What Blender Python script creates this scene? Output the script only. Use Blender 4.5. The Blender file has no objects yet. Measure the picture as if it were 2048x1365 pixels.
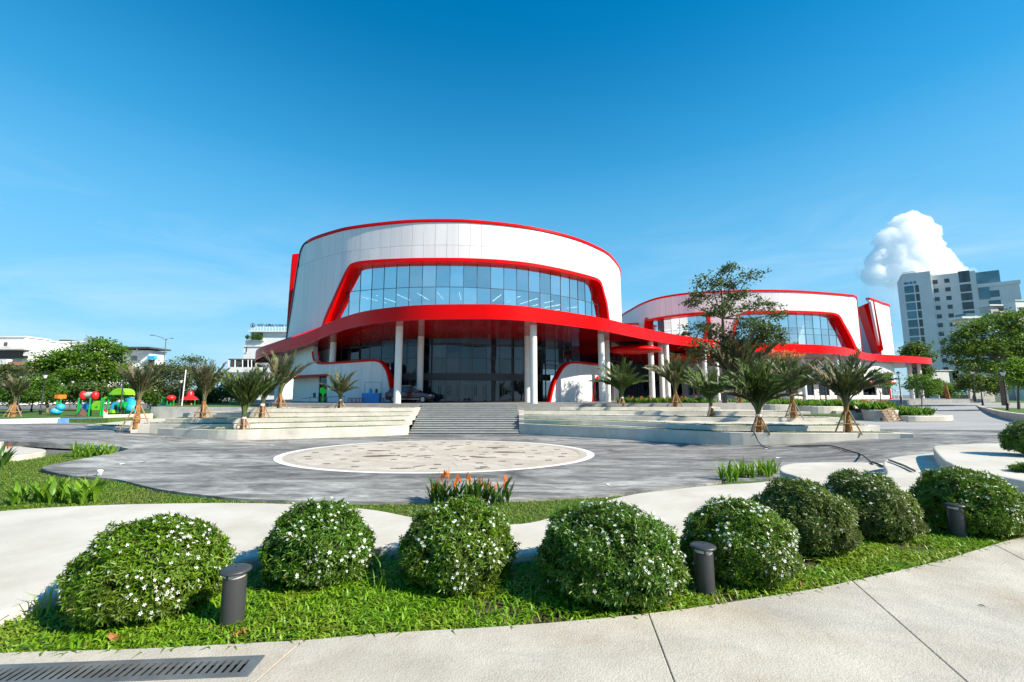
import bpy, math, random
import numpy as np
from mathutils import Vector, Matrix

SC = bpy.context.scene
COL = SC.collection
RAD = math.radians

# ------------------------------------------------------------------ camera
EYE = 1.65
PITCH = math.atan(108.0 / 866.0)
FPX = 866.0                       # focal length in pixels of a 2048 px wide frame
cam_data = bpy.data.cameras.new('camera')
cam_data.sensor_width = 36.0
cam_data.lens = 36.0 * FPX / 2048.0
cam_data.clip_start = 0.05
cam_data.clip_end = 20000.0
cam = bpy.data.objects.new('camera', cam_data)
COL.objects.link(cam)
cam.location = (0, 0, EYE)
cam.rotation_euler = (math.pi / 2 + PITCH, 0, 0)
SC.camera = cam

# ------------------------------------------------------------------ sky, sun, exposure
SUN_AZ = RAD(180 - 66)            # clockwise from +Y (the view direction)
SUN_EL = RAD(37)
SKY_K, SKY_S0, SKY_S1 = 5.5, 0.95, 1.45
world = bpy.data.worlds.new('World')
SC.world = world
world.use_nodes = True
wn, wl = world.node_tree.nodes, world.node_tree.links
wn.clear()
w_out = wn.new('ShaderNodeOutputWorld')
w_bg = wn.new('ShaderNodeBackground')
w_bg.inputs['Strength'].default_value = 0.145
w_sky = wn.new('ShaderNodeTexSky')
w_sky.sky_type = 'NISHITA'
w_sky.sun_disc = False
w_sky.sun_elevation = SUN_EL
w_sky.sun_rotation = SUN_AZ
w_sky.altitude = 0.0
w_sky.air_density = 1.0
w_sky.dust_density = 0.25
w_sky.ozone_density = 3.5
w_hsv = wn.new('ShaderNodeHueSaturation')
w_hsv.inputs['Hue'].default_value = 0.486
w_hsv.inputs['Saturation'].default_value = 1.42
w_hsv.inputs['Value'].default_value = 1.0
# thin streaky cirrus, all round the sky, densest toward the horizon
w_tc = wn.new('ShaderNodeTexCoord')
w_map = wn.new('ShaderNodeMapping')
w_map.inputs['Scale'].default_value = (1.6, 1.6, 7.0)
w_map.inputs['Rotation'].default_value = (0.12, 0.1, 0.4)
w_noise = wn.new('ShaderNodeTexNoise')
w_noise.inputs['Scale'].default_value = 1.7
w_noise.inputs['Detail'].default_value = 7.0
w_noise.inputs['Roughness'].default_value = 0.6
w_noise.inputs['Distortion'].default_value = 0.6
w_ramp = wn.new('ShaderNodeValToRGB')
w_ramp.color_ramp.elements[0].position = 0.43
w_ramp.color_ramp.elements[0].color = (0, 0, 0, 1)
w_ramp.color_ramp.elements[1].position = 0.85
w_ramp.color_ramp.elements[1].color = (0.8, 0.8, 0.8, 1)
w_sep = wn.new('ShaderNodeSeparateXYZ')
w_mr = wn.new('ShaderNodeMapRange')
w_mr.inputs['From Min'].default_value = 0.05
w_mr.inputs['From Max'].default_value = 0.40
w_mr.inputs['To Min'].default_value = 0.75
w_mr.inputs['To Max'].default_value = 0.0
w_mul = wn.new('ShaderNodeMath'); w_mul.operation = 'MULTIPLY'
w_mix = wn.new('ShaderNodeMixRGB')
w_mix.inputs['Color2'].default_value = (4.0, 4.4, 4.7, 1)
# soft shoulder on the bright horizon; the blue deepens with height
w_bw = wn.new('ShaderNodeRGBToBW')
w_div = wn.new('ShaderNodeMath'); w_div.operation = 'DIVIDE'; w_div.inputs[1].default_value = SKY_K
w_one = wn.new('ShaderNodeMath'); w_one.operation = 'ADD'; w_one.inputs[1].default_value = 1.0
w_inv = wn.new('ShaderNodeMath'); w_inv.operation = 'DIVIDE'; w_inv.inputs[0].default_value = 1.0
w_scl = wn.new('ShaderNodeVectorMath'); w_scl.operation = 'SCALE'
wl.new(w_sky.outputs[0], w_bw.inputs[0]); wl.new(w_bw.outputs[0], w_div.inputs[0]); wl.new(w_div.outputs[0], w_one.inputs[0])
wl.new(w_one.outputs[0], w_inv.inputs[1]); wl.new(w_sky.outputs[0], w_scl.inputs[0]); wl.new(w_inv.outputs[0], w_scl.inputs['Scale'])
w_el = wn.new('ShaderNodeMapRange'); w_el.inputs['From Min'].default_value = 0.0; w_el.inputs['From Max'].default_value = .5
w_el.inputs['To Min'].default_value = SKY_S0; w_el.inputs['To Max'].default_value = SKY_S1
wl.new(w_sep.outputs['Z'], w_el.inputs['Value']); wl.new(w_el.outputs[0], w_hsv.inputs['Saturation'])
wl.new(w_scl.outputs[0], w_hsv.inputs['Color'])
wl.new(w_tc.outputs['Generated'], w_map.inputs['Vector'])
wl.new(w_map.outputs[0], w_noise.inputs['Vector'])
wl.new(w_noise.outputs['Fac'], w_ramp.inputs['Fac'])
wl.new(w_tc.outputs['Generated'], w_sep.inputs[0])
wl.new(w_sep.outputs['Z'], w_mr.inputs['Value'])
wl.new(w_ramp.outputs['Color'], w_mul.inputs[0])
wl.new(w_mr.outputs[0], w_mul.inputs[1])
wl.new(w_mul.outputs[0], w_mix.inputs['Fac'])
# pale veil of humid air, thickening toward the horizon
w_veil = wn.new('ShaderNodeMapRange'); w_veil.interpolation_type = 'SMOOTHSTEP'
w_veil.inputs['From Min'].default_value = .22; w_veil.inputs['From Max'].default_value = .72
w_veil.inputs['To Min'].default_value = .5; w_veil.inputs['To Max'].default_value = 0.0
wl.new(w_sep.outputs['Z'], w_veil.inputs['Value'])
w_vmix = wn.new('ShaderNodeMixRGB'); w_vmix.inputs['Color2'].default_value = (.75, 2.75, 4.3, 1)
wl.new(w_veil.outputs[0], w_vmix.inputs['Fac']); wl.new(w_hsv.outputs[0], w_vmix.inputs['Color1'])
wl.new(w_vmix.outputs[0], w_mix.inputs['Color1'])
wl.new(w_mix.outputs[0], w_bg.inputs['Color'])
wl.new(w_bg.outputs[0], w_out.inputs['Surface'])

sun_data = bpy.data.lights.new('sun', 'SUN')
sun_data.energy = 5.0
sun_data.angle = RAD(0.53)
sun_data.color = (1.0, 0.925, 0.78)
sun = bpy.data.objects.new('sun', sun_data)
COL.objects.link(sun)
SUN_DIR = Vector((math.sin(SUN_AZ) * math.cos(SUN_EL), math.cos(SUN_AZ) * math.cos(SUN_EL), math.sin(SUN_EL)))
sun.rotation_euler = SUN_DIR.to_track_quat('Z', 'Y').to_euler()
sun.location = (30, -20, 40)

SC.view_settings.view_transform = 'Standard'
SC.view_settings.look = 'None'
SC.view_settings.exposure = 0.80
SC.view_settings.gamma = 1.0
SC.view_settings.use_curve_mapping = False
SC.render.engine = 'CYCLES'
SC.cycles.use_denoising = True
SC.cycles.max_bounces = 28
SC.cycles.diffuse_bounces = 3
SC.cycles.glossy_bounces = 4
SC.cycles.volume_bounces = 26
SC.cycles.transmission_bounces = 6
SC.cycles.transparent_max_bounces = 24
SC.cycles.caustics_reflective = False
SC.cycles.caustics_refractive = False

# ------------------------------------------------------------------ measuring: photo pixel -> world
ST, CT = math.sin(PITCH), math.cos(PITCH)
def ray(x, y):
    u = (x - 1024.0) / FPX
    w = (682.5 - y) / FPX
    return (u, CT - w * ST, ST + w * CT)
def at_z(x, y, z):
    d = ray(x, y); t = (z - EYE) / d[2]
    return (d[0] * t, d[1] * t, z)
def at_y(x, y, Y):
    d = ray(x, y); t = Y / d[1]
    return (d[0] * t, Y, EYE + d[2] * t)
def zlist(pts, z):
    return [at_z(x, y, z)[:2] for x, y in pts]

def sm(a, b, x):
    t = np.clip((np.asarray(x, float) - a) / (b - a), 0, 1)
    return t * t * (3 - 2 * t)
def G(X, Y=0):
    X = np.asarray(X, float)
    return -1.2 + .70 * sm(10, 27, X) + .75 * sm(27, 75, X) + .5 * sm(14, 30, -X) + .4 * sm(30, 60, -X)
def at_g(x, y):
    d = ray(x, y); t = 5.0
    for _ in range(60):
        z = float(G(d[0] * t)); t = t * .5 + .5 * (z - EYE) / d[2]
    return (d[0] * t, d[1] * t, float(G(d[0] * t)))

# ------------------------------------------------------------------ scene helpers
def tag(o, label=None, cat=None, group=None, kind=None):
    if label: o['label'] = label
    if cat: o['category'] = cat
    if group: o['group'] = group
    if kind: o['kind'] = kind
    return o
def link(o, parent=None):
    COL.objects.link(o)
    if parent is not None: o.parent = parent
    return o
def empty(name, loc=(0, 0, 0), rz=0.0, label=None, cat=None, group=None, kind=None, parent=None):
    o = bpy.data.objects.new(name, None)
    o.empty_display_size = .2
    o.location = loc; o.rotation_euler = (0, 0, rz)
    link(o, parent)
    return tag(o, label, cat, group, kind)
def obj(name, mesh, parent=None, loc=None, rot=None, scale=None):
    o = bpy.data.objects.new(name, mesh)
    if loc is not None: o.location = loc
    if rot is not None: o.rotation_euler = rot
    if scale is not None: o.scale = scale
    return link(o, parent)

class MB:
    """collects simple shapes into one mesh"""
    def __init__(s): s.v = []; s.f = []
    def add(s, vs, fs):
        n = len(s.v); s.v += [tuple(map(float, p)) for p in vs]; s.f += [tuple(n + i for i in f) for f in fs]; return s
    def box(s, c, size, rz=0.0, rx=0.0):
        hx, hy, hz = size[0] / 2, size[1] / 2, size[2] / 2
        vs = []
        for dz in (-hz, hz):
            for dx, dy in ((-hx, -hy), (hx, -hy), (hx, hy), (-hx, hy)):
                p = Vector((dx, dy, dz))
                if rx: p.rotate(Matrix.Rotation(rx, 3, 'X'))
                if rz: p.rotate(Matrix.Rotation(rz, 3, 'Z'))
                vs.append((c[0] + p.x, c[1] + p.y, c[2] + p.z))
        return s.add(vs, [(3, 2, 1, 0), (4, 5, 6, 7), (0, 1, 5, 4), (1, 2, 6, 5), (2, 3, 7, 6), (3, 0, 4, 7)])
    def tube(s, pts, radii, n=8, caps=True):
        pts = [Vector(p) for p in pts]
        if not hasattr(radii, '__len__'): radii = [radii] * len(pts)
        rings = []
        up = Vector((0, 0, 1))
        for i, p in enumerate(pts):
            t = (pts[min(i + 1, len(pts) - 1)] - pts[max(i - 1, 0)]).normalized()
            a = t.cross(Vector((1, 0, 0)) if abs(t.x) < .8 else Vector((0, 1, 0))).normalized()
            b = t.cross(a).normalized()
            rings.append([p + a * math.cos(2 * math.pi * k / n) * radii[i] + b * math.sin(2 * math.pi * k / n) * radii[i] for k in range(n)])
        vs = [q for r in rings for q in r]; fs = []
        for i in range(len(pts) - 1):
            for k in range(n):
                fs.append((i * n + k, i * n + (k + 1) % n, (i + 1) * n + (k + 1) % n, (i + 1) * n + k))
        if caps:
            fs.append(tuple(range(n - 1, -1, -1))); fs.append(tuple((len(pts) - 1) * n + k for k in range(n)))
        return s.add(vs, fs)
    def lathe(s, prof, c=(0, 0, 0), n=20):
        vs = []; fs = []
        for r, z in prof:
            for k in range(n):
                a = 2 * math.pi * k / n
                vs.append((c[0] + r * math.cos(a), c[1] + r * math.sin(a), c[2] + z))
        for i in range(len(prof) - 1):
            for k in range(n):
                fs.append((i * n + k, i * n + (k + 1) % n, (i + 1) * n + (k + 1) % n, (i + 1) * n + k))
        fs.append(tuple(range(n - 1, -1, -1))); fs.append(tuple((len(prof) - 1) * n + k for k in range(n)))
        return s.add(vs, fs)
    def prism(s, poly, z0, z1):
        """vertical prism; z0/z1 numbers or lists"""
        n = len(poly)
        a = sum(poly[i][0] * poly[(i + 1) % n][1] - poly[(i + 1) % n][0] * poly[i][1] for i in range(n))
        if a < 0: poly = poly[::-1]
        vs = [(p[0], p[1], z0) for p in poly] + [(p[0], p[1], z1) for p in poly]
        fs = [tuple(range(n - 1, -1, -1)), tuple(range(n, 2 * n))]
        fs += [(i, (i + 1) % n, n + (i + 1) % n, n + i) for i in range(n)]
        return s.add(vs, fs)
    def sphere(s, c, r, nu=10, nv=6):
        if not hasattr(r, '__len__'): r = (r, r, r)
        vs = [(c[0], c[1], c[2] - r[2])]
        for j in range(1, nv):
            t = -math.pi / 2 + math.pi * j / nv
            for k in range(nu):
                a = 2 * math.pi * k / nu
                vs.append((c[0] + r[0] * math.cos(t) * math.cos(a), c[1] + r[1] * math.cos(t) * math.sin(a), c[2] + r[2] * math.sin(t)))
        vs.append((c[0], c[1], c[2] + r[2])); L = len(vs) - 1
        fs = [(0, 1 + (k + 1) % nu, 1 + k) for k in range(nu)]
        for j in range(nv - 2):
            for k in range(nu):
                fs.append((1 + j * nu + k, 1 + j * nu + (k + 1) % nu, 1 + (j + 1) * nu + (k + 1) % nu, 1 + (j + 1) * nu + k))
        fs += [(1 + (nv - 2) * nu + k, 1 + (nv - 2) * nu + (k + 1) % nu, L) for k in range(nu)]
        return s.add(vs, fs)
    def mesh(s, name, mat, smooth=False):
        m = bpy.data.meshes.new(name)
        m.from_pydata(s.v, [], s.f)
        if mat is not None: m.materials.append(mat)
        if smooth: m.polygons.foreach_set('use_smooth', [True] * len(m.polygons))
        m.update()
        return m
    def build(s, name, mat, parent=None, smooth=False, bevel=0.0, loc=None, rot=None, angle=None):
        m = s.mesh(name, mat, smooth)
        if angle is not None:
            m.polygons.foreach_set('use_smooth', [True] * len(m.polygons))
            m.set_sharp_from_angle(angle=RAD(angle))
        o = obj(name, m, parent, loc, rot)
        if bevel:
            b = o.modifiers.new('bevel', 'BEVEL'); b.width = bevel; b.segments = 2; b.limit_method = 'ANGLE'; b.angle_limit = RAD(40)
        return o

def tri_mesh(name, V, T, mats, mat_idx=None, smooth=False):
    """fast triangle mesh from numpy arrays"""
    m = bpy.data.meshes.new(name)
    V = np.ascontiguousarray(V, np.float32); T = np.ascontiguousarray(T, np.int32)
    m.vertices.add(len(V)); m.vertices.foreach_set('co', V.ravel())
    m.loops.add(T.size); m.loops.foreach_set('vertex_index', T.ravel())
    m.polygons.add(len(T)); m.polygons.foreach_set('loop_start', np.arange(0, T.size, 3, dtype=np.int32))
    m.polygons.foreach_set('loop_total', np.full(len(T), 3, np.int32))
    if smooth: m.polygons.foreach_set('use_smooth', np.ones(len(T), bool))
    for x in (mats if isinstance(mats, (list, tuple)) else [mats]): m.materials.append(x)
    if mat_idx is not None: m.polygons.foreach_set('material_index', np.asarray(mat_idx, np.int32))
    m.update(calc_edges=True)
    return m

def catmull(pts, step=.25, closed=False):
    P = [np.array(p, float) for p in pts]
    out = []
    n = len(P)
    rng = range(n if closed else n - 1)
    for i in rng:
        if closed: p0, p1, p2, p3 = P[(i - 1) % n], P[i], P[(i + 1) % n], P[(i + 2) % n]
        else: p0, p1, p2, p3 = P[max(i - 1, 0)], P[i], P[i + 1], P[min(i + 2, n - 1)]
        L = np.linalg.norm(p2 - p1); k = max(2, int(L / step))
        for j in range(k):
            t = j / k
            out.append(.5 * ((2 * p1) + (-p0 + p2) * t + (2 * p0 - 5 * p1 + 4 * p2 - p3) * t * t + (-p0 + 3 * p1 - 3 * p2 + p3) * t ** 3))
    if not closed: out.append(P[-1])
    return out

# ------------------------------------------------------------------ materials
def mat_new(name):
    m = bpy.data.materials.new(name); m.use_nodes = True
    nt = m.node_tree; nt.nodes.clear()
    out = nt.nodes.new('ShaderNodeOutputMaterial')
    return m, nt, out
def noise_color(nt, c1, c2, scale, detail=6, rough=.6, coord='Object', stretch=(1, 1, 1), lo=.35, hi=.65, distort=0):
    tc = nt.nodes.new('ShaderNodeTexCoord')
    mp = nt.nodes.new('ShaderNodeMapping'); mp.inputs['Scale'].default_value = stretch
    nz = nt.nodes.new('ShaderNodeTexNoise')
    nz.inputs['Scale'].default_value = scale; nz.inputs['Detail'].default_value = detail
    nz.inputs['Roughness'].default_value = rough; nz.inputs['Distortion'].default_value = distort
    rp = nt.nodes.new('ShaderNodeValToRGB')
    rp.color_ramp.elements[0].position = lo; rp.color_ramp.elements[0].color = (*c1, 1)
    rp.color_ramp.elements[1].position = hi; rp.color_ramp.elements[1].color = (*c2, 1)
    nt.links.new(tc.outputs[coord], mp.inputs[0]); nt.links.new(mp.outputs[0], nz.inputs['Vector'])
    nt.links.new(nz.outputs['Fac'], rp.inputs['Fac'])
    return rp.outputs['Color'], nz.outputs['Fac'], mp.outputs[0]
def mixc(nt, a, b, fac, mode='MIX'):
    m = nt.nodes.new('ShaderNodeMixRGB'); m.blend_type = mode
    for k, v in (('Color1', a), ('Color2', b), ('Fac', fac)):
        if isinstance(v, (int, float)): m.inputs[k].default_value = v
        elif isinstance(v, tuple): m.inputs[k].default_value = (*v, 1)
        else: nt.links.new(v, m.inputs[k])
    return m.outputs[0]
def simple(name, c1, c2=None, scale=3.0, rough=.6, bump=0.0, bscale=40.0, stretch=(1, 1, 1), metallic=0.0, spec=.5, stain=None, sscale=.6, samt=.5, coord='Object', isl=0.0, lo=.35, hi=.65, coat=0.0, distort=0, slo=.5, shi=.72):
    m, nt, out = mat_new(name)
    b = nt.nodes.new('ShaderNodeBsdfPrincipled')
    b.inputs['Roughness'].default_value = rough
    b.inputs['Metallic'].default_value = metallic
    b.inputs['Specular IOR Level'].default_value = spec
    if coat: b.inputs['Coat Weight'].default_value = coat; b.inputs['Coat Roughness'].default_value = .05
    if c2 is None: c2 = tuple(min(1, v * 1.12) for v in c1); c1 = tuple(v * .9 for v in c1)
    col, _, _ = noise_color(nt, c1, c2, scale, coord=coord, stretch=stretch, lo=lo, hi=hi, distort=distort)
    if stain is not None:
        n2, _, _ = noise_color(nt, (0, 0, 0), (1, 1, 1), sscale, detail=8, rough=.7, coord=coord, stretch=stretch, lo=slo, hi=shi)
        mm = nt.nodes.new('ShaderNodeMath'); mm.operation = 'MULTIPLY'; mm.inputs[1].default_value = samt
        nt.links.new(n2, mm.inputs[0])
        col = mixc(nt, col, stain, mm.outputs[0])
    if isl:
        g = nt.nodes.new('ShaderNodeObjectInfo')
        mr = nt.nodes.new('ShaderNodeMapRange'); mr.inputs['To Min'].default_value = 1 - isl; mr.inputs['To Max'].default_value = 1 + isl
        nt.links.new(g.outputs['Random'], mr.inputs['Value'])
        vm = nt.nodes.new('ShaderNodeVectorMath'); vm.operation = 'SCALE'
        nt.links.new(col, vm.inputs[0]); nt.links.new(mr.outputs[0], vm.inputs['Scale']); col = vm.outputs[0]
    nt.links.new(col, b.inputs['Base Color'])
    if bump:
        _, f, _ = noise_color(nt, (0, 0, 0), (1, 1, 1), bscale, detail=5, coord=coord)
        bp = nt.nodes.new('ShaderNodeBump'); bp.inputs['Strength'].default_value = bump; bp.inputs['Distance'].default_value = .02
        nt.links.new(f, bp.inputs['Height']); nt.links.new(bp.outputs[0], b.inputs['Normal'])
    nt.links.new(b.outputs[0], out.inputs['Surface'])
    return m
def leafmat(name, c1, c2, trans=.35, rough=.45, spec=.4, patch=None, pscale=1.5, dead=0.0):
    """leaf colour varies leaf by leaf; some light passes through"""
    m, nt, out = mat_new(name)
    geo = nt.nodes.new('ShaderNodeNewGeometry')
    rp = nt.nodes.new('ShaderNodeValToRGB')
    rp.color_ramp.elements[0].color = (*c1, 1); rp.color_ramp.elements[1].color = (*c2, 1)
    if dead:
        rp.color_ramp.elements[1].position = 1 - dead; q = rp.color_ramp.elements.new(1 - dead * .8); q.color = (.16, .10, .035, 1); q = rp.color_ramp.elements.new(1.0); q.color = (.11, .06, .025, 1)
    nt.links.new(geo.outputs['Random Per Island'], rp.inputs['Fac'])
    col = rp.outputs['Color']
    if patch is not None:
        n2, _, _ = noise_color(nt, (0, 0, 0), (1, 1, 1), pscale, detail=3, lo=.45, hi=.7)
        col = mixc(nt, col, patch, n2)
    b = nt.nodes.new('ShaderNodeBsdfPrincipled')
    b.inputs['Roughness'].default_value = rough; b.inputs['Specular IOR Level'].default_value = spec
    t = nt.nodes.new('ShaderNodeBsdfTranslucent')
    tcol = mixc(nt, col, (.45, .75, .08), .35)
    nt.links.new(col, b.inputs['Base Color']); nt.links.new(tcol, t.inputs['Color'])
    mx = nt.nodes.new('ShaderNodeMixShader'); mx.inputs[0].default_value = trans
    nt.links.new(b.outputs[0], mx.inputs[1]); nt.links.new(t.outputs[0], mx.inputs[2])
    nt.links.new(mx.outputs[0], out.inputs['Surface'])
    return m
def glassmat(name, tint, refl=.2, rough=.02, gcol=(1, 1, 1)):
    m, nt, out = mat_new(name)
    tr = nt.nodes.new('ShaderNodeBsdfTransparent'); tr.inputs['Color'].default_value = (*tint, 1)
    gl = nt.nodes.new('ShaderNodeBsdfGlossy'); gl.inputs['Roughness'].default_value = rough; gl.inputs['Color'].default_value = (*gcol, 1)
    fr = nt.nodes.new('ShaderNodeFresnel'); fr.inputs['IOR'].default_value = 1.5
    mr = nt.nodes.new('ShaderNodeMapRange'); mr.inputs['To Min'].default_value = refl; mr.inputs['To Max'].default_value = 1.0
    # a little unevenness of the sheets
    tc = nt.nodes.new('ShaderNodeTexCoord'); nz = nt.nodes.new('ShaderNodeTexNoise'); nz.inputs['Scale'].default_value = .35
    nt.links.new(tc.outputs['Object'], nz.inputs['Vector'])
    bp = nt.nodes.new('ShaderNodeBump'); bp.inputs['Strength'].default_value = .06; bp.inputs['Distance'].default_value = .3
    nt.links.new(nz.outputs['Fac'], bp.inputs['Height']); nt.links.new(bp.outputs[0], gl.inputs['Normal'])
    mx = nt.nodes.new('ShaderNodeMixShader')
    oi = nt.nodes.new('ShaderNodeObjectInfo'); vr = nt.nodes.new('ShaderNodeMapRange')
    vr.inputs['To Min'].default_value = refl * .75; vr.inputs['To Max'].default_value = refl * 1.3
    nt.links.new(oi.outputs['Random'], vr.inputs['Value']); nt.links.new(vr.outputs[0], mr.inputs['To Min'])
    nt.links.new(fr.outputs[0], mr.inputs['Value']); nt.links.new(mr.outputs[0], mx.inputs[0])
    nt.links.new(tr.outputs[0], mx.inputs[1]); nt.links.new(gl.outputs[0], mx.inputs[2])
    nt.links.new(mx.outputs[0], out.inputs['Surface'])
    return m
def emit(name, c, s):
    m, nt, out = mat_new(name)
    e = nt.nodes.new('ShaderNodeEmission'); e.inputs['Color'].default_value = (*c, 1); e.inputs['Strength'].default_value = s
    nt.links.new(e.outputs[0], out.inputs['Surface']); return m

def pathmat(name):
    """weathered cast concrete: mottling, rusty stains, grey wash-outs, fine pits and hairline cracks"""
    m, nt, out = mat_new(name)
    b = nt.nodes.new('ShaderNodeBsdfPrincipled'); b.inputs['Roughness'].default_value = .85
    col, _, _ = noise_color(nt, (.40, .36, .298), (.53, .485, .41), 1.6, detail=9, rough=.62)
    s1, _, _ = noise_color(nt, (0, 0, 0), (.55, .55, .55), .9, detail=7, rough=.65, lo=.53, hi=.75)
    col = mixc(nt, col, (.34, .245, .15), s1)
    s2, _, _ = noise_color(nt, (0, 0, 0), (.6, .6, .6), .55, detail=8, rough=.7, stretch=(1, 1.6, 1), lo=.52, hi=.72, distort=.8)
    col = mixc(nt, col, (.30, .29, .27), s2)
    s3, f3, _ = noise_color(nt, (.90, .90, .90), (1.04, 1.04, 1.04), 85, detail=3, lo=.35, hi=.6)
    col = mixc(nt, col, s3, 1.0, 'MULTIPLY')
    _, fc, mp = noise_color(nt, (0, 0, 0), (1, 1, 1), .8, detail=4, rough=.75, distort=.6)
    rp = nt.nodes.new('ShaderNodeValToRGB'); el = rp.color_ramp.elements
    el[0].position = .4955; el[0].color = (1, 1, 1, 1); el[1].position = .5045; el[1].color = (1, 1, 1, 1); e2 = el.new(.5); e2.color = (.45, .43, .40, 1)
    nt.links.new(fc, rp.inputs['Fac']); col = mixc(nt, col, rp.outputs['Color'], .22, 'MULTIPLY')
    nt.links.new(col, b.inputs['Base Color'])
    bp = nt.nodes.new('ShaderNodeBump'); bp.inputs['Strength'].default_value = .5; bp.inputs['Distance'].default_value = .012
    nt.links.new(f3, bp.inputs['Height']); nt.links.new(bp.outputs[0], b.inputs['Normal'])
    nt.links.new(b.outputs[0], out.inputs['Surface']); return m

M = {}
M['panel'] = simple('white_panel_paint', (.66, .66, .66), (.72, .72, .71), scale=.5, rough=.38, stain=(.62, .64, .66), sscale=.35, samt=.6, stretch=(6, 6, .25), isl=.045)
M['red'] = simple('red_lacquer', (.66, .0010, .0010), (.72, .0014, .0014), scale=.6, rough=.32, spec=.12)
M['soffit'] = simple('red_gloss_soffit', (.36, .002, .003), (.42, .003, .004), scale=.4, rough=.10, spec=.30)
M['darktrim'] = simple('dark_trim', (.03, .03, .035), rough=.5)
M['colwhite'] = simple('column_paint', (.76, .73, .68), (.80, .77, .72), scale=1.2, rough=.5, bump=.05)
M['glass'] = glassmat('facade_glass', (.70, .92, .94), refl=.66, gcol=(.86, .97, 1))
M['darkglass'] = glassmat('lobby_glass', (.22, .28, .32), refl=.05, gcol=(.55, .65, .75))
M['mullion'] = simple('mullion', (.04, .05, .06), rough=.4)
M['interior'] = simple('interior_wall', (.60, .66, .66), rough=.8)
M['ceiling'] = simple('interior_ceiling', (.62, .66, .66), rough=.8)
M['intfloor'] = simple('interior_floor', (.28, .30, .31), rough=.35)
M['roof'] = simple('roof_deck', (.35, .35, .35), rough=.9)
M['lamp_strip'] = emit('lamp_strip', (1, 1, .95), 2.2)
M['terrace'] = simple('terrace_render', (.49, .45, .39), (.61, .57, .51), scale=.9, rough=.8, bump=.25, bscale=25, stain=(.30, .29, .25), sscale=.7, samt=.55)
M['whiteconc'] = simple('white_concrete', (.49, .45, .385), (.585, .545, .475), scale=1.1, rough=.75, bump=.25, bscale=60, stain=(.36, .30, .23), sscale=.5, samt=.55)
M['path'] = pathmat('path_concrete')
M['joint'] = simple('joint_soil', (.24, .205, .16), rough=.95)
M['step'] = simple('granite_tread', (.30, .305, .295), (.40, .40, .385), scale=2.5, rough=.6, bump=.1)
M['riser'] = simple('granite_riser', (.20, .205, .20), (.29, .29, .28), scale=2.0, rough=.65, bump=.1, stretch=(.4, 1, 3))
M['soil'] = simple('soil', (.05, .035, .02), (.10, .065, .04), scale=6, rough=.95, bump=.8, bscale=30)
M['turf'] = simple('turf', (.035, .085, .008), (.075, .155, .015), scale=5, rough=.9, bump=.8, bscale=60, stain=(.10, .12, .03), sscale=1.2, samt=.4)
M['asphalt'] = simple('asphalt', (.10, .10, .105), (.15, .15, .15), scale=1.2, rough=.85, bump=.2, bscale=80)
M['roadconc'] = simple('road_concrete', (.27, .27, .27), (.36, .36, .35), scale=.35, rough=.85, stretch=(.4, 3, 1), bump=.1, bscale=50, stain=(.20, .2, .2), sscale=.3, samt=.5)
M['paintwhite'] = simple('white_paint', (.74, .72, .69), (.80, .78, .75), scale=2, rough=.6)
M['bollard'] = simple('bollard_grey', (.040, .041, .044), (.050, .051, .054), scale=3, rough=.42, bump=.03, bscale=200)
M['bollard_lens'] = simple('bollard_lens', (.5, .48, .45), rough=.25)
M['steel'] = simple('galvanised_steel', (.105, .113, .118), (.175, .185, .19), scale=5, rough=.5, metallic=.25, stain=(.13, .12, .11), sscale=4, samt=.6)
M['pit'] = simple('drain_pit', (.02, .017, .012), rough=.95)
M['black'] = simple('black_metal', (.012, .012, .013), rough=.45)
M['lampglass'] = simple('frosted_lamp', (.75, .73, .68), rough=.3)
M['wood'] = simple('stake_wood', (.30, .17, .085), (.42, .26, .15), scale=6, rough=.8, stretch=(4, 4, .6))
M['greywood'] = simple('grey_stake_wood', (.30, .25, .21), (.42, .36, .31), scale=6, rough=.8, stretch=(4, 4, .6))
M['bark'] = simple('bark', (.10, .075, .055), (.20, .16, .12), scale=5, rough=.9, bump=.6, bscale=14, stretch=(2, 2, .5))
M['palmtrunk'] = simple('palm_fibre', (.16, .07, .022), (.42, .21, .07), scale=7, rough=.95, bump=.8, bscale=12, stretch=(1.5, 1.5, 2.2))
M['frond'] = leafmat('frond_green', (.09, .105, .042), (.20, .22, .10), trans=.25)
M['frond_lush'] = leafmat('frond_lush', (.060, .100, .026), (.15, .205, .065), trans=.25)
M['frond_dry'] = leafmat('frond_dry', (.14, .125, .075), (.25, .215, .14), trans=.2)
M['leaf_bush'] = leafmat('bush_leaf', (.032, .105, .004), (.160, .275, .011), trans=.22, rough=.35, spec=.4, patch=(.11, .15, .022), pscale=2.4, dead=.05)
M['leaf_bush_dark'] = leafmat('bush_leaf_dull', (.050, .100, .012), (.150, .205, .036), trans=.25, rough=.4, patch=(.10, .095, .035), pscale=2.0, dead=.10)
M['leaf_bush_b'] = leafmat('bush_leaf_yellowish', (.040, .115, .004), (.170, .285, .011), trans=.22, rough=.35, spec=.4, patch=(.11, .16, .02), pscale=2.4, dead=.04)
M['leaf_bush_c'] = leafmat('bush_leaf_deep', (.022, .090, .005), (.115, .235, .014), trans=.22, rough=.35, spec=.4, patch=(.10, .16, .02), pscale=3.0, dead=.03)
M['bush_core'] = simple('core_shade', (.02, .025, .01), (.04, .04, .02), scale=12, rough=1)  # dark tone painted for the shade among the leaves
M['petal'] = leafmat('white_petal', (.80, .80, .77), (.86, .86, .82), trans=.2, rough=.6)
M['grass'] = leafmat('grass_blade', (.080, .205, .005), (.230, .420, .016), trans=.30, rough=.45, patch=(.26, .33, .03), pscale=1.2, dead=.04)
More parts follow.
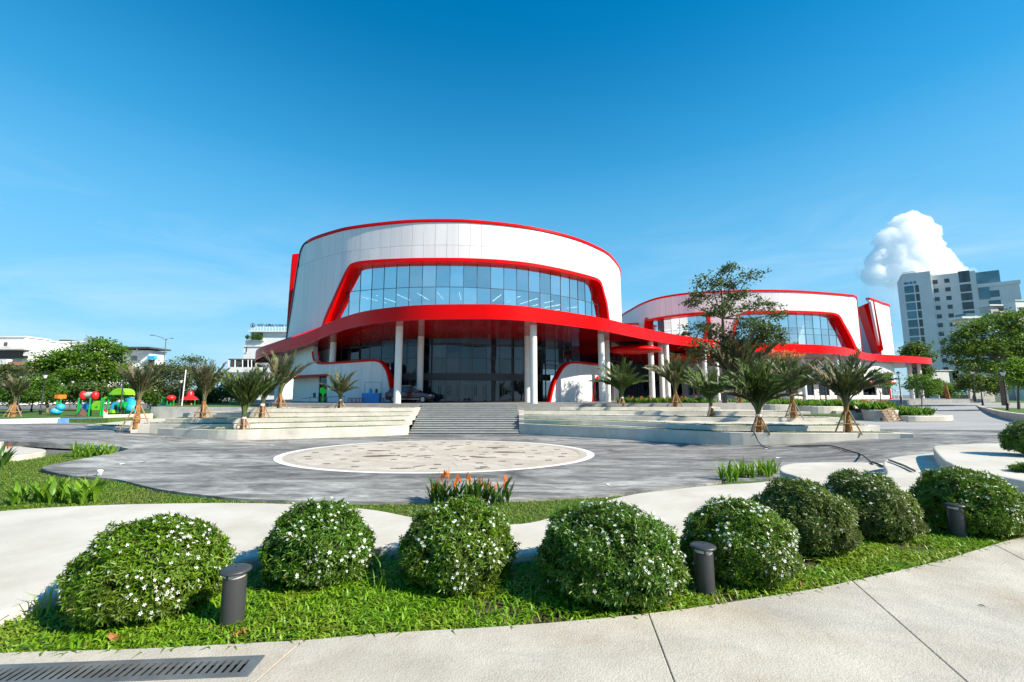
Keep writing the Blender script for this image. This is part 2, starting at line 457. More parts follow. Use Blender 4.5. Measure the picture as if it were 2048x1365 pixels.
M['lawn'] = leafmat('lawn_blade', (.085, .155, .005), (.190, .275, .012), trans=.3, rough=.6, patch=(.17, .19, .03), pscale=.6)
M['canna'] = leafmat('canna_leaf', (.06, .165, .012), (.15, .32, .03), trans=.35, rough=.35)
M['canna_lime'] = leafmat('young_leaf', (.10, .22, .012), (.24, .40, .03), trans=.35, rough=.4)
M['canna_dark'] = leafmat('canna_leaf_dark', (.03, .085, .014), (.08, .165, .03), trans=.3, rough=.35)
M['orange'] = leafmat('orange_flower', (.72, .10, .015), (.85, .22, .03), trans=.25)
M['tree_a'] = leafmat('tree_leaf_bright', (.050, .125, .008), (.15, .26, .018), trans=.35)
M['tree_b'] = leafmat('tree_leaf_dark', (.028, .060, .010), (.085, .125, .022), trans=.28)
M['tree_c'] = leafmat('tree_leaf_olive', (.060, .075, .024), (.125, .135, .050), trans=.28)
M['tree_e'] = leafmat('tree_leaf_almond', (.022, .040, .010), (.075, .095, .028), trans=.22)
M['tree_f'] = leafmat('tree_leaf_deep', (.028, .070, .008), (.085, .165, .016), trans=.3)
M['tree_d'] = leafmat('tree_leaf_rich', (.035, .100, .008), (.105, .210, .016), trans=.33)
# ================================================================== the setting: terrain, plaza, terraces, paths
def grid_sheet(name, xs, ys_fn, zfn, mat, kind='structure', label=None, skirt=0.0):
    """sheet over columns xs; ys_fn(x) -> list of rows (same count for every column)"""
    V = []; F = []
    for x in xs:
        for y in ys_fn(x): V.append((x, y, float(zfn(x, y))))
    ny = len(ys_fn(xs[0]))
    for i in range(len(xs) - 1):
        for j in range(ny - 1):
            F.append((i * ny + j, (i + 1) * ny + j, (i + 1) * ny + j + 1, i * ny + j + 1))
    if skirt:
        n0 = len(V)
        for i, x in enumerate(xs):
            v = V[i * ny]; V.append((v[0], v[1], v[2] - skirt))
        for i in range(len(xs) - 1):
            F.append((i * ny, n0 + i, n0 + i + 1, (i + 1) * ny))
    o = MB().add(V, F).build(name, mat, smooth=False)
    return tag(o, label, kind=kind)

def plaza_material():
    m, nt, out = mat_new('stamped_concrete')
    b = nt.nodes.new('ShaderNodeBsdfPrincipled'); b.inputs['Roughness'].default_value = .75; b.inputs['Specular IOR Level'].default_value = .25
    c1, f1, _ = noise_color(nt, (.150, .147, .143), (.46, .45, .435), .55, detail=9, rough=.68, stretch=(.55, 1.25, 1), lo=.36, hi=.66, distort=1.6)
    c2, f2, _ = noise_color(nt, (.55, .55, .56), (1.12, 1.12, 1.1), .10, detail=6, rough=.6, stretch=(.5, 1.6, 1), lo=.38, hi=.6, distort=1.0)
    c3, f3, _ = noise_color(nt, (.75, .75, .76), (1.15, 1.15, 1.14), 6, detail=4, stretch=(.6, 1.5, 1), lo=.35, hi=.7)
    col = mixc(nt, c1, c2, 1.0, 'MULTIPLY'); col = mixc(nt, col, c3, 1.0, 'MULTIPLY')
    # trowelled flow lines
    c4, f4, _ = noise_color(nt, (1, 1, 1), (1, 1, 1), .42, detail=3, rough=.5, stretch=(.28, 1.5, 1), distort=2.2)
    r4 = nt.nodes.new('ShaderNodeValToRGB'); el = r4.color_ramp.elements
    el[0].position = .44; el[0].color = (1, 1, 1, 1); el[1].position = .56; el[1].color = (1, 1, 1, 1)
    mid = el.new(.5); mid.color = (.55, .55, .56, 1)
    nt.links.new(f4, r4.inputs['Fac']); col = mixc(nt, col, r4.outputs['Color'], .8, 'MULTIPLY')
    nt.links.new(col, b.inputs['Base Color'])
    bp = nt.nodes.new('ShaderNodeBump'); bp.inputs['Strength'].default_value = .35; bp.inputs['Distance'].default_value = .03
    nt.links.new(f3, bp.inputs['Height']); nt.links.new(bp.outputs[0], b.inputs['Normal'])
    nt.links.new(b.outputs[0], out.inputs['Surface']); return m
M['plaza'] = plaza_material()

# terrain to the horizon
def far_rows(x): return [-60, -20, 0, 10, 20, 30, 45, 60, 80, 110, 160, 260, 500, 1200, 4000]
tx = [-4000, -1500, -600, -300, -150, -100, -75] + list(range(-60, 81, 4)) + [90, 110, 150, 300, 600, 1500, 4000]
grid_sheet('terrain', tx, far_rows, lambda x, y: min(float(G(x, y)) - .35, 9) - (.6 if y < 12 else 0), M['asphalt'], label='grey asphalt ground reaching away behind the buildings')

# plaza of stamped grey concrete with its wavy front edge
FX = [-62, -24, -20.2, -19.3, -18.95, -18.7, -18.35, -17.5, -15.5, -13.6, -11, -9, -6.9, -3, 0, 3.1, 6.6, 7.2, 9, 12, 62]
FY = [24, 23.2, 22.9, 22.2, 21.0, 19.5, 17.5, 16.7, 15.8, 15.3, 13.8, 12.95, 12.35, 12.1, 12.4, 13.1, 14.6, 15.2, 15.4, 15.4, 15.4]
fpts = catmull(list(zip(FX, FY)), .5)
fx = [p[0] for p in fpts]; fy = [p[1] for p in fpts]
def plaza_front(x): return float(np.interp(x, fx, fy))
def plaza_rows(x):
    f = plaza_front(x); return [f + (62 - f) * (k / 24.0) ** 1.5 for k in range(25)]
px_ = sorted(set([-62, -55, -48, -42, -36, -32, -28, -25] + list(np.arange(-24, 12.1, .3)) + [13, 14, 16, 18, 20, 22, 25, 28, 32, 36, 42, 50, 62]))
grid_sheet('plaza', px_, plaza_rows, lambda x, y: G(x, y), M['plaza'], label='dark grey stamped concrete plaza in front of the stairs', skirt=.25)

# lawn between the plaza and the white foreground walls
lawn_poly = [(-62, 3), (10.5, 3), (10.5, 16), (-16, 20), (-22, 25), (-62, 25)]
lawn = MB().add([(-62, 3, -1.29), (9.4, 3, -1.29), (9.4, 17, -1.29), (-16.5, 19.5, -1.285), (-21, 24.0, -1.26), (-62, 26, -1.25)], [(0, 1, 2, 3, 4, 5)]).build('lawn', M['turf'])
tag(lawn, 'green lawn along the wavy front edge of the plaza', kind='structure')

# medallion in the plaza floor
MC = (-3.6, 22.0); MRX, MRY = 7.62, 5.76
def ell(k, n=96): return [(MC[0] + MRX * k * math.cos(2 * math.pi * i / n), MC[1] + MRY * k * math.sin(2 * math.pi * i / n)) for i in range(n)]
rng0 = random.Random(2)
med = empty('plaza_medallion', (0, 0, 0), label='large pale oval paving medallion set in the grey plaza', kind='structure')
def ring_mesh(k0, k1, z, n=96):
    a, b = ell(k0, n), ell(k1, n)
    mb = MB(); mb.add([(p[0], p[1], z) for p in a] + [(p[0], p[1], z) for p in b], [(i, (i + 1) % n, n + (i + 1) % n, n + i) for i in range(n)]); return mb
M['medal'] = simple('medallion_tile', (.46, .41, .34), (.55, .50, .43), scale=1.5, rough=.6, stain=(.38, .29, .20), sscale=.55, samt=.5, isl=.07)
M['medal2'] = simple('medallion_tan', (.42, .36, .29), (.50, .44, .37), scale=2, rough=.6)
M['inlay'] = simple('inlay_brown', (.085, .062, .048), (.15, .115, .09), scale=4, rough=.6)
MB().prism(ell(.906), -1.22, -1.199).build('tile_bed', M['medal2'], med)
rings = [(0, .18, 6), (.18, .375, 14), (.375, .56, 22), (.56, .742, 28), (.742, .902, 34)]
for ri, (k0, k1, ns) in enumerate(rings):
    for s_ in range(ns):
        g0 = .012 / max(k0 * 6.6, .6); g1 = .012 / (k1 * 6.6); t0, t1 = 2 * math.pi * (s_ + ri * .37) / ns, 2 * math.pi * (s_ + 1 + ri * .37) / ns
        P_ = lambda k, t: (MC[0] + MRX * k * math.cos(t), MC[1] + MRY * k * math.sin(t))
        kk0, kk1 = k0 + .0012, k1 - .0012
        inner = [P_(kk0, t) for t in np.linspace(t1 - g0, t0 + g0, 3)] if k0 > 0 else [P_(.002, (t0 + t1) / 2)]
        MB().prism([P_(kk1, t) for t in np.linspace(t0 + g1, t1 - g1, 4)] + inner, -1.21, -1.190 + rng0.uniform(-.002, .002)).build('floor_tile', M['medal'], med)
ring_mesh(.955, 1.0, -1.186).build('white_ring', M['paintwhite'], med)
ring_mesh(.905, .955, -1.188).build('tan_ring', M['medal2'], med)
rng = random.Random(5)
inl = MB().box((0, 0, 0), (.30, .17, .006)).mesh('inlay', M['inlay'])
for rr, n in ((.22, 8), (.30, 10), (.45, 14), (.64, 18), (.81, 22)):
    for k in range(n):
        if rng.random() < .12: continue
        a = 2 * math.pi * (k + .4 * rng.random() + rr * 7) / n
        obj('inlay_tile', inl, med, (MC[0] + MRX * rr * math.cos(a), MC[1] + MRY * rr * math.sin(a), -1.186), (0, 0, rng.uniform(-.12, .12)))
def fish(c, L, rot):
    w = L * .16
    pts = [(-L * .5, 0), (-L * .35, w * .7), (0, w), (.3 * L, w * .5), (.42 * L, w * .2), (.5 * L, w * .9), (.5 * L, -w * .9), (.42 * L, -w * .2), (.3 * L, -w * .5), (0, -w), (-L * .35, -w * .7)]
    mb = MB().prism(pts, -.004, .004)
    o = mb.build('dark_inlay', M['inlay'], med, loc=(c[0], c[1], -1.185), rot=(0, 0, rot)); return o
for (x, y, L, r) in ((848, 912.5, .9, .35), (958, 914.8, 1.1, -.5), (993, 895.5, 1.3, .2), (1017, 905, 1.6, -.1), (757, 902, 1.2, .05), (762, 912.5, 1.7, .25), (826, 894, .7, -.4), (914, 892, .7, .3), (811, 937, .7, .2), (964, 937, .6, .3), (838, 933, .5, .6)):
    fish(at_z(x, y, -1.19), L, r)
# ---- stairs
stairs = empty('staircase', (-3.5, 32, -1.2), label='wide grey granite staircase rising from the plaza to the podium', kind='structure')
NS = 14
for i in range(NS):
    y0 = 32.2 + .35 * i; z0 = -1.2 + .15 * i
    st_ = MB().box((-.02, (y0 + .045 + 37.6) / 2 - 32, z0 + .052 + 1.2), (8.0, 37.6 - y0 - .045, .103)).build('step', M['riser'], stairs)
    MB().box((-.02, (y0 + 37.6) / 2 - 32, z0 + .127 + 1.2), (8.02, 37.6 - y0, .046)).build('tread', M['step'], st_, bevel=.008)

# ---- terraces beside the stairs
def terrace(name, front, back, z, label, grass=True, depth=1.0, z0=-2.0, step=.6):
    """solid stepped planter: front edge curve (world xy, left to right) closed by back points"""
    f = catmull([tuple(p) for p in front], step)
    f = [(float(p[0]), float(p[1])) for p in f]
    o = MB().prism(f + [tuple(b) for b in back], z0, z).build(name, M['terrace'], bevel=.02)
    tag(o, label, kind='structure')
    if grass:
        a = [(p[0], p[1] + .30) for p in f[1:-1]]; b = [(p[0], p[1] + .3 + depth) for p in f[1:-1]]
        g = MB().add([(q[0], q[1], z + .012) for q in a + b[::-1]], [tuple(range(len(a) * 2))]).build('grass_strip', M['turf'], o)
        TERRACE_GRASS.append((a, b, z + .01))
    return f
TERRACE_GRASS = []
TL = [-.53, -.24, .05, .33, .62]
TLpx = [
 [(170, 850.5), (200, 852.5), (240, 854.5), (300, 856.5), (366, 858.5), (454, 860.5), (542, 858.8), (640, 856.3), (740, 853.8), (822, 851)],
 [(262, 848.5), (300, 848), (366, 848.5), (454, 848.8), (542, 847.2), (640, 845.5), (740, 843.8), (826, 842.2)],
 [(331, 837.2), (400, 837.6), (454, 837.6), (542, 836.8), (640, 835.6), (740, 834.3), (832, 833)],
 [(366, 826.9), (454, 827.2), (542, 827), (640, 826.2), (740, 825.2), (838, 824.4)],
 [(484, 817.6), (542, 817.6), (640, 817.2), (740, 816.6), (843, 816)]]
nm = ['lowest', 'second', 'third', 'fourth', 'fifth']
for k in range(5):
    fr = zlist(TLpx[k], TL[k])
    fr[-1] = (-7.56, fr[-1][1]); 
    back = [(-7.56, 44), (fr[0][0] - (2.5 if k == 0 else .6), 44), (fr[0][0] - (1.2 if k == 0 else .5), fr[0][1] + 4)]
    terrace('terrace', fr, back, TL[k], f'{nm[k]} white planted terrace tier on the left of the stairs', depth=.8 if k < 4 else .3)
TR = [-.45, -.17, .10, .37, .64]
TRpx = [
 [(1035, 847.5), (1124, 851), (1240, 855.4), (1337, 860), (1433, 864), (1514, 866), (1627, 867), (1756, 866.8), (1828, 868.2)],
 [(1033, 839), (1124, 841), (1240, 843.5), (1337, 847.5), (1433, 851), (1562, 852.6), (1680, 852.4), (1759, 852)],
 [(1032, 830.5), (1124, 831.5), (1240, 832.9), (1337, 834.2), (1433, 835.2), (1562, 836), (1681, 836)],
 [(1031, 822.2), (1124, 822.4), (1240, 822.8), (1337, 823.4), (1433, 824), (1540, 824.6), (1620, 824.8)],
 [(1030, 814.2), (1124, 814.4), (1240, 814.6), (1360, 814.8), (1440, 815)]]
for k in range(5):
    fr = zlist(TRpx[k], TR[k])
    fr[0] = (.52, fr[0][1])
    e = fr[-1]
    back = [(e[0] + .25, e[1] + .5), (e[0] + (.2 if k else -1.5), e[1] + (2.2 if k else 3.5)), (e[0] - 3, 41), (.52, 41)]
    terrace('terrace', fr, back, TR[k], f'{nm[k]} white planted terrace tier on the right of the stairs', depth=.8 if k < 4 else .3)

M['podium'] = simple('podium_paving', (.20, .195, .19), (.27, .26, .25), scale=1.0, rough=.55)
podium = MB().prism([(-21.5, 40), (-20.5, 38.2), (-7.6, 37.1), (.5, 37.1), (16, 38.0), (20, 39), (30, 46), (44, 58), (92, 84), (96, 100), (60, 140), (-40, 120), (-40, 66), (-30, 52)], -1.6, .9).build('podium', M['podium'], bevel=.02)
tag(podium, 'pale podium floor carrying the two drum buildings', kind='structure')
lawn_l = MB().prism([(-33.5, 41.6), (-22.3, 39.5), (-31, 52), (-41, 66), (-41, 100), (-82, 100)], -1.4, .42).build('raised_lawn', M['turf'])
tag(lawn_l, 'raised green lawn left of the podium', kind='structure')
lw = MB().prism([(-34.0, 41.25), (-22.0, 39.1), (-22.3, 39.5), (-33.8, 41.65)], -1.4, .55).build('lawn_wall', M['terrace'])
tag(lw, 'low white retaining wall in front of the raised left lawn', 'wall')

# ---- foreground: white curving walls, planting bed, footpath
def px_solid(name, pts, z, mat, label, z0=-1.6, bevel=.03, smooth_step=.12, closed=True, kind='structure'):
    w = [(float(p[0]), float(p[1])) for p in catmull(zlist(pts, z), smooth_step, closed=True)]
    o = MB().prism(w, z0, z).build(name, mat, bevel=bevel)
    tag(o, label, kind=kind); return o, w
BAND_FAR = [(-260, 1050), (0, 1022), (200, 1010), (420, 1005.5), (560, 1007), (680, 1013), (760, 1021), (840, 1036), (950, 1046), (1040, 1047), (1110, 1032), (1190, 1007), (1262, 989), (1350, 978), (1430, 970), (1500, 966), (1545, 962), (1570, 965)]
BAND_NEAR = [(1640, 1000), (1500, 1060), (1360, 1080), (1230, 1100), (1080, 1104), (1030, 1110), (900, 1106), (800, 1095), (700, 1092), (600, 1096), (520, 1112), (400, 1140), (260, 1165), (130, 1182), (0, 1225), (-200, 1275)]
band_w = zlist(BAND_FAR, .1); near_w = zlist(BAND_NEAR, .1)
bw = [(float(p[0]), float(p[1])) for p in catmull(band_w, .12)]
nw = [(float(p[0]), float(p[1])) for p in catmull(near_w, .12)]
o = MB().prism(bw + nw, -1.6, .1).build('curving_wall', M['whiteconc'], bevel=.03)
tag(o, 'broad white concrete seating band curving behind the flowering bushes', kind='structure')
px_solid('seat_platform', [(1559, 936), (1572, 929), (1610, 925.5), (1680, 924.5), (1760, 926), (1830, 930), (1840, 990), (1700, 1010), (1640, 985), (1597, 955), (1566, 945)], -.25, M['whiteconc'], 'lower rounded white platform at the plaza edge behind the bushes')
P2px = [(1766, 929), (1769, 921), (1785, 915), (1830, 909.5), (1900, 905), (2200, 900), (2400, 1010), (2150, 1030), (1990, 1030), (1860, 1034), (1780, 1030), (1700, 1015), (1690, 985), (1740, 970), (1772, 948)]
_, P2w = px_solid('seat_platform', P2px, .1, M['whiteconc'], 'middle white platform with pipes lying on it at right')
_, P3w = px_solid('seat_platform', [(1866, 894), (1880, 890.5), (1930, 888.5), (1990, 887), (2200, 889), (2500, 900), (2500, 985), (2150, 975), (1990, 951), (1915, 934), (1899, 926), (1889, 921.5), (1874, 907)], .38, M['whiteconc'], 'upper white platform with rounded corner at right')
# left platform at the plaza edge
px_solid('seat_platform', [(-120, 920), (-40, 916), (0, 912.5), (40, 910.5), (75, 906.3), (90, 903.5), (92, 901.3), (86, 898.3), (60, 895.5), (8, 890), (-60, 886), (-160, 890)], -1.03, M['whiteconc'], 'low white rounded platform at the far left of the lawn')
px_solid('seat_platform', [(-90, 880), (-30, 878), (0, 879.3), (7, 881), (9, 882.8), (5, 885.2), (-5, 886.5), (-60, 888)], -.78, M['whiteconc'], 'small white step block on the left platform')

PATH_FAR = [(-300, 1325), (0, 1306), (267, 1298), (520, 1285), (607, 1280), (776, 1265.5), (1050, 1249), (1301, 1226), (1464, 1203.5), (1620, 1179), (1702, 1162), (1881, 1121), (1984, 1090), (2048, 1073), (2200, 1035), (2400, 985)]
pf = [(float(p[0]), float(p[1])) for p in catmull(zlist(PATH_FAR, .03), .1)]
bed = MB().prism(nw[::-1][0:] + [P2w[0]] * 0 + [(9.5, 7.0), (9.5, 4.0)] + [(p[0], p[1] - .15) for p in pf[::-1]], -1.6, -.03).build('planting_bed', M['soil'])
tag(bed, 'soil bed under the row of round flowering bushes', kind='structure')
# footpath: separate cast slabs with open joints
path = empty('footpath', (0, 0, 0), label='pale concrete footpath across the foreground', kind='structure')
pb = MB().prism(pf + [(9.5, -3), (-7, -3)], -.3, -.02).build('joint_bed', M['joint'], path)
joints = [((607, 1280), (470, 1400)), ((1297, 1226.5), (1352, 1372)), ((1704, 1161.5), (1930, 1360)), ((1988, 1089), (2300, 1250))]
def line_cut(a, b):
    A = at_z(*a, .03); B = at_z(*b, .03); return np.array(A[:2]), np.array(B[:2])
cuts = []
for a, b in joints:
    A, B = line_cut(a, b); d = (B - A) / np.linalg.norm(B - A); cuts.append((A, d))
def clip_half(poly, A, d, side, gap):
    n = np.array([-d[1], d[0]]) * side
    out = []
    N = len(poly)
    for i in range(N):
        p, q = np.array(poly[i]), np.array(poly[(i + 1) % N])
        dp, dq = (p - A) @ n - gap, (q - A) @ n - gap
        if dp >= 0: out.append(tuple(p))
        if dp * dq < 0: t = dp / (dp - dq); out.append(tuple(p + (q - p) * t))
    return out
region = pf + [(9.5, -3), (-7, -3)]
# opening for the drain grate: corner A, along ux (to the left), across uy (toward the viewer)
GA = np.array(at_z(531, 1310, .034)[:2]); GB = np.array(at_z(0, 1329, .034)[:2]); GC = np.array(at_z(501, 1352, .034)[:2])
gux = (GB - GA) / np.linalg.norm(GB - GA); guy = np.array([gux[1], -gux[0]])
if (GC - GA) @ guy < 0: guy = -guy
GW = float((GC - GA) @ guy)
def clip_n(poly, A, n):
    out = []; N = len(poly)
    for i in range(N):
        p, q = np.array(poly[i]), np.array(poly[(i + 1) % N]); dp, dq = (p - A) @ n, (q - A) @ n
        if dp >= 0: out.append(tuple(p))
        if dp * dq < 0: out.append(tuple(p + (q - p) * dp / (dp - dq)))
    return out
def grate_cuts(poly):
    far = clip_n(poly, GA, -guy); near = clip_n(poly, GA + guy * GW, guy)
    mid = clip_n(clip_n(clip_n(poly, GA, guy), GA + guy * GW, -guy), GA, -gux)
    return [p for p in (far, near, mid) if len(p) > 2]
for k in range(len(cuts) + 1):
    poly = region
    if k > 0:
        A, d = cuts[k - 1]
        poly = clip_half(poly, A, d, 1 , .0035)
    if k < len(cuts):
        A, d = cuts[k]
        poly = clip_half(poly, A, d, -1, .0035)
    if k == 0:
        for pp_ in grate_cuts(poly):
            MB().prism([(float(p[0]), float(p[1])) for p in pp_], -.015, .03).build('slab', M['path'], path, bevel=.002)
    elif len(poly) > 2:
        MB().prism([(float(p[0]), float(p[1])) for p in poly], -.015, .03).build('slab', M['path'], path, bevel=.006)

# ---- roads and right-hand lawns
road_poly = [at_g(x, y)[:2] for x, y in ((1700, 846), (1780, 846), (1905, 845), (1902, 815), (1895, 803), (1938, 803), (1955, 815), (1995, 825), (2048, 835), (2300, 860), (2300, 880), (2048, 872), (1850, 862), (1760, 861))]
V = [(p[0], p[1], float(G(p[0])) + .02) for p in road_poly]
rs = MB()
def road_z(x): return float(G(x)) + .015
rxs = list(np.linspace(22, 90, 35))
def rrows(x):
    near = np.interp(x, [22, 27, 34, 45, 90], [29, 27, 26, 26, 26]); return [near + (110 - near) * (k / 12) ** 1.6 for k in range(13)]
grid_sheet('road', rxs, rrows, lambda x, y: road_z(x), M['roadconc'], label='pale concrete driveway curving away on the right')
rl = zlist([(2300, 860), (2048, 831), (1990, 822), (1956, 812.5), (1940, 804.5)], .12)
rlc = [(float(p[0]), float(p[1])) for p in catmull(rl, 1.0)]
o = MB().prism(rlc + [(150, 190), (200, 60)], -1.0, .10).build('lawn', M['turf']); tag(o, 'lawn with lamp posts beside the right driveway', kind='structure')
ko = [(p[0] - .0, p[1]) for p in rlc]
mb = MB()
for i in range(len(ko) - 1):
    a, b = Vector((*ko[i], 0)), Vector((*ko[i + 1], 0)); t = (b - a).normalized(); n = Vector((t.y, -t.x, 0))
    q = [a + n * -.18, b + n * -.18, b + n * .18, a + n * .18]
    mb.prism([(p.x, p.y) for p in q], -.9, .22)
tag(mb.build('kerb', M['whiteconc']), 'curved white kerb of the right lawn beside the driveway', kind='structure')

# low walls left of the plaza
def low_wall(name, pts, z, h, mat, label, thick=.3):
    c = catmull([p[:2] for p in pts], .8); mb = MB(); c = [(float(p[0]), float(p[1])) for p in c]
    poly = c + [(p[0] - .02, p[1] + thick) for p in c[::-1]]
    mb.prism(poly, z - .6, z + h); return tag(mb.build(name, mat, bevel=.02), label, 'wall')
M['bluepaint'] = simple('blue_paint', (.10, .26, .55), (.16, .34, .62), scale=2, rough=.6)
low_wall('low_wall', [at_g(-200, 851), at_g(0, 848.5), at_g(113, 846.5)], -.6, .37, M['paintwhite'], 'low white wall left of the playground at the road edge')
low_wall('low_wall', [at_g(115, 846.5), at_g(160, 846), at_g(203, 845)], -.63, .36, M['bluepaint'], 'low blue painted wall in front of the playground')
low_wall('low_wall', [at_g(205, 845), at_g(262, 843.5), at_g(300, 842)], -.66, .62, M['terrace'], 'taller pale wall right of the blue wall by the road')
pgz = MB().prism([(-80, 37.5), (-42, 35.6), (-34, 37), (-33, 44), (-47, 60), (-90, 60)], -1.2, -.30).build('playground_ground', M['turf'])
tag(pgz, 'green ground under the playground', kind='structure')
# ================================================================== the two drum buildings and their canopy
class Plan:
    """plan curve of a wall, left to right as seen; s = length along it, positive offset = outward (toward the viewer)"""
    def __init__(s, pts, step=.2):
        P = np.array(catmull(pts, step)); s.P = P
        s.S = np.concatenate([[0], np.cumsum(np.linalg.norm(np.diff(P, axis=0), axis=1))]); s.L = s.S[-1]
        T = np.gradient(P, axis=0); T /= np.linalg.norm(T, axis=1)[:, None]
        s.N = np.stack([T[:, 1], -T[:, 0]], 1)
    def at(s, u, off=0.0):
        x = np.interp(u, s.S, s.P[:, 0]); y = np.interp(u, s.S, s.P[:, 1])
        nx = np.interp(u, s.S, s.N[:, 0]); ny = np.interp(u, s.S, s.N[:, 1])
        l = math.hypot(nx, ny); return (x + nx / l * off, y + ny / l * off)
    def hit(s, px, py):
        d = ray(px, py); side = s.P[:, 0] * d[1] - s.P[:, 1] * d[0]
        k = np.where(side[:-1] * side[1:] <= 0)[0]
        if len(k) == 0: k = [int(np.argmin(np.abs(side)))]
        best = None
        for i in k:
            i = min(i, len(side) - 2)
            t = side[i] / (side[i] - side[i + 1] + 1e-12); t = min(max(t, 0), 1)
            p = s.P[i] + (s.P[i + 1] - s.P[i]) * t; r = p[1] / d[1]
            if best is None or r < best[0]: best = (r, s.S[i] + (s.S[i + 1] - s.S[i]) * t)
        return best[1], EYE + best[0] * d[2]
    def tr(s, pts): return [s.hit(x, y) for x, y in pts]
def fn(pairs):
    pairs = sorted(pairs); a = [p[0] for p in pairs]; b = [p[1] for p in pairs]
    return lambda u: float(np.interp(u, a, b))
def strip(plan, us, lo, hi, off0, off1):
    """solid curved sheet between z = lo(u) and hi(u)"""
    V = []; F = []
    for u in us:
        a, b = plan.at(u, off0), plan.at(u, off1); l, h = lo(u), hi(u)
        V += [(*a, l), (*a, h), (*b, h), (*b, l)]
    n = len(us)
    for i in range(n - 1):
        for k in range(4):
            k2 = (k + 1) % 4
            F.append((4 * i + k, 4 * i + k2, 4 * i + 4 + k2, 4 * i + 4 + k))
    F.append((3, 2, 1, 0)); F.append(tuple(4 * (n - 1) + k for k in range(4)))
    return V, F
def panels(plan, parent, u0, u1, pw, rows, lo, hi, mat, off0=-.05, off1=.0, gap=.022, name='panel', sub=5):
    n = max(1, round((u1 - u0) / pw)); w = (u1 - u0) / n
    for i in range(n):
        a, b = u0 + i * w + gap / 2, u0 + (i + 1) * w - gap / 2
        for zA, zB in rows:
            us = np.linspace(a, b, sub)
            ok = [u for u in us if min(hi(u), zB - gap / 2) - max(lo(u), zA + gap / 2) > .03]
            if len(ok) < 2: continue
            V, F = strip(plan, ok, lambda u: max(lo(u), zA + gap / 2), lambda u: min(hi(u), zB - gap / 2), off0, off1)
            MB().add(V, F).build(name, mat, parent)
def sweep_frame(plan, path, widths, d_in, d_out, step=.3):
    """band along a path in the (s, z) plane; widens toward the right-hand side of travel (inward)"""
    c = np.array(catmull(path, step)); n = len(c)
    T = np.gradient(c, axis=0); T /= np.linalg.norm(T, axis=1)[:, None] + 1e-9
    R = np.stack([T[:, 1], -T[:, 0]], 1)
    L = np.concatenate([[0], np.cumsum(np.linalg.norm(np.diff(c, axis=0), axis=1))]); L /= L[-1]
    W = np.interp(L, [w[0] for w in widths], [w[1] for w in widths])
    inn = c + R * W[:, None]
    V = []; F = []
    for i in range(n):
        for (p, d) in ((c[i], d_in), (c[i], d_out), (inn[i], d_out), (inn[i], d_in)):
            x, y = plan.at(p[0], d); V.append((x, y, p[1]))
    for i in range(n - 1):
        for k in range(4):
            k2 = (k + 1) % 4; F.append((4 * i + k, 4 * i + 4 + k, 4 * i + 4 + k2, 4 * i + k2))
    F.append((0, 1, 2, 3)); F.append(tuple(4 * (n - 1) + k for k in (3, 2, 1, 0)))
    return V, F, inn
def glazing(plan, parent, u0, u1, pw, rows, lo, hi, off, gmat, mw=.05, name='pane'):
    """panes in a curved curtain wall, each a sheet of its own, with mullions and transoms between"""
    n = max(1, round((u1 - u0) / pw)); w = (u1 - u0) / n
    for i in range(n):
        a, b = u0 + i * w + mw / 2, u0 + (i + 1) * w - mw / 2
        for zA, zB in rows:
            A, B = plan.at(a, off), plan.at(b, off)
            la, ha = max(zA + mw / 2, lo(a)), min(zB - mw / 2, hi(a)); lb, hb = max(zA + mw / 2, lo(b)), min(zB - mw / 2, hi(b))
            if ha - la < .05 and hb - lb < .05: continue
            ha, hb = max(ha, la + .01), max(hb, lb + .01)
            # each sheet hangs at a very slightly different angle
            j = random.uniform(-.004, .004)
            MB().add([(*A, la), (*B, lb), (B[0], B[1] + j, hb), (A[0], A[1] + j, ha)], [(0, 1, 2, 3)]).build(name, gmat, parent)
    for i in range(n + 1):
        u = u0 + i * w
        l, h = max(rows[0][0], lo(u)), min(rows[-1][1], hi(u))
        if h - l < .1: continue
        us = [u - mw / 2, u + mw / 2]
        V, F = strip(plan, us, lambda q: l, lambda q: h, off - .10, off + .04)
        MB().add(V, F).build('mullion', M['mullion'], parent)
    for zA, zB in rows[1:]:
        us = [u for u in np.linspace(u0, u1, n * 2 + 1) if lo(u) < zA < hi(u)]
        if len(us) > 1:
            V, F = strip(plan, us, lambda q: zA - mw / 2, lambda q: zA + mw / 2, off - .08, off + .03)
            MB().add(V, F).build('transom', M['mullion'], parent)
random.seed(3)
ZC1, ZC0, ZT, ZP = 9.38, 8.05, 20.0, .9       # canopy deck and soffit, drum rim, podium

# ---------------- drum A
rimA_px = [(620, 480), (676, 460.6), (720, 452), (779, 445), (834, 441), (900, 440.2), (946, 442), (1012, 448), (1078, 458), (1144, 474.7), (1188, 492), (1221, 512)]
rimA = [at_z(x, y, ZT)[:2] for x, y in rimA_px]
planA = Plan([(-27, 90), (-33, 80), (-35, 71), (-32.8, 61.8), (-28.8, 54.6)] + rimA + [(16.2, 63), (17.2, 71), (15.5, 80), (8, 90)])
drumA = empty('drum_building', (-7, 68, ZP), label='large white drum building with red trim and wide curved window behind the stairs', cat='building')
def put(o): o.location = o.location; return o
def par(o, p):
    o.parent = p; o.matrix_parent_inverse = p.matrix_basis.inverted(); return o
bpy.context.view_layer.update()
class At:
    """a parent handle whose children keep world coordinates"""
    pass
def wempty(name, parent):
    o = empty(name, (0, 0, 0), parent=None); o.parent = parent; o.matrix_parent_inverse = Matrix.Translation(parent.location).inverted() if parent.type == 'EMPTY' else Matrix.Identity(4); return o
def wroot(name, label, cat, loc=(0, 0, 0), group=None):
    return empty(name, (0, 0, 0), label=label, cat=cat, group=group)
drumA.location = (0, 0, 0)

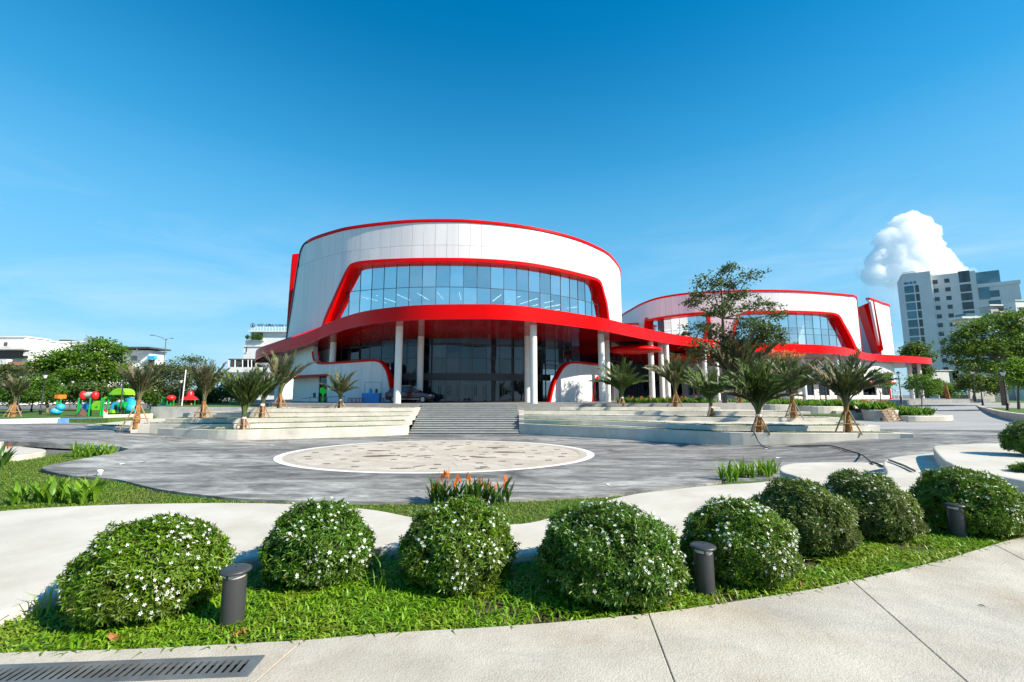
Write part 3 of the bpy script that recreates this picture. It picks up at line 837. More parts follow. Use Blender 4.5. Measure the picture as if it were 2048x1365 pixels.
# end edge of the shell on the left, rounded at the top
endA = planA.tr([(572.5, 684), (577, 655), (583, 620), (590, 575), (597, 530), (601, 508), (604, 498), (609, 489), (616, 483), (624, 478.5)])
endA = [(endA[0][0] - .9, 7.5)] + [(u, min(z, ZT - .01)) for u, z in endA]
endA[-1] = (endA[-1][0], ZT)
uL = endA[0][0]
hiA = fn(endA + [(planA.L, ZT)])
frA = planA.tr([(641, 655), (652, 631), (664, 604), (680, 568), (692, 543), (699.5, 531), (707, 526.5), (722, 523), (760, 519.6), (810, 517.4), (870, 516.5), (930, 517), (985, 519.3), (1040, 524), (1100, 533.5), (1150, 544.6), (1180, 552.5), (1191, 556), (1198, 560.5), (1203, 568), (1209, 590), (1215, 615), (1221, 640)])
frA[0] = (frA[0][0], 8.6); frA[-1] = (frA[-1][0], 8.6)
wloA = fn([(0, 7.4), (frA[0][0] - .02, 7.4)] + frA + [(frA[-1][0] + .02, 7.4), (planA.L, 7.4)])
shellA = MB().add(*strip(planA, [u for u in np.linspace(uL + .05, planA.L - .2, 420)], lambda u: min(wloA(u) + .03, hiA(u) - .01), lambda u: hiA(u) - .02, -.30, -.052)).build('upper_shell', M['darktrim'], drumA)
panels(planA, shellA, uL + .05, planA.L - 12, 1.22, [(7.4, 17.25), (17.25, 19.75)], wloA, lambda u: hiA(u) - .05, M['panel'])
# red rim coping
V, F = strip(planA, [u for u in np.linspace(endA[-2][0], planA.L - .5, 160)], lambda u: hiA(u) - .22, lambda u: hiA(u) + .06, -.45, .12)
MB().add(V, F).build('rim_coping', M['red'], drumA)
c = np.array(catmull(endA, .4))
ed = MB(); V = []; F = []
for i, p in enumerate(c):
    for du, d in ((-.22, -.5), (-.22, .1), (.06, .1), (.06, -.5)):
        V.append((*planA.at(p[0] + du, d), p[1] + (.05 if du < 0 else 0)))
for i in range(len(c) - 1):
    for k in range(4): F.append((4 * i + k, 4 * i + (k + 1) % 4, 4 * i + 4 + (k + 1) % 4, 4 * i + 4 + k))
MB().add(V, F).build('shell_edge', M['darktrim'], drumA)
# window A
winA = wempty('curved_window', drumA)
V, F, innA = sweep_frame(planA, frA, [(0, .55), (.13, .45), (.19, .36), (.3, .34), (.7, .34), (.86, .36), (.9, .45), (1, .55)], -.9, .10)
MB().add(V, F).build('red_frame', M['red'], winA)
frA_in = fn([(float(p[0]), float(p[1])) for p in innA if True])
gu0, gu1 = frA[0][0] + .6, frA[-1][0] - .6
glazing(planA, winA, gu0, gu1, 1.52, [(9.40, 12.95), (12.95, 16.4)], lambda u: 9.4, lambda u: max(9.4, wloA(u) - .2), -.8, M['glass'])
# upper hall behind the glass
MB().add(*strip(planA, np.linspace(gu0 - 2, gu1 + 2, 50), lambda u: 15.6, lambda u: 15.75, -14, -1.2)).build('hall_ceiling', M['ceiling'], drumA)
MB().add(*strip(planA, np.linspace(gu0 - 3, gu1 + 3, 50), lambda u: 9.4, lambda u: 19, -11.2, -10.9)).build('hall_wall', M['interior'], drumA)
MB().add(*strip(planA, np.linspace(gu0 - 1.5, gu1 + 1.5, 50), lambda u: 13.7, lambda u: 14.3, -10.8, -9.6)).build('gallery', M['colwhite'], drumA)
for k in range(9):
    u = gu0 + 1 + (gu1 - gu0 - 2) * k / 8
    x, y = planA.at(u, -3.4)
    MB().tube([(x, y, 9.4), (x, y, 15.65)], .38, 14).build('inner_column', M['colwhite'], drumA, angle=40)
for k in range(13):
    u = gu0 + 1.5 + (gu1 - gu0 - 3) * k / 12
    a, b = planA.at(u, -3.8), planA.at(u, -7.6)
    mb = MB().tube([(a[0], a[1], 13.1), (b[0], b[1], 13.1)], .022, 6); mb.build('strip_lamp', M['lamp_strip'], drumA)
MB().prism([planA.at(u, -.3 if u > uL + 9 else -2.2) for u in np.linspace(0, planA.L, 120)], 18.9, 19.1).build('roof', M['roof'], drumA)
MB().add(*strip(planA, np.linspace(.2, uL + 9, 50), lambda u: ZP, lambda u: 18.9, -2.4, -2.0)).build('inner_wall', M['panel'], drumA)
# red fin of the second shell leaf, showing behind the left edge
fo = [at_y(x, y, 63.0) for x, y in ((584, 508), (582.5, 520), (580, 550), (577, 590), (573.5, 640), (571, 676))]
fi_ = [at_y(x, y, 63.0) for x, y in ((612, 505), (612, 520), (608, 550), (600, 590), (590, 640), (580, 676))]
V = []
for dy in (0, 3.0):
    V += [(p[0] - dy * .2, p[1] + dy, p[2]) for p in fo] + [(p[0], p[1] + dy, p[2]) for p in fi_]
n = len(fo); F = []
for i in range(n - 1):
    F += [(i, i + 1, n + i + 1, n + i), (2 * n + i, 3 * n + i, 3 * n + i + 1, 2 * n + i + 1), (i, 2 * n + i, 2 * n + i + 1, i + 1), (n + i, n + i + 1, 3 * n + i + 1, 3 * n + i)]
F += [(0, n, 3 * n, 2 * n), (n - 1, 3 * n - 1, 4 * n - 1, 2 * n - 1)]
MB().add(V, F).build('red_fin', M['red'], drumA, bevel=.15)

# ---- lower storey of A
uA = lambda x, y=760: planA.hit(x, y)[0]
lo_top = planA.tr([(627, 703), (627.6, 712), (630, 720), (636, 724.5), (650, 725.5), (690, 723), (730, 720), (750, 719.5), (762, 723), (770, 732), (778, 750), (787, 780)])
lo_top[-1] = (uA(790), ZP)
hiAl = fn([(0, ZC0 - .02), (lo_top[0][0] - .03, ZC0 - .02)] + lo_top + [(uA(790) + .05, ZP)])
uB0, uB1 = uA(566), uA(790)
ustep = uA(655)
loAl = lambda u: 3.85 if u < ustep else ZP
lsh = MB().add(*strip(planA, np.concatenate([np.linspace(uB0, ustep - .01, 40), np.linspace(ustep + .01, uB1 - .1, 60)]), loAl, lambda u: max(hiAl(u) - .02, loAl(u) + .02), -.5, -.052)).build('lower_shell', M['panel'], drumA)
panels(planA, lsh, uB0, uB1 - .1, 1.25, [(ZP, 8.1)], loAl, lambda u: hiAl(u) - .03, M['panel'], sub=6)
V, F, _ = sweep_frame(planA, lo_top, [(0, .2), (1, .2)], -.7, .1, .25)
MB().add(V, F).build('red_trim', M['red'], drumA)
MB().add(*strip(planA, np.linspace(uB0, ustep, 30), lambda u: 3.68, lambda u: 3.9, -1.2, .1)).build('red_trim', M['red'], drumA)
MB().add(*strip(planA, np.linspace(uB0 + .5, uA(620), 12), lambda u: ZP, lambda u: 3.7, -1.4, -1.1)).build('cream_wall', M['colwhite'], drumA)
MB().add(*strip(planA, [uA(609.5), uA(614.5)], lambda u: ZP + .5, lambda u: ZP + 1.0, -1.1, -1.06)).build('wall_grille', M['darktrim'], drumA)
glazing(planA, drumA, uA(620) + .1, ustep, 1.3, [(ZP, 3.68)], lambda u: ZP, lambda u: 3.68, -1.15, M['darkglass'])
# right white wing with arched door
rt = planA.tr([(1099, 790), (1106, 768), (1116, 748), (1124, 735), (1132, 727.5), (1141, 724), (1155, 723.5), (1175, 725.5), (1215, 730)])
rt[0] = (uA(1097), ZP)
hiR = fn(rt + [(rt[-1][0] + 6, rt[-1][1] - .2)])
uR0, uR1 = uA(1097), uA(1216)
door_u0, door_u1 = uA(1183), uA(1204)
doorz = fn([(0, ZP), (door_u0, ZP), (door_u0 + .3, 2.6), (door_u0 + .8, 3.6), (door_u0 + 1.4, 3.9), (door_u1 - .6, 3.9), (door_u1, 3.3), (door_u1 + .01, ZP), (planA.L, ZP)])
rsh = MB().add(*strip(planA, np.linspace(uR0 + .1, uR1, 120), lambda u: min(doorz(u), hiR(u) - .05), lambda u: hiR(u) - .02, -.5, -.052)).build('lower_wing', M['panel'], drumA)
panels(planA, rsh, uR0 + .1, uR1, 1.25, [(ZP, 7)], doorz, lambda u: hiR(u) - .03, M['panel'], sub=8)
V, F, _ = sweep_frame(planA, rt, [(0, .24), (1, .24)], -.52, .1, .25)
MB().add(V, F).build('red_trim', M['red'], drumA)
dp = [(door_u0, ZP), (door_u0 + .3, 2.6), (door_u0 + .8, 3.6), (door_u0 + 1.4, 3.9), (door_u1 - .6, 3.9)]
V, F, _ = sweep_frame(planA, dp, [(0, .22), (1, .22)], -.4, .12, .2)
MB().add(V, F).build('door_frame', M['red'], drumA)
MB().add(*strip(planA, np.linspace(door_u0, door_u1, 6), lambda u: ZP, lambda u: 3.9, -.45, -.42)).build('door_glass', M['darkglass'], drumA)
# lobby glazing recessed under the canopy
lob = wempty('lobby_glazing', drumA)
glazing(planA, lob, uA(640), uA(1180), 1.62, [(ZP, 3.25), (3.95, 5.6), (5.6, 7.0), (7.0, ZC0)], lambda u: ZP, lambda u: ZC0, -2.6, M['darkglass'], mw=.07)
MB().add(*strip(planA, np.linspace(uA(770), uA(1130), 40), lambda u: 3.25, lambda u: 3.95, -2.75, -2.5)).build('dark_beam', M['darktrim'], lob)
for k in range(9):
    u = uA(870) + (uA(1040) - uA(870)) * k / 8
    for s_ in (-.12, .12):
        x, y = planA.at(u + s_, -2.45); MB().tube([(x, y, ZP + .7), (x, y, ZP + 1.8)], .03, 6).build('door_handle', M['steel'], lob)
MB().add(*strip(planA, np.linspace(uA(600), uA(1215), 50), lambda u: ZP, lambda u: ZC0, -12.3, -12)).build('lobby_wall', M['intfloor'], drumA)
for k in range(7):
    u = uA(700) + (uA(1150) - uA(700)) * k / 6; x, y = planA.at(u, -6)
    MB().tube([(x, y, ZP), (x, y, ZC0)], .42, 14).build('inner_column', M['colwhite'], drumA, angle=40)

# ---------------- drum B
rimB_px = [(1286, 606.5), (1319, 595.5), (1374, 587), (1440, 583), (1514, 581), (1584, 582), (1650, 586), (1694, 590), (1709, 592.6)]
rimB = [at_z(x, y, ZT)[:2] for x, y in rimB_px]
planB = Plan([(36, 122), (28, 110), (25.6, 100), (25.8, 91)] + rimB + [(68.4, 84.5), (71.5, 91), (72.5, 99), (70, 110)])
drumB = empty('drum_building', label='smaller white drum building with red trim behind the layered tree on the right', cat='building')
endB = planB.tr([(1709, 592.5), (1714, 595), (1719, 600), (1725, 609), (1731, 625), (1740, 652), (1750, 682), (1760, 712)])
endB[0] = (endB[0][0], ZT); endB[-1] = (endB[-1][0], 9.0)
for i in range(1, len(endB)):
    if endB[i][0] <= endB[i - 1][0]: endB[i] = (endB[i - 1][0] + .02, endB[i][1])
hiB = fn([(0, ZT)] + endB)
uRB = endB[-1][0]
f1 = planB.tr([(1287, 648), (1290, 641.5), (1300, 638.5), (1320, 634.5), (1350, 630), (1380, 626.6), (1402, 624.8), (1412, 625.5), (1418.5, 629.5), (1420.5, 637), (1419.5, 645), (1415, 660), (1411, 674)])
f2 = planB.tr([(1462, 684), (1466, 662), (1470, 645), (1474.5, 633), (1481, 626), (1491, 623.2), (1530, 622), (1580, 622), (1630, 623.4), (1662, 625.6), (1672, 628), (1679, 633), (1687, 647), (1702, 674), (1717, 703)])
for f in (f1, f2):
    f[0] = (f[0][0], 9.2); f[-1] = (f[-1][0], 9.2)
def mono(f):
    g = [f[0]]
    for p in f[1:]:
        g.append((max(p[0], g[-1][0] + .01), p[1]))
    return g
f1m, f2m = mono(f1), mono(f2)
wloB = fn([(0, 9.0), (f1m[0][0] - .02, 9.0)] + f1m + [(f1m[-1][0] + .02, 9.0), (f2m[0][0] - .02, 9.0)] + f2m + [(f2m[-1][0] + .02, 9.0), (planB.L, 9.0)])
shellB = MB().add(*strip(planB, np.linspace(.3, uRB - .05, 380), lambda u: min(wloB(u) + .03, hiB(u) - .01), lambda u: hiB(u) - .02, -.3, -.052)).build('upper_shell', M['darktrim'], drumB)
panels(planB, shellB, 8, uRB - .06, 1.22, [(8.9, 19.8)], wloB, lambda u: hiB(u) - .05, M['panel'], sub=5)
V, F = strip(planB, np.linspace(.3, endB[1][0], 150), lambda u: hiB(u) - .26, lambda u: hiB(u) + .08, -.45, .14)
MB().add(V, F).build('rim_coping', M['red'], drumB)
V, F, _ = sweep_frame(planB, endB, [(0, .28), (1, .28)], -.5, .14, .4)
MB().add(V, F).build('shell_edge', M['red'], drumB)
for f, fm, wd in ((f1, f1m, [(0, .38), (1, .38)]), (f2, f2m, [(0, .38), (.12, .36), (.7, .36), (.8, .5), (1, .65)])):
    wB = wempty('curved_window', drumB)
    V, F, _ = sweep_frame(planB, f, wd, -1.2, .16)
    MB().add(V, F).build('red_frame', M['red'], wB)
    glazing(planB, wB, fm[0][0] + .4, fm[-1][0] - .5, 1.7, [(9.40, 12.4), (12.4, 13.5), (13.5, 17)], lambda u: 9.4, lambda u: max(9.4, wloB(u) - .2), -.9, M['glass'])
ua, ub = f1m[0][0], f2m[-1][0]
MB().add(*strip(planB, np.linspace(ua - 2, ub + 1.5, 60), lambda u: 16.6, lambda u: 16.8, -12, -1.2)).build('hall_ceiling', M['ceiling'], drumB)
MB().add(*strip(planB, np.linspace(ua - 2, ub + 1.5, 60), lambda u: 9.4, lambda u: 19, -10.3, -10)).build('hall_wall', M['interior'], drumB)
for k in range(9):
    u = ua + 1.5 + (ub - ua - 3) * k / 8; x, y = planB.at(u, -3.2)
    MB().tube([(x, y, 9.4), (x, y, 16.6)], .4, 14).build('inner_column', M['colwhite'], drumB, angle=40)
MB().prism([planB.at(u, -.3) for u in np.linspace(0, uRB, 100)], 19.2, 19.4).build('roof', M['roof'], drumB)
# second leaf beyond the slot on the right
slot = Plan([at_y(1742, 640, 84)[:2], at_y(1752, 640, 85.5)[:2], at_y(1765, 640, 88)[:2], at_y(1776, 640, 93)[:2], (80.5, 104), (77, 118)], .3)
l2 = slot.tr([(1742, 602), (1748, 600), (1760, 602.5), (1770, 607), (1776, 613)])
zt2 = l2[1][1]
e2 = slot.tr([(1742, 604), (1744, 615), (1749, 640), (1757, 680), (1763, 698)])
def lo2(u):
    z = fn(sorted([(p[0], p[1]) for p in e2], key=lambda p: p[0]))
    return 8.6 if u > e2[-1][0] else max(8.6, z(u))
us2 = np.linspace(.02, slot.L, 90)
lsh2 = MB().add(*strip(slot, us2, lambda u: min(lo2(u), zt2 - .1), lambda u: zt2, -.4, -.06)).build('rear_shell', M['panel'], drumB)
panels(slot, lsh2, .05, slot.L - .1, 1.2, [(8.6, zt2)], lo2, lambda u: zt2 - .05, M['panel'], sub=7)
MB().add(*strip(slot, us2, lambda u: zt2 - .28, lambda u: zt2 + .12, -.5, .14)).build('rim_coping', M['red'], drumB)
# red reveal between the two leaves
a0, a1 = at_y(1727, 610, 86.5), at_y(1748, 601, 85.0)
b0, b1 = at_y(1758, 706, 86.5), at_y(1767, 700, 85.8)
rv = MB().add([a0, a1, b1, b0, (a0[0] + 1, a0[1] + 3, a0[2]), (a1[0] + 1, a1[1] + 3, a1[2]), (b1[0] + 1, b1[1] + 3, b1[2]), (b0[0] + 1, b0[1] + 3, b0[2])], [(0, 1, 2, 3), (4, 7, 6, 5), (0, 4, 5, 1), (1, 5, 6, 2), (2, 6, 7, 3), (3, 7, 4, 0)])
rv.build('red_reveal', M['red'], drumB)
t0, t1 = at_y(1779, 648, 96), at_y(1773, 708, 96)
MB().tube([t1, (t1[0] * .5 + t0[0] * .5 - .2, 96, (t0[2] + t1[2]) / 2), t0], [.25, .3, .5], 8).build('red_fin', M['red'], drumB)
# lower storey of B
uBx = lambda x, y=740: planB.hit(x, y)[0]
MB().add(*strip(planB, np.linspace(uBx(1290), uRB + 2, 60), lambda u: 4.2, lambda u: ZC0, -.4, -.05)).build('lower_shell', M['panel'], drumB)
for z in (4.2,):
    MB().add(*strip(planB, np.linspace(uBx(1290), uRB + 2, 60), lambda u: z - .35, lambda u: z, -1.0, .06)).build('red_trim', M['red'], drumB)
ws = np.linspace(uBx(1300), uRB + 1.5, 15)
for i in range(len(ws) - 1):
    a, b = ws[i], ws[i + 1]
    V, F = strip(planB, [a, a + (b - a) * .3], lambda u: -.4, lambda u: 3.86, -1.3, -.9); MB().add(V, F).build('cream_pier', M['colwhite'], drumB)
    V, F = strip(planB, [a + (b - a) * .3, b], lambda u: -.4, lambda u: 1.6, -1.25, -.95); MB().add(V, F).build('sill_wall', M['colwhite'], drumB)
    glazing(planB, drumB, a + (b - a) * .3, b, (b - a) * .7, [(1.6, 3.86)], lambda u: 1.6, lambda u: 3.86, -1.1, M['darkglass'])
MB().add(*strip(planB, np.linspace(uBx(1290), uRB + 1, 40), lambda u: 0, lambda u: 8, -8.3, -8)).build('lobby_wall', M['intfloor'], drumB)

wing = Plan([at_y(1712, 760, 82.5)[:2], at_y(1745, 760, 83)[:2], at_y(1774, 760, 85)[:2], at_y(1790, 760, 89)[:2], (80, 97), (78, 108)], .3)
MB().add(*strip(wing, np.linspace(0, wing.L, 50), lambda u: 4.2, lambda u: ZC0, -.4, -.05)).build('lower_wing', M['panel'], drumB)
MB().add(*strip(wing, np.linspace(0, wing.L, 50), lambda u: 3.85, lambda u: 4.2, -1.0, .06)).build('red_trim', M['red'], drumB)
ws = np.linspace(0, wing.L - 4, 6)
for i in range(len(ws) - 1):
    a, b = ws[i], ws[i + 1]
    MB().add(*strip(wing, [a, a + (b - a) * .35], lambda u: -.4, lambda u: 3.86, -1.3, -.9)).build('cream_pier', M['colwhite'], drumB)
    MB().add(*strip(wing, [a + (b - a) * .35, b], lambda u: -.4, lambda u: 1.6, -1.25, -.95)).build('sill_wall', M['colwhite'], drumB)
    MB().add(*strip(wing, [a + (b - a) * .35, b], lambda u: 1.6, lambda u: 3.86, -1.15, -1.1)).build('window_pane', M['darkglass'], drumB)
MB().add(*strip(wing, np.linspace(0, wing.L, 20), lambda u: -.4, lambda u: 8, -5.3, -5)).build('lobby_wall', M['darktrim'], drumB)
# dark glazed lobby joining the drums under the canopy
lk = empty('link_lobby', label='dark glazed lobby between the two drums under the canopy', cat='building')
lplan = Plan([(13.5, 60), (17, 66), (23, 74), (29, 79.5), (36, 82)], .3)
glazing(lplan, lk, .2, lplan.L - .2, 2.2, [(ZP, 4.0), (4.0, 6.5), (6.5, ZC0)], lambda u: ZP, lambda u: ZC0, 0, M['darkglass'], mw=.09)
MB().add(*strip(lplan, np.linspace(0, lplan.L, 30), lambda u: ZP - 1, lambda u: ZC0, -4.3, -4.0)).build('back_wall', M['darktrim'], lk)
MB().add(*strip(lplan, np.linspace(.5, 3.0, 6), lambda u: ZP, lambda u: 4.4, .1, .4)).build('cream_wall', M['colwhite'], lk)

# link bridge between the drums
br = empty('link_bridge', label='white glazed link bridge with red roof edge between the two drums', cat='bridge')
p = at_y(1246, 645, 88); q = at_y(1290, 645, 88)
mx_ = (p[0] + q[0]) / 2; wd_ = q[0] - p[0] + 3
MB().box((mx_, 90, 15.2), (wd_, 4, 1.6)).build('fascia', M['panel'], br)
MB().box((mx_, 89.9, 16.15), (wd_ + .4, 4.4, .3)).build('red_edge', M['red'], br)
MB().box((mx_, 90, 10.4), (wd_, 4, .5)).build('deck', M['panel'], br)
MB().box((mx_, 90.3, 12.6), (wd_, .06, 3.8)).build('bridge_glass', M['darkglass'], br)
for k in range(4):
    x0 = mx_ - wd_ / 2 + wd_ * k / 4; x1 = x0 + wd_ / 4
    z0, z1 = (10.6, 14.5) if k % 2 == 0 else (14.5, 10.6)
    MB().tube([(x0, 88.1, z0), (x1, 88.1, z1)], .22, 6).build('truss_bar', M['panel'], br)

# ---------------- canopy with its columns
can = empty('canopy', label='long red wave-shaped canopy on white columns in front of both drums', cat='canopy')
top_px = [(511, 706), (513, 700.5), (520, 696), (533, 690.5), (572, 680), (614, 666), (641, 654), (662, 643.5), (702, 629.8), (731, 622.5), (770, 616.5), (830, 611), (900, 609), (990, 609), (1040, 612), (1078, 616.5), (1144, 626), (1210, 637.5), (1264, 651), (1308, 661), (1352, 669.7), (1385, 674.2), (1440, 682), (1500, 686), (1553, 687.5), (1606, 689), (1650, 690.8), (1690, 695.5), (1718, 702.6), (1738, 707), (1760, 709.3), (1804, 711.6), (1845, 714.6), (1858, 716), (1863, 718)]
# the left wing dips a little as it swings round the drum
LY = {511: 57, 513: 56.2, 520: 55.0, 533: 53.4, 572: 49.8, 614: 46.6, 641: 44.9, 662: 43.5, 702: 41.2}
edge = [at_y(x, y, LY[x]) if x in LY else at_z(x, y, ZC1) for x, y in top_px]
cf = [tuple(map(float, p)) for p in catmull(edge, .9)]
cback = [(93, 103, ZC1), (86, 112, ZC1), (60, 122, ZC1), (30, 118, ZC1), (0, 96, ZC1), (-22, 95, ZC1), (-38, 86, 8.2), (-40.5, 70, 7.7)]
cpoly = cf + cback; n = len(cpoly); TH = ZC1 - ZC0
V = [(p[0], p[1], p[2]) for p in cpoly] + [(p[0], p[1], p[2] - TH + .06) for p in cpoly]
o = MB().add(V, [tuple(range(n))] + [tuple(range(2 * n - 1, n - 1, -1))] + [((i + 1) % n, i, n + i, n + (i + 1) % n) for i in range(n)]).build('fascia', M['red'], can, angle=35)
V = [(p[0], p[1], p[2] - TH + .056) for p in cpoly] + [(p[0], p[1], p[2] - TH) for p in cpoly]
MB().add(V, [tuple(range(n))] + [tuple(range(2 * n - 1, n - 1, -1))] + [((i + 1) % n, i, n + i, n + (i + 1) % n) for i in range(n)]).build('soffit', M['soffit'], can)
def column(x, ytop, Y, r=.33, base=ZP, mat=M['colwhite'], top=ZC0):
    p = at_y(x, ytop, Y)
    return MB().tube([(p[0], Y, base - .05), (p[0], Y, top + .02)], r, 24).build('column', mat, can, angle=40)
for x, Y, base in ((665, 47, ZP), (797, 40, ZP), (841, 45.3, ZP), (1055, 46, ZP), (1067, 39.6, ZP), (1203, 45.5, ZP), (1214, 50.5, ZP), (1302, 52.5, ZP), (1322, 56, ZP), (1333, 54.5, ZP), (1408, 60, ZP), (1432, 64, ZP), (1604, 68.7, ZP - .6), (1672, 71, ZP - .6), (1817, 91, 0), (1836, 91.5, 0), (1515, 66.5, ZP - .6)):
    column(x, 720, Y, base=base)
column(559, 720, 55, top=6.6)
# small lens-shaped lower canopies
def lens(name, c, rx, ry, rz_, label):
    o = MB().sphere(c, (rx, ry, rz_), 28, 10).build(name, M['red'], smooth=True); return tag(o, label, 'canopy')
pc = at_y(1268, 700, 52); lens('lower_canopy', (pc[0] + .3, 53, pc[2] + .1), 3.4, 2.2, .55, 'small red lens-shaped canopy hanging under the wave canopy')
pc = at_y(1385, 713, 62); lens('lower_canopy', (pc[0], 63, pc[2]), 4.2, 2.2, .6, 'small red lens-shaped canopy behind the layered tree')
# ================================================================== vegetation
RNG = np.random.default_rng(11)
def unit(v): return v / (np.linalg.norm(v, axis=-1, keepdims=True) + 1e-9)
def leaves(C, D, N, L, W, fold=.15, droop=0.0):
    """diamond leaves: base C, direction D, face normal N, length L, width W -> verts, tris (one island each)"""
    n = len(C); L = np.broadcast_to(np.asarray(L, float), (n,))[:, None]; W = np.broadcast_to(np.asarray(W, float), (n,))[:, None]
    D = unit(D); S = unit(np.cross(D, N)); U = unit(np.cross(S, D))
    b = C; t = C + D * L - U * L * droop
    m = C + D * L * .5
    l = m - S * W * .5 + U * W * fold; r = m + S * W * .5 + U * W * fold
    V = np.stack([b, l, t, r], 1).reshape(-1, 3)
    k = np.arange(n)[:, None] * 4
    T = np.concatenate([k + np.array([[0, 2, 1]]), k + np.array([[0, 3, 2]])], 1).reshape(-1, 3)
    return V, T
def join(parts):
    V = []; T = []; o = 0
    for v, t in parts: V.append(v); T.append(t + o); o += len(v)
    return np.concatenate(V), np.concatenate(T)
def rand_dirs(n, rng=RNG):
    return unit(rng.normal(size=(n, 3)))
def in_poly(P, poly):
    poly = np.asarray(poly); x, y = P[:, 0], P[:, 1]; inside = np.zeros(len(P), bool); j = len(poly) - 1
    for i in range(len(poly)):
        xi, yi, xj, yj = *poly[i], *poly[j]
        c = ((yi > y) != (yj > y)) & (x < (xj - xi) * (y - yi) / (yj - yi + 1e-12) + xi); inside ^= c; j = i
    return inside
def scatter(poly, n, rng=RNG):
    poly = np.asarray(poly); lo, hi = poly.min(0), poly.max(0); out = np.zeros((0, 2))
    while len(out) < n:
        P = lo + (hi - lo) * rng.random((n * 2, 2)); out = np.concatenate([out, P[in_poly(P, poly)]])
    return out[:n]
def blades(P, L, W, lean=.6, rng=RNG):
    """bent grass blades: 5 points, 3 triangles"""
    n = len(P); a = rng.random(n) * 2 * np.pi; d = np.stack([np.cos(a), np.sin(a), np.zeros(n)], 1)
    s = np.stack([-np.sin(a), np.cos(a), np.zeros(n)], 1)
    L = (L * (.55 + .9 * rng.random(n)))[:, None]; W = (W * (.7 + .6 * rng.random(n)))[:, None]
    ln = (lean * (.4 + rng.random(n)))[:, None]; up = np.array([[0, 0, 1.0]])
    m = P + up * L * .55 + d * L * ln * .35; t = P + up * L * (.95 - .45 * ln) + d * L * ln
    V = np.stack([P - s * W * .35, P + s * W * .35, m + s * W * .5, m - s * W * .5, t], 1).reshape(-1, 3)
    k = np.arange(n)[:, None] * 5
    T = np.concatenate([k + np.array([[0, 1, 2]]), k + np.array([[0, 2, 3]]), k + np.array([[3, 2, 4]])], 1).reshape(-1, 3)
    return V, T

# ---------------- domed flowering bushes
def make_bush(name, c, rx, ry, h, nshoot, nflow, mat, label, seed, flow_size=.017):
    rng = np.random.default_rng(seed); nshoot = int(nshoot * 2.1)
    root = empty(name, (c[0], c[1], -.03), label=label, cat='bush', group='clipped bushes with white flowers along the path')
    # dome surface: superellipsoid-ish, widest a little above the ground
    d = rand_dirs(nshoot * 2, rng); d = d[d[:, 2] > -.55][:nshoot]
    lump = 1 + .05 * np.sin(d[:, 0] * 2.2 + d[:, 2] * 1.7 + seed * 2.1) * np.cos(d[:, 1] * 2.6 + seed) + .05 * np.sin(d[:, 0] * 7 + seed) * np.cos(d[:, 1] * 6 + seed * 2) + .018 * rng.normal(size=len(d)) + .05 * np.sin(d[:, 2] * 9 + d[:, 0] * 4 + seed)
    zc = h * .38
    hole = np.sin(d[:, 0] * 6.3 + seed * 1.7) * np.sin(d[:, 1] * 5.7 + seed) * np.sin(d[:, 2] * 7.1 + seed * .6) + .35 * rng.normal(size=len(d))
    kp = hole < .62; d = d[kp]; lump = lump[kp]
    fat = np.where(d[:, 2] < 0, np.maximum(1 - d[:, 2] ** 2, .2) ** -.32, 1.0)
    S = np.stack([d[:, 0] * rx * lump * fat, d[:, 1] * ry * lump * fat, zc + d[:, 2] * (np.where(d[:, 2] > 0, h - zc, zc * 1.1)) * lump], 1)
    Nn = unit(np.stack([d[:, 0] / rx, d[:, 1] / ry, d[:, 2] / (h * .55)], 1))
    Nn = unit(Nn + np.array([0, 0, .25]) + .25 * rng.normal(size=Nn.shape))
    depth = rng.random(len(S)) ** 1.6 * .16
    S = S - Nn * depth[:, None]
    parts = []
    K = 7
    for k in range(K):
        a = 2 * np.pi * (k + rng.random(len(S))) / K
        ref = np.where(np.abs(Nn[:, 2:3]) < .9, np.array([[0, 0, 1.0]]), np.array([[1.0, 0, 0]]))
        t1 = unit(np.cross(Nn, ref)); t2 = np.cross(Nn, t1)
        rad = t1 * np.cos(a)[:, None] + t2 * np.sin(a)[:, None]
        tilt = (.35 + .75 * rng.random(len(S)))[:, None]
        D = unit(Nn * (1.15 - tilt) + rad * tilt)
        up = unit(Nn - D * (Nn * D).sum(1, keepdims=True) + 1e-6)
        L = .033 + .026 * rng.random(len(S))
        parts.append(leaves(S - Nn * .012 + rng.normal(size=S.shape) * .006, D, up, L, L * .27, .2, .15))
    V, T = join(parts)
    o = obj('foliage', tri_mesh('foliage', V, T, mat), root); o['kind'] = 'stuff'
    MB().sphere((0, 0, h * .44), (rx * .78, ry * .78, h * .42), 18, 10).build('dark_core', M['bush_core'], root)  # added solid core, coloured dark for the shaded inside, blocks see-through
    # blossoms: five-petalled stars on the shoot tips, mostly on the upper, sunny side
    w = np.clip(.25 + .75 * d[:, 2] + .45 * d[:, 0] - .15 * d[:, 1], .03, 2) * (depth < .05)
    cl = np.exp(1.6 * np.sin(d[:, 0] * 5 + seed * 1.3) * np.sin(d[:, 1] * 5 + d[:, 2] * 4 + seed)); w = w * cl
    idx = rng.choice(len(S), nflow, replace=False, p=w / w.sum())
    for i in idx:
        z = Vector(Nn[i]) + Vector(rng.normal(size=3) * .35) + Vector((0, -.15, .2)); z.normalize()
        p = Vector(S[i]) + Vector(Nn[i]) * .035
        e = z.to_track_quat('Z', 'Y').to_euler(); e.rotate_axis('Z', rng.random() * 6)
        s = flow_size / .034 * rng.uniform(.75, 1.2)
        obj('blossom', BLOSSOM, root, p, e, (s, s, s))
    return root
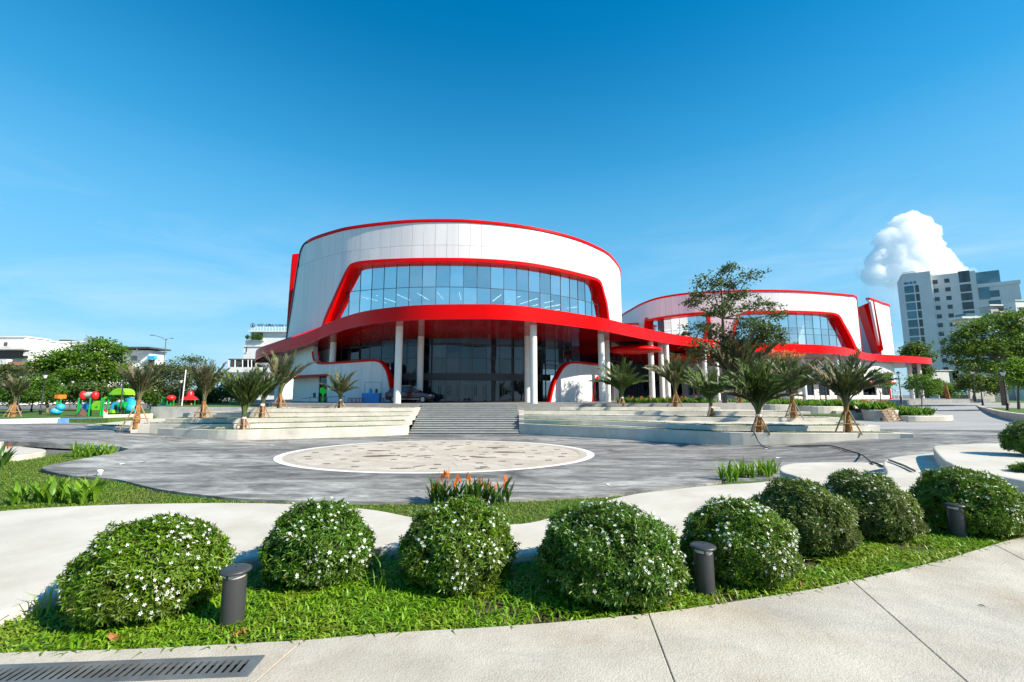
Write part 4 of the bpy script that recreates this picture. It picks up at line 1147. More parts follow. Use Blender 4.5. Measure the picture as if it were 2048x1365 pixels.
def blossom_mesh():
    vs = []; fs = []
    for k in range(5):
        a = 2 * math.pi * k / 5
        def P(r, da, z): return (r * math.cos(a + da), r * math.sin(a + da), z)
        n = len(vs); vs += [P(.002, 0, .0), P(.014, -.42, .004), P(.027, -.12, .006), P(.025, .32, .002), P(.013, .45, .003)]
        fs += [(n, n + 1, n + 2, n + 3, n + 4)]
    return MB().add(vs, fs).mesh('blossom', M['petal'])
BLOSSOM = blossom_mesh()
BUSHES = [  # centre px x, centre Y, half width, height, shoots, flowers, material, label
 (296, 3.78, .500, .69, 2300, 210, 'leaf_bush_b', 'widest dome bush with few white flowers at far left behind the bollard'),
 (637, 4.34, .460, .685, 1900, 190, 'leaf_bush_c', 'bright green flowering dome bush second from the left'),
 (916, 4.32, .500, .70, 1900, 220, 'leaf_bush', 'flowering dome bush in front of the orange flowers, third from the left'),
 (1221, 4.10, .590, .72, 2300, 300, 'leaf_bush_c', 'dome bush thick with white flowers just left of the middle bollard'),
 (1478, 4.42, .485, .68, 1900, 295, 'leaf_bush', 'dome bush with dense flowers on top just right of the middle bollard'),
 (1606, 5.12, .485, .74, 1900, 45, 'leaf_bush_dark', 'dull brownish green dome bush with almost no flowers'),
 (1735, 5.62, .520, .745, 1900, 130, 'leaf_bush_dark', 'dome bush between the dull bush and the rightmost bollard'),
 (1945, 5.70, .540, .77, 2000, 210, 'leaf_bush_b', 'large dome bush behind the rightmost bollard'),
]
for i, (x, Y, r, h, ns, nf, mt, lab) in enumerate(BUSHES):
    Y -= .13; zc = Y * CT - EYE * ST
    X = (x - 1024) / FPX * zc
    make_bush('flowering_bush', (X, Y), r, r * .95, h, ns, nf, M[mt], lab, 40 + i)
pb9 = at_z(2072, 918, .38)
b9 = make_bush('flowering_bush', (pb9[0] + .45, pb9[1] + .4), .46, .45, .74, 1100, 30, M['leaf_bush'], 'round bush at the right edge on the upper white platform', 77)
b9.location.z = .36
b10 = make_bush('flowering_bush', (at_z(2060, 945, .38)[0] + .1, at_z(2060, 945, .38)[1]), .30, .25, .16, 350, 4, M['leaf_bush'], 'low flat leafy patch at the right edge below the round bush', 78)
b10.location.z = .37

# ---------------- grass in the planting bed
bed_poly = [(p[0], p[1]) for p in nw[::-1]] + [(5.2, 5.4), (7.4, 7.4), (9.2, 8.0), (9.2, 6.2)] + [(p[0], p[1] - .012) for p in pf[::-1]]
P = scatter(bed_poly, 66000)
patch = np.sin(P[:, 0] * 2.3 + 1) * np.sin(P[:, 1] * 3.1 + P[:, 0]) + .6 * np.sin(P[:, 0] * 6.1) * np.sin(P[:, 1] * 7.3)
keep = (P[:, 0] > -6) & (P[:, 1] < 8) & (RNG.random(len(P)) < np.clip(.92 + .75 * patch, .06, 1))
P = P[keep]
P3 = np.concatenate([P, np.full((len(P), 1), -.03)], 1)
V1, T1 = blades(P3, .085, .0115, 1.0)
P4 = P3[RNG.random(len(P3)) < .28]; a = RNG.random(len(P4)) * 2 * np.pi
D = np.stack([np.cos(a), np.sin(a), .25 + .8 * RNG.random(len(P4))], 1)
V2, T2 = leaves(P4 + np.array([0, 0, .03]), D, np.tile([0, 0, 1.0], (len(P4), 1)) + .3 * RNG.normal(size=P4.shape), .045 + .03 * RNG.random(len(P4)), .016 + .008 * RNG.random(len(P4)), .15, .2)
V, T = join([(V1, T1), (V2, T2)])
g = obj('bed_grass', tri_mesh('bed_grass', V, T, M['grass'])); tag(g, 'bright broad-bladed grass around the dome bushes', 'grass', kind='stuff')
# a few long stalks
tuft = []
for (x, y) in ((90, 1232), (76, 1238), (755, 1180), (770, 1175), (1150, 1100), (1870, 1065), (330, 1230), (560, 1130), (1330, 1205)):
    q = at_z(x, y, 0); n = 9; Pq = np.tile(q, (n, 1)) + RNG.normal(size=(n, 3)) * np.array([.03, .03, 0]); Pq[:, 2] = -.02
    tuft.append(blades(Pq, .26, .008, .7))
V, T = join(tuft); g = obj('tall_grass', tri_mesh('tall_grass', V, T, M['grass'])); tag(g, 'scattered long grass stalks sticking up in the bed', 'grass', kind='stuff')

# lawn blades
lp = [(-34, 26), (-24, 23), (-19.5, 22.6), (-19, 21)] + [(x, plaza_front(x) - .02) for x in np.arange(-18.4, 7.0, .4)] + [(7.2, 8.5), (3.5, 8.5), (2, 7.6), (0, 6.6), (-4, 6.3), (-12, 6.8), (-34, 18)]
P = scatter(lp, 130000); dens = np.clip(14.0 / np.maximum(P[:, 1], 6), .35, 1); P = P[(RNG.random(len(P)) < dens)]
P3 = np.concatenate([P, np.full((len(P), 1), -1.285)], 1)
V, T = blades(P3, .06, .022, .8)
g = obj('lawn_grass', tri_mesh('lawn_grass', V, T, M['lawn'])); tag(g, 'short grass blades of the lawn before the plaza', 'grass', kind='stuff')
# grass on the terrace tiers
parts = []
for a, b, z in TERRACE_GRASS:
    n = len(a); P = []
    for i in range(n - 1):
        L = math.dist(a[i], a[i + 1]); k = int(L * 70)
        t = RNG.random((k, 1)); s = RNG.random((k, 1)) ** 1.3
        A = np.array(a[i]) * (1 - t) + np.array(a[i + 1]) * t; B = np.array(b[i]) * (1 - t) + np.array(b[i + 1]) * t
        P.append(np.concatenate([A * (1 - s) + B * s, np.full((k, 1), z)], 1))
    P = np.concatenate(P); keep = (np.sin(P[:, 0] * 1.1 + z * 9) + np.sin(P[:, 0] * 2.7 + z * 5) + RNG.normal(size=len(P)) * .8) > .1
    parts.append(blades(P[keep], .07, .03, .8))
V, T = join(parts); g = obj('terrace_grass', tri_mesh('terrace_grass', V, T, M['lawn'])); tag(g, 'patchy grass growing along the white terrace tiers', 'grass', kind='stuff')

# ---------------- broad-leaved plants (cannas)
def lance(L, W, bend, n=5):
    """one arching lance-shaped leaf as a strip, growing along +Z and bending to +X"""
    V = []; F = []
    for i in range(n + 1):
        t = i / n; a = bend * t; x = L * t * math.sin(a * .8); z = L * t * math.cos(a * .6)
        w = W * (math.sin(math.pi * min(1, t * .92 + .06)) ** .8) * .5 if i < n else .001
        V += [(x, -w, z), (x - w * .25, 0, z), (x, w, z)]
    for i in range(n):
        for k in (0, 1): F.append((3 * i + k, 3 * i + k + 1, 3 * i + 4 + k, 3 * i + 3 + k))
    return np.array(V), F
def canna_mesh(name, h, nl, mat, seed, flowers=0, wfac=.2):
    r = random.Random(seed); mb = MB(); fl = MB()
    for k in range(nl):
        a = 2 * math.pi * k / nl + r.uniform(-.5, .5); L = h * r.uniform(.6, 1.05)
        V, F = lance(L, L * wfac * r.uniform(.8, 1.2), r.uniform(.3, .95)); z0 = h * r.uniform(0, .12)
        c, s = math.cos(a), math.sin(a)
        mb.add([(v[0] * c - v[1] * s + .03 * c, v[0] * s + v[1] * c + .03 * s, v[2] + z0) for v in V], F)
    return mb.mesh(name, mat, True)
def flower_mesh(h, seed):
    r = random.Random(seed); mb = MB()
    for k in range(6):
        a = r.uniform(0, 6.28); z = h + r.uniform(-.1, .06); d = r.uniform(.03, .06)
        mb.add([(0, 0, z - .05), (d * math.cos(a) - .02, d * math.sin(a), z + .02), (d * math.cos(a) * .8, d * math.sin(a) * .8, z + .09), (d * math.cos(a) + .02, d * math.sin(a) + .02, z + .02)], [(0, 1, 2, 3)])
    mb.tube([(0, 0, h * .3), (0, 0, h)], .006, 4)
    return mb.mesh('flower_spike', M['orange'])
CAN = [canna_mesh('leafy_plant', .62, 7, M['canna_lime'], s, wfac=.17) for s in range(5)]
CAND = [canna_mesh('dark_leafy_plant', .55, 10, M['canna_dark'], 20 + s, wfac=.15) for s in range(4)]
CANT = [canna_mesh('thin_leafy_plant', .42, 9, M['canna_lime'], 40 + s, wfac=.11) for s in range(4)]
FLW = [flower_mesh(.44 + .05 * s, s) for s in range(4)]
ORD = ['leftmost', 'second', 'third', 'fourth', 'fifth', 'sixth', 'seventh', 'eighth', 'ninth', 'tenth', 'eleventh', 'twelfth', 'thirteenth', 'fourteenth', 'fifteenth']
def plants(name, pts, meshes, z, label, group, seed, sc=(.8, 1.15), flowers=0.0, cat='plant'):
    r = random.Random(seed); what = label
    for kk, (x, y) in enumerate(sorted(pts)):
        label = (ORD[kk] if kk == 0 else ORD[kk] + ' from the left') + ' ' + what
        p = at_z(x, y, z); s = r.uniform(*sc)
        o = obj(name, r.choice(meshes), None, (p[0], p[1], z - .01), (0, 0, r.uniform(0, 6.3)), (s, s, s))
        tag(o, label, cat, group)
        if r.random() < flowers:
            obj('flower_spike', r.choice(FLW), o, (r.uniform(-.05, .05), 0, 0), (r.uniform(-.15, .15), r.uniform(-.15, .15), 0))
r = random.Random(8)
plants('leafy_plant', [(28 + 12.5 * k + r.uniform(-4, 4), 1011 - .35 * k + r.uniform(-9, 2)) for k in range(14)], CAN, -1.28, 'of the bright broad-leaved plants in the left lawn', 'young plants in the left lawn row', 1, (.8, 1.25))
plants('leafy_plant', [(150 + 6.2 * k + r.uniform(-2, 2), 914 + r.uniform(-5, 3)) for k in range(13)], CANT, -1.27, 'of the light green plants at the lawn tip', 'plants in the clump by the plaza edge', 2, (1.3, 1.8))
plants('leafy_plant', [(1445 + 9 * k + r.uniform(-3, 3), 968 - .9 * k + r.uniform(-6, 1)) for k in range(13)], CANT, -1.28, 'of the sword-leaved plants right of centre', 'plants in the clump right of centre', 3, (1.4, 1.9))
plants('flowering_plant', [(862 + 11.5 * k + r.uniform(-4, 4), 1012 + r.uniform(-5, 4)) for k in range(14)], CAND, -1.28, 'of the orange-flowered plants behind the third bush', 'orange flowering plants in the lawn', 4, (1.0, 1.4), flowers=.95)
plants('flowering_plant', [(3, 934), (-4, 930), (10, 932)], CAND, -1.27, 'of the orange-flowered plants at the left picture edge', 'orange flowering plants at the left edge', 5, (1.2, 1.6), flowers=.5)
def bed_mass(name, poly, z, n, label, seed, h=.6, flowers=25, mats=('canna', 'orange')):
    rng = np.random.default_rng(seed); P = scatter(poly, n, rng); parts = []
    for k in range(6):
        a = rng.random(n) * 2 * np.pi; tl = .15 + .5 * rng.random(n)
        D = np.stack([np.cos(a) * tl, np.sin(a) * tl, np.ones(n)], 1); Nn = np.stack([-np.cos(a), -np.sin(a), tl], 1)
        L = h * (.55 + .6 * rng.random(n))
        parts.append(leaves(np.concatenate([P, np.full((n, 1), z)], 1) + .04 * rng.normal(size=(n, 3)) * np.array([1, 1, 0]), D, Nn, L, L * .2, .15, .1))
    V, T = join(parts); nm_ = len(T)
    if flowers:
        Pf = P[rng.choice(n, flowers)]; C = np.concatenate([Pf, np.full((flowers, 1), z + h * .95)], 1); fp = []
        for k in range(5): fp.append(leaves(C + .04 * rng.normal(size=C.shape), rand_dirs(flowers, rng) + np.array([0, 0, .4]), rand_dirs(flowers, rng), .16, .09))
        V2, T2 = join(fp); T2 = T2 + len(V); V = np.concatenate([V, V2]); T = np.concatenate([T, T2])
    idx = np.zeros(len(T), int); idx[nm_:] = 1
    o = obj(name, tri_mesh(name, V, T, [M[mats[0]], M[mats[1]]], idx)); tag(o, label, 'plants', kind='stuff')

# ---------------- palms
FTH = [.06, .20, .36, .54, .74, .98]
def frond_mesh(name, th, droop, seed, mat, nl=38):
    """pinnate frond 1 m long rising from a tied base, then swinging out to +X"""
    rng = np.random.default_rng(seed); mb = MB(); L = 1.0
    P = [np.zeros(3)]; m = 14
    for i in range(m):
        t = (i + .5) / m; s_ = min(1, t / .45); s_ = s_ * s_ * (3 - 2 * s_)
        a = th * (.25 + .85 * s_) + droop * t ** 2.2
        P.append(P[-1] + np.array([math.sin(a), 0, math.cos(a)]) / m)
    P = np.array(P); tt = np.linspace(0, 1, m + 1)
    mb.tube([tuple(p) for p in P], [.014 * (1 - .85 * i / m) + .002 for i in range(m + 1)], 4)
    V0 = np.array(mb.v); T0 = []
    for f in mb.f:
        for k in range(1, len(f) - 1): T0.append((f[0], f[k], f[k + 1]))
    T0 = np.array(T0)
    C = []; D = []; Nn = []; Ls = []
    at = lambda t: np.array([np.interp(t, tt, P[:, k]) for k in range(3)])
    for i in range(nl):
        t = .22 + .78 * (i + .5) / nl
        q = at(t); tg = at(min(t + .05, 1)) - at(t - .05); tg /= np.linalg.norm(tg); nrm = np.cross(tg, [0, 1, 0])
        ll = .24 * math.sin(math.pi * (.14 + .78 * t) ** .9) ** .8
        for s in (-1, 1):
            d_ = tg * rng.uniform(.8, 1.1) + np.array([0, s, 0]) * rng.uniform(.3, .62) - nrm * rng.uniform(-.05, .40)
            C.append(q); D.append(d_); Nn.append(-nrm + .4 * rng.normal(size=3)); Ls.append(ll * rng.uniform(.75, 1.15))
    V1, T1 = leaves(np.array(C), np.array(D), np.array(Nn), np.array(Ls), .0065, .25, .22)
    V, T = join([(V0, T0), (V1, T1)])
    return tri_mesh(name, V, T, mat)
FR = {k: [[frond_mesh('frond', th, .25 + .5 * th, 3 * i + j, M[k]) for j in range(2)] for i, th in enumerate(FTH)] for k in ('frond', 'frond_lush', 'frond_dry')}
def make_palm(c, trunk_h, flen, nf, kind, label, seed, tilt=(.03, .75), stakes=True, wrap=False, lean=(0, 0), stake_h=None, trunk_r=.17, mix=.12):
    r = random.Random(seed)
    root = empty('palm_tree', c, label=label, cat='palm', group='young staked palms on the terraces')
    # fibrous trunk with leaf-base knobs
    mb = MB(); n = 10; prof = []
    for i in range(n + 1):
        t = i / n; prof.append((trunk_r * (1.15 - .45 * t + .10 * math.sin(t * 19 + seed)) , trunk_h * t))
    mb.lathe(prof, (0, 0, 0), 12)
    for i in range(46):
        a = i * 2.4; z = trunk_h * (.04 + .95 * i / 46); rr = trunk_r * (1.15 - .45 * z / trunk_h)
        ca, sa = math.cos(a), math.sin(a)
        mb.add([(rr * ca * .9 - .05 * sa, rr * sa * .9 + .05 * ca, z), (rr * ca * .9 + .05 * sa, rr * sa * .9 - .05 * ca, z), ((rr + .045) * ca, (rr + .045) * sa, z + .17)], [(0, 1, 2)])
    mb.build('trunk', M['palmtrunk'], root, smooth=False)
    if wrap: MB().lathe([(trunk_r * .85, trunk_h * .80), (trunk_r * .92, trunk_h * .85), (trunk_r * .85, trunk_h * .93)], (0, 0, 0), 12).build('sack_wrap', M['paintwhite'], root)
    nf = max(12, int(nf * .8))
    for k in range(nf):
        t = k / max(1, nf - 1)
        ti = tilt[0] + (tilt[1] - tilt[0]) * t ** .8 + r.uniform(-.06, .06)
        a = k * 2.39996 + r.uniform(-.3, .3)
        kk = kind if r.random() > mix else 'frond_dry'
        vi = int(np.argmin([abs(x - ti) for x in FTH])); me = r.choice(FR[kk][vi])
        s = flen * r.uniform(.8, 1.08)
        q = Matrix.Rotation(a, 4, 'Z') @ Matrix.Rotation(.3 * (ti - FTH[vi]) + r.uniform(-.04, .04), 4, 'Y')
        q = Matrix.Rotation(lean[0], 4, 'Y') @ Matrix.Rotation(lean[1], 4, 'X') @ q
        obj('frond', me, root, (0.05 * math.cos(a), .05 * math.sin(a), trunk_h * .93), q.to_euler(), (s, s, s))
    if stakes:
        sh = stake_h or trunk_h * .8; R = sh * .46 + .16
        for k in range(4):
            a = .5 + k * math.pi / 2 + r.uniform(-.2, .2)
            MB().tube([(R * math.cos(a), R * math.sin(a), -.1), (trunk_r * .8 * math.cos(a), trunk_r * .8 * math.sin(a), sh)], .038, 6).build('stake', M['wood'] if seed % 3 else M['greywood'], root)
        zz = sh * .42; Rz = R + (trunk_r * .8 - R) * .42 + .02; pts = []
        for k in range(4):
            a0 = .5 + k * math.pi / 2; a1 = a0 + math.pi / 2
            MB().tube([(Rz * 1.15 * math.cos(a0), Rz * 1.15 * math.sin(a0), zz), (Rz * 1.15 * math.cos(a1), Rz * 1.15 * math.sin(a1), zz)], .026, 5).build('cross_bar', M['wood'], root)
    return root
def palm_px(x, ybase, z, ytrunk, ytop, kind, label, seed, nf=22, tilt=(.03, .75), wrap=False, lean=(0, 0), Y=None, **kw):
    if Y is None: p = at_z(x, ybase, z)
    else: p = at_y(x, ybase, Y); p = (p[0], Y, z)
    zt = at_y(x, ytrunk, p[1])[2]; zz = at_y(x, ytop, p[1])[2]
    return make_palm((p[0], p[1], z), max(.5, zt - z), (zz - zt) * 1.05, nf, kind, label, seed, tilt, True, wrap, lean, **kw)
L1, L2, L3, L4, L5 = TL
palm_px(272, 857, L1, 800, 722, 'frond', 'grey staked palm at the left tip of the lowest left terrace', 1, 26, (.05, .62), mix=.35)
palm_px(405, 836.5, L3, 803, 726, 'frond', 'wind-blown grey palm second from the left on the left terraces', 2, 20, (.05, .5), lean=(.05, 0), mix=.4)
palm_px(486, 859, L1, 833, 738, 'frond_lush', 'lush green palm in short stakes on the lowest left terrace', 3, 36, (.03, .55), mix=0, wrap=True)
palm_px(523, 836, L3, 806, 735, 'frond', 'small palm behind the lush palm on the left terraces', 4, 20, (.05, .62), lean=(.15, 0), wrap=True)
palm_px(559, 817, L5, 787, 704, 'frond', 'tall thin palm by the left canopy column', 5, 16, (.03, .62), lean=(.08, 0), mix=.3)
palm_px(680, 816.5, L5, 798, 738, 'frond', 'small palm in front of the left white wall', 6, 20, (.05, .95), wrap=True)
palm_px(1244, 814, TR[4], 793, 722, 'frond_lush', 'spreading palm by the right canopy columns', 7, 24, (.05, 1.0), mix=.05, wrap=True)
palm_px(1352, 814, TR[4], 783, 705, 'frond', 'palm with orange trunk before the layered tree', 8, 24, (.05, .85), mix=.2)
palm_px(1423, 834, TR[2], 812, 730, 'frond_lush', 'dark green palm in front of the layered tree trunk', 9, 26, (.05, .8), mix=.05, wrap=True)
palm_px(1480, 812, TR[4], 792, 668, 'frond', 'tall feathery grey palm behind the biggest palm', 10, 26, (.03, .55), mix=.5)
palm_px(1519, 865, TR[0], 826, 716, 'frond_lush', 'biggest arching palm on the lowest right terrace', 11, 46, (.03, .95), mix=.03, wrap=True)
palm_px(1587, 836, TR[2], 799, 706, 'frond', 'tall palm right of the biggest palm', 12, 28, (.04, .85), mix=.15)
palm_px(1697, 865, TR[0], 812, 708, 'frond', 'rightmost palm on the lowest right terrace', 13, 26, (.04, .9), mix=.25, lean=(.05, 0))
pl = at_g(25, 838); make_palm((pl[0], pl[1], -.3), 1.3, 2.6, 18, 'frond', 'palm at the far left beside the white wall', 14, (.05, .5), mix=.3)

# ---------------- trees
def make_tree(name, base, clumps, nleaf, lsize, mat, label, seed, trunk_r=.2, group=None, trunk_mat=None, flat=.6, fork=.45, twig=14, branches=True, gather=.25, cat='tree'):
    """clumps: (x, y, z, rx, ry, rz) world ellipsoids of the crown"""
    rng = np.random.default_rng(seed); r = random.Random(seed)
    root = empty(name, base, label=label, cat=cat, group=group)
    B = np.array(base); tm = MB(); bark = trunk_mat or M['bark']
    C = [np.array(c[:3]) - B for c in clumps]
    top = max(c[2] for c in C); cen = np.mean(C, 0)
    fz = max(.5, min(c[2] for c in C) * .75) if fork is None else top * fork
    f = np.array([cen[0] * .35, cen[1] * .35, fz])
    tm.tube([(0, 0, -.1), (f[0] * .3 + .05, f[1] * .3, fz * .5), tuple(f)], [trunk_r * 1.2, trunk_r * .9, trunk_r * .7], 9)
    for c in C:
        s = f if c[2] > fz else np.array([f[0] * .5, f[1] * .5, max(.3, c[2] * .75)])
        mid = (s + c) / 2 + np.array([r.uniform(-.2, .2), r.uniform(-.2, .2), -.06 * np.linalg.norm(c - s)])
        tm.tube([tuple(s), tuple(mid), tuple(c)], [trunk_r * .5, trunk_r * .32, trunk_r * .12], 6)
    tm.build('trunk', bark, root, angle=50)
    vol = np.array([c[3] * c[5] for c in clumps]); share = vol / vol.sum(); parts = []
    for c, cc, sh in zip(clumps, C, share):
        n = max(40, int(nleaf * sh)); nt_ = max(6, n // twig)
        d = rand_dirs(nt_, rng); rad = rng.random(nt_) ** .38
        W = cc + d * rad[:, None] * np.array(c[3:6]) * (1 + .22 * rng.normal(size=(nt_, 1)))
        k = rng.integers(0, nt_, n); P = W[k] + rng.normal(size=(n, 3)) * gather * np.array([min(c[3], 1.6), min(c[3], 1.6), min(c[5], 1.2) * .7])
        Nn = unit(np.array([0, 0, 1.0]) * flat + rng.normal(size=(n, 3)) * .55); D = unit(np.cross(Nn, rand_dirs(n, rng)))
        L = lsize * (.6 + .8 * rng.random(n)); parts.append(leaves(P, D, Nn, L, L * .55, .1, .15))
    V, T = join(parts)
    o = obj('crown', tri_mesh('crown', V, T, mat), root)
    return root
def cl(Y, items):
    """crown ellipsoids from photo measurements (x, y, rx, ry) at distance Y"""
    out = []
    for it in items:
        x, y, rx, ry = it[:4]; dy = it[4] if len(it) > 4 else 0
        p = at_y(x, y, Y + dy); k = (Y + dy) / FPX
        out.append((p[0], p[1], p[2], rx * k, rx * k * .9, ry * k))
    return out
# layered almond tree before drum B
tb = at_z(1449, 806, TR[4]); Y0 = 42.0
tp = at_y(1449, 806, Y0)
lay = cl(Y0, [(1465, 534, 24, 7), (1440, 545, 20, 7, .6), (1420, 562, 34, 12), (1500, 549, 26, 9), (1460, 566, 28, 12), (1408, 590, 34, 13), (1470, 592, 36, 14, .8), (1385, 607, 24, 9), (1520, 612, 36, 13), (1455, 615, 30, 14, -.6), (1420, 628, 26, 11), (1552, 628, 20, 11), (1400, 656, 34, 11), (1372, 667, 14, 6), (1440, 668, 30, 14), (1500, 652, 42, 20, -.8), (1535, 668, 34, 20, -.5), (1515, 682, 34, 14), (1410, 690, 36, 14), (1470, 692, 36, 16), (1560, 676, 12, 20), (1390, 712, 28, 12), (1440, 715, 34, 14)])
make_tree('layered_tree', (tp[0], Y0, .6), lay, 10500, .25, M['tree_e'], 'tall layered dark tree standing before the smaller drum', 5, trunk_r=.19, fork=.62, twig=11, gather=.20, flat=.55)
# flame tree with orange blossom behind palms
make_tree('flowering_tree', (at_y(1560, 800, 50)[0], 50, .5), cl(50, [(1545, 728, 40, 14), (1585, 745, 30, 14), (1530, 752, 30, 12), (1500, 735, 20, 12)]), 5000, .2, M['tree_c'], 'small feathery tree with orange blossoms behind the palms', 6, trunk_r=.12)
fl_ = cl(49.5, [(1572, 706, 22, 7), (1592, 712, 20, 5), (1540, 704, 14, 6), (1560, 716, 22, 5)])
pp = []
for c in fl_:
    n = 130; d = rand_dirs(n); P = np.array(c[:3]) + d * (RNG.random((n, 1)) ** .5) * np.array(c[3:6]); pp.append(leaves(P, rand_dirs(n), rand_dirs(n), .2, .14))
V, T = join(pp); ft = [o for o in bpy.data.objects if o.name.startswith('flowering_tree')][0]
o = obj('orange_blossom', tri_mesh('orange_blossom', V - np.array(ft.location), T, M['orange']), ft); o['kind'] = 'stuff'
# big tree on the right
Yr = 60.0
tb = at_y(2010, 800, Yr)
make_tree('broad_tree', (tb[0], Yr, .1), cl(Yr, [(1925, 672, 28, 15), (1955, 655, 34, 18), (2000, 640, 38, 15), (2030, 660, 34, 22), (1910, 702, 24, 13), (1950, 698, 38, 22), (1995, 690, 42, 26), (2040, 700, 36, 26), (2030, 628, 24, 10), (1930, 728, 24, 13), (1970, 735, 34, 16), (2020, 738, 40, 16), (2075, 680, 40, 40)]), 19000, .33, M['tree_f'], 'big broad green tree on the right lawn before the tower', 8, trunk_r=.33, fork=.5, twig=16, gather=.22)
make_tree('round_tree', (at_y(1831, 760, 110)[0], 110, .3), cl(110, [(1822, 705, 18, 12), (1836, 695, 18, 11), (1850, 742, 18, 12), (1815, 718, 16, 10), (1840, 715, 26, 16)]), 5200, .55, M['tree_b'], 'round dark tree behind the right tip of the canopy', 9, trunk_r=.3, gather=.3)
make_tree('young_tree', (at_y(1760, 805, 46)[0], 46, -.1), cl(46, [(1757, 757, 16, 11), (1768, 768, 12, 10), (1748, 748, 10, 7), (1775, 752, 10, 8)]), 1500, .2, M['tree_d'], 'slim young tree before the right end of the smaller drum', 10, trunk_r=.06)
make_tree('young_tree', (at_y(1842, 812, 44)[0], 44, -.2), cl(44, [(1836, 762, 20, 12), (1856, 776, 20, 12), (1822, 775, 10, 8), (1868, 766, 14, 8), (1850, 756, 12, 6)]), 2300, .2, M['tree_d'], 'leafy young tree leaning before the right canopy columns', 11, trunk_r=.06)
make_tree('young_tree', (at_y(1640, 810, 44)[0], 44, .3), cl(44, [(1640, 752, 20, 10), (1662, 764, 12, 8), (1622, 762, 12, 8)]), 1500, .2, M['tree_c'], 'thin young tree with bare twigs among the right palms', 12, trunk_r=.05)
make_tree('street_tree', (at_y(1885, 790, 105)[0], 105, .3), cl(105, [(1870, 776, 20, 14), (1895, 780, 22, 12), (1855, 782, 14, 10)]), 3500, .5, M['tree_d'], 'low green tree behind the canopy tip by the road end', 13, trunk_r=.2, gather=.3)
make_tree('street_tree', (at_y(1945, 790, 80)[0], 80, .3), cl(80, [(1940, 762, 18, 16), (1965, 768, 24, 14), (1925, 775, 10, 9), (1990, 770, 26, 16)]), 4500, .42, M['tree_b'], 'dark tree mass behind the right lawn lamps', 14, trunk_r=.2, gather=.3)
make_tree('street_tree', (at_y(2035, 800, 48)[0], 48, .1), cl(48, [(2030, 745, 22, 18), (2052, 760, 24, 18), (2038, 725, 16, 10)]), 3200, .26, M['tree_a'], 'bright green young tree at the right picture edge', 15, trunk_r=.12, gather=.3)
# trees at left behind the playground
Yl = 62.0
make_tree('park_tree', (at_y(180, 820, Yl)[0], Yl, -.3), cl(Yl, [(205, 690, 26, 12), (160, 712, 40, 18), (215, 722, 34, 20), (120, 718, 34, 16), (90, 735, 30, 18), (180, 750, 44, 20), (130, 755, 40, 20), (230, 745, 24, 18), (195, 684, 12, 8), (240, 702, 16, 10)]), 15000, .36, M['tree_a'], 'bright green spreading tree behind the playground', 16, trunk_r=.3, gather=.25)
make_tree('park_tree', (at_y(95, 820, 50)[0], 50, -.3), cl(50, [(90, 772, 24, 16), (75, 785, 20, 14), (108, 785, 18, 12), (60, 770, 16, 14)]), 4200, .28, M['tree_d'], 'low round tree left of the playground', 17, trunk_r=.14, gather=.3)
make_tree('park_tree', (at_y(175, 822, 55)[0], 55, -.3), cl(55, [(165, 776, 26, 10), (195, 780, 26, 11), (150, 790, 18, 10), (220, 788, 20, 10)]), 4800, .3, M['tree_b'], 'dark spreading tree right behind the red play roofs', 18, trunk_r=.16, gather=.3)
make_tree('park_tree', (at_y(20, 820, 58)[0], 58, -.3), cl(58, [(15, 738, 26, 9), (45, 745, 20, 12), (-15, 745, 26, 14), (30, 770, 34, 18), (0, 780, 34, 20)]), 5500, .32, M['tree_c'], 'olive tree below the houses at the left edge', 19, trunk_r=.18, gather=.3)
make_tree('park_tree', (at_y(335, 820, 60)[0], 60, -.3), cl(60, [(330, 745, 26, 18), (300, 765, 26, 20), (360, 740, 22, 14), (345, 775, 34, 18), (310, 735, 22, 10), (280, 760, 20, 22)]), 6500, .28, M['tree_c'], 'brownish olive tree right of the playground', 20, trunk_r=.2, gather=.3)
make_tree('park_tree', (at_y(395, 820, 66)[0], 66, -.3), cl(66, [(385, 720, 20, 9), (395, 745, 26, 16), (420, 760, 20, 16), (370, 760, 22, 16), (405, 785, 30, 14)]), 5200, .28, M['tree_c'], 'airy olive tree right of the tall street light', 21, trunk_r=.18, gather=.3)
make_tree('park_tree', (at_y(440, 815, 70)[0], 70, .3), cl(70, [(440, 785, 26, 14), (470, 790, 22, 12), (420, 795, 20, 10)]), 3600, .3, M['tree_d'], 'low dark green tree before the white hotel', 22, trunk_r=.14, gather=.3)
make_tree('park_tree', (at_y(268, 822, 58)[0], 58, -.3), cl(58, [(262, 752, 20, 14), (285, 775, 24, 16), (250, 782, 20, 14), (300, 792, 20, 12)]), 5200, .28, M['tree_f'], 'dark green tree right behind the lime play roof', 23, trunk_r=.16, gather=.3)
make_tree('park_tree', (at_y(40, 825, 47)[0], 47, -.3), cl(47, [(30, 790, 26, 14), (62, 795, 20, 12), (5, 785, 22, 16), (-20, 790, 20, 16)]), 4500, .26, M['tree_f'], 'dark bushy tree at the left edge behind the white wall', 24, trunk_r=.12, gather=.3)
make_tree('park_tree', (at_y(345, 822, 68)[0], 68, -.3), cl(68, [(330, 795, 22, 10), (360, 792, 24, 12), (392, 798, 22, 10), (310, 800, 18, 9), (420, 800, 20, 9)]), 5200, .3, M['tree_f'], 'low dark hedge-like tree behind the red play hut', 25, trunk_r=.12, gather=.3)
make_tree('park_tree', (at_y(120, 825, 70)[0], 70, -.3), cl(70, [(100, 790, 26, 14), (140, 792, 26, 14), (60, 795, 24, 12), (180, 795, 26, 12), (220, 795, 26, 12)]), 6000, .34, M['tree_f'], 'dark tree row deep behind the playground', 26, trunk_r=.15, gather=.3)
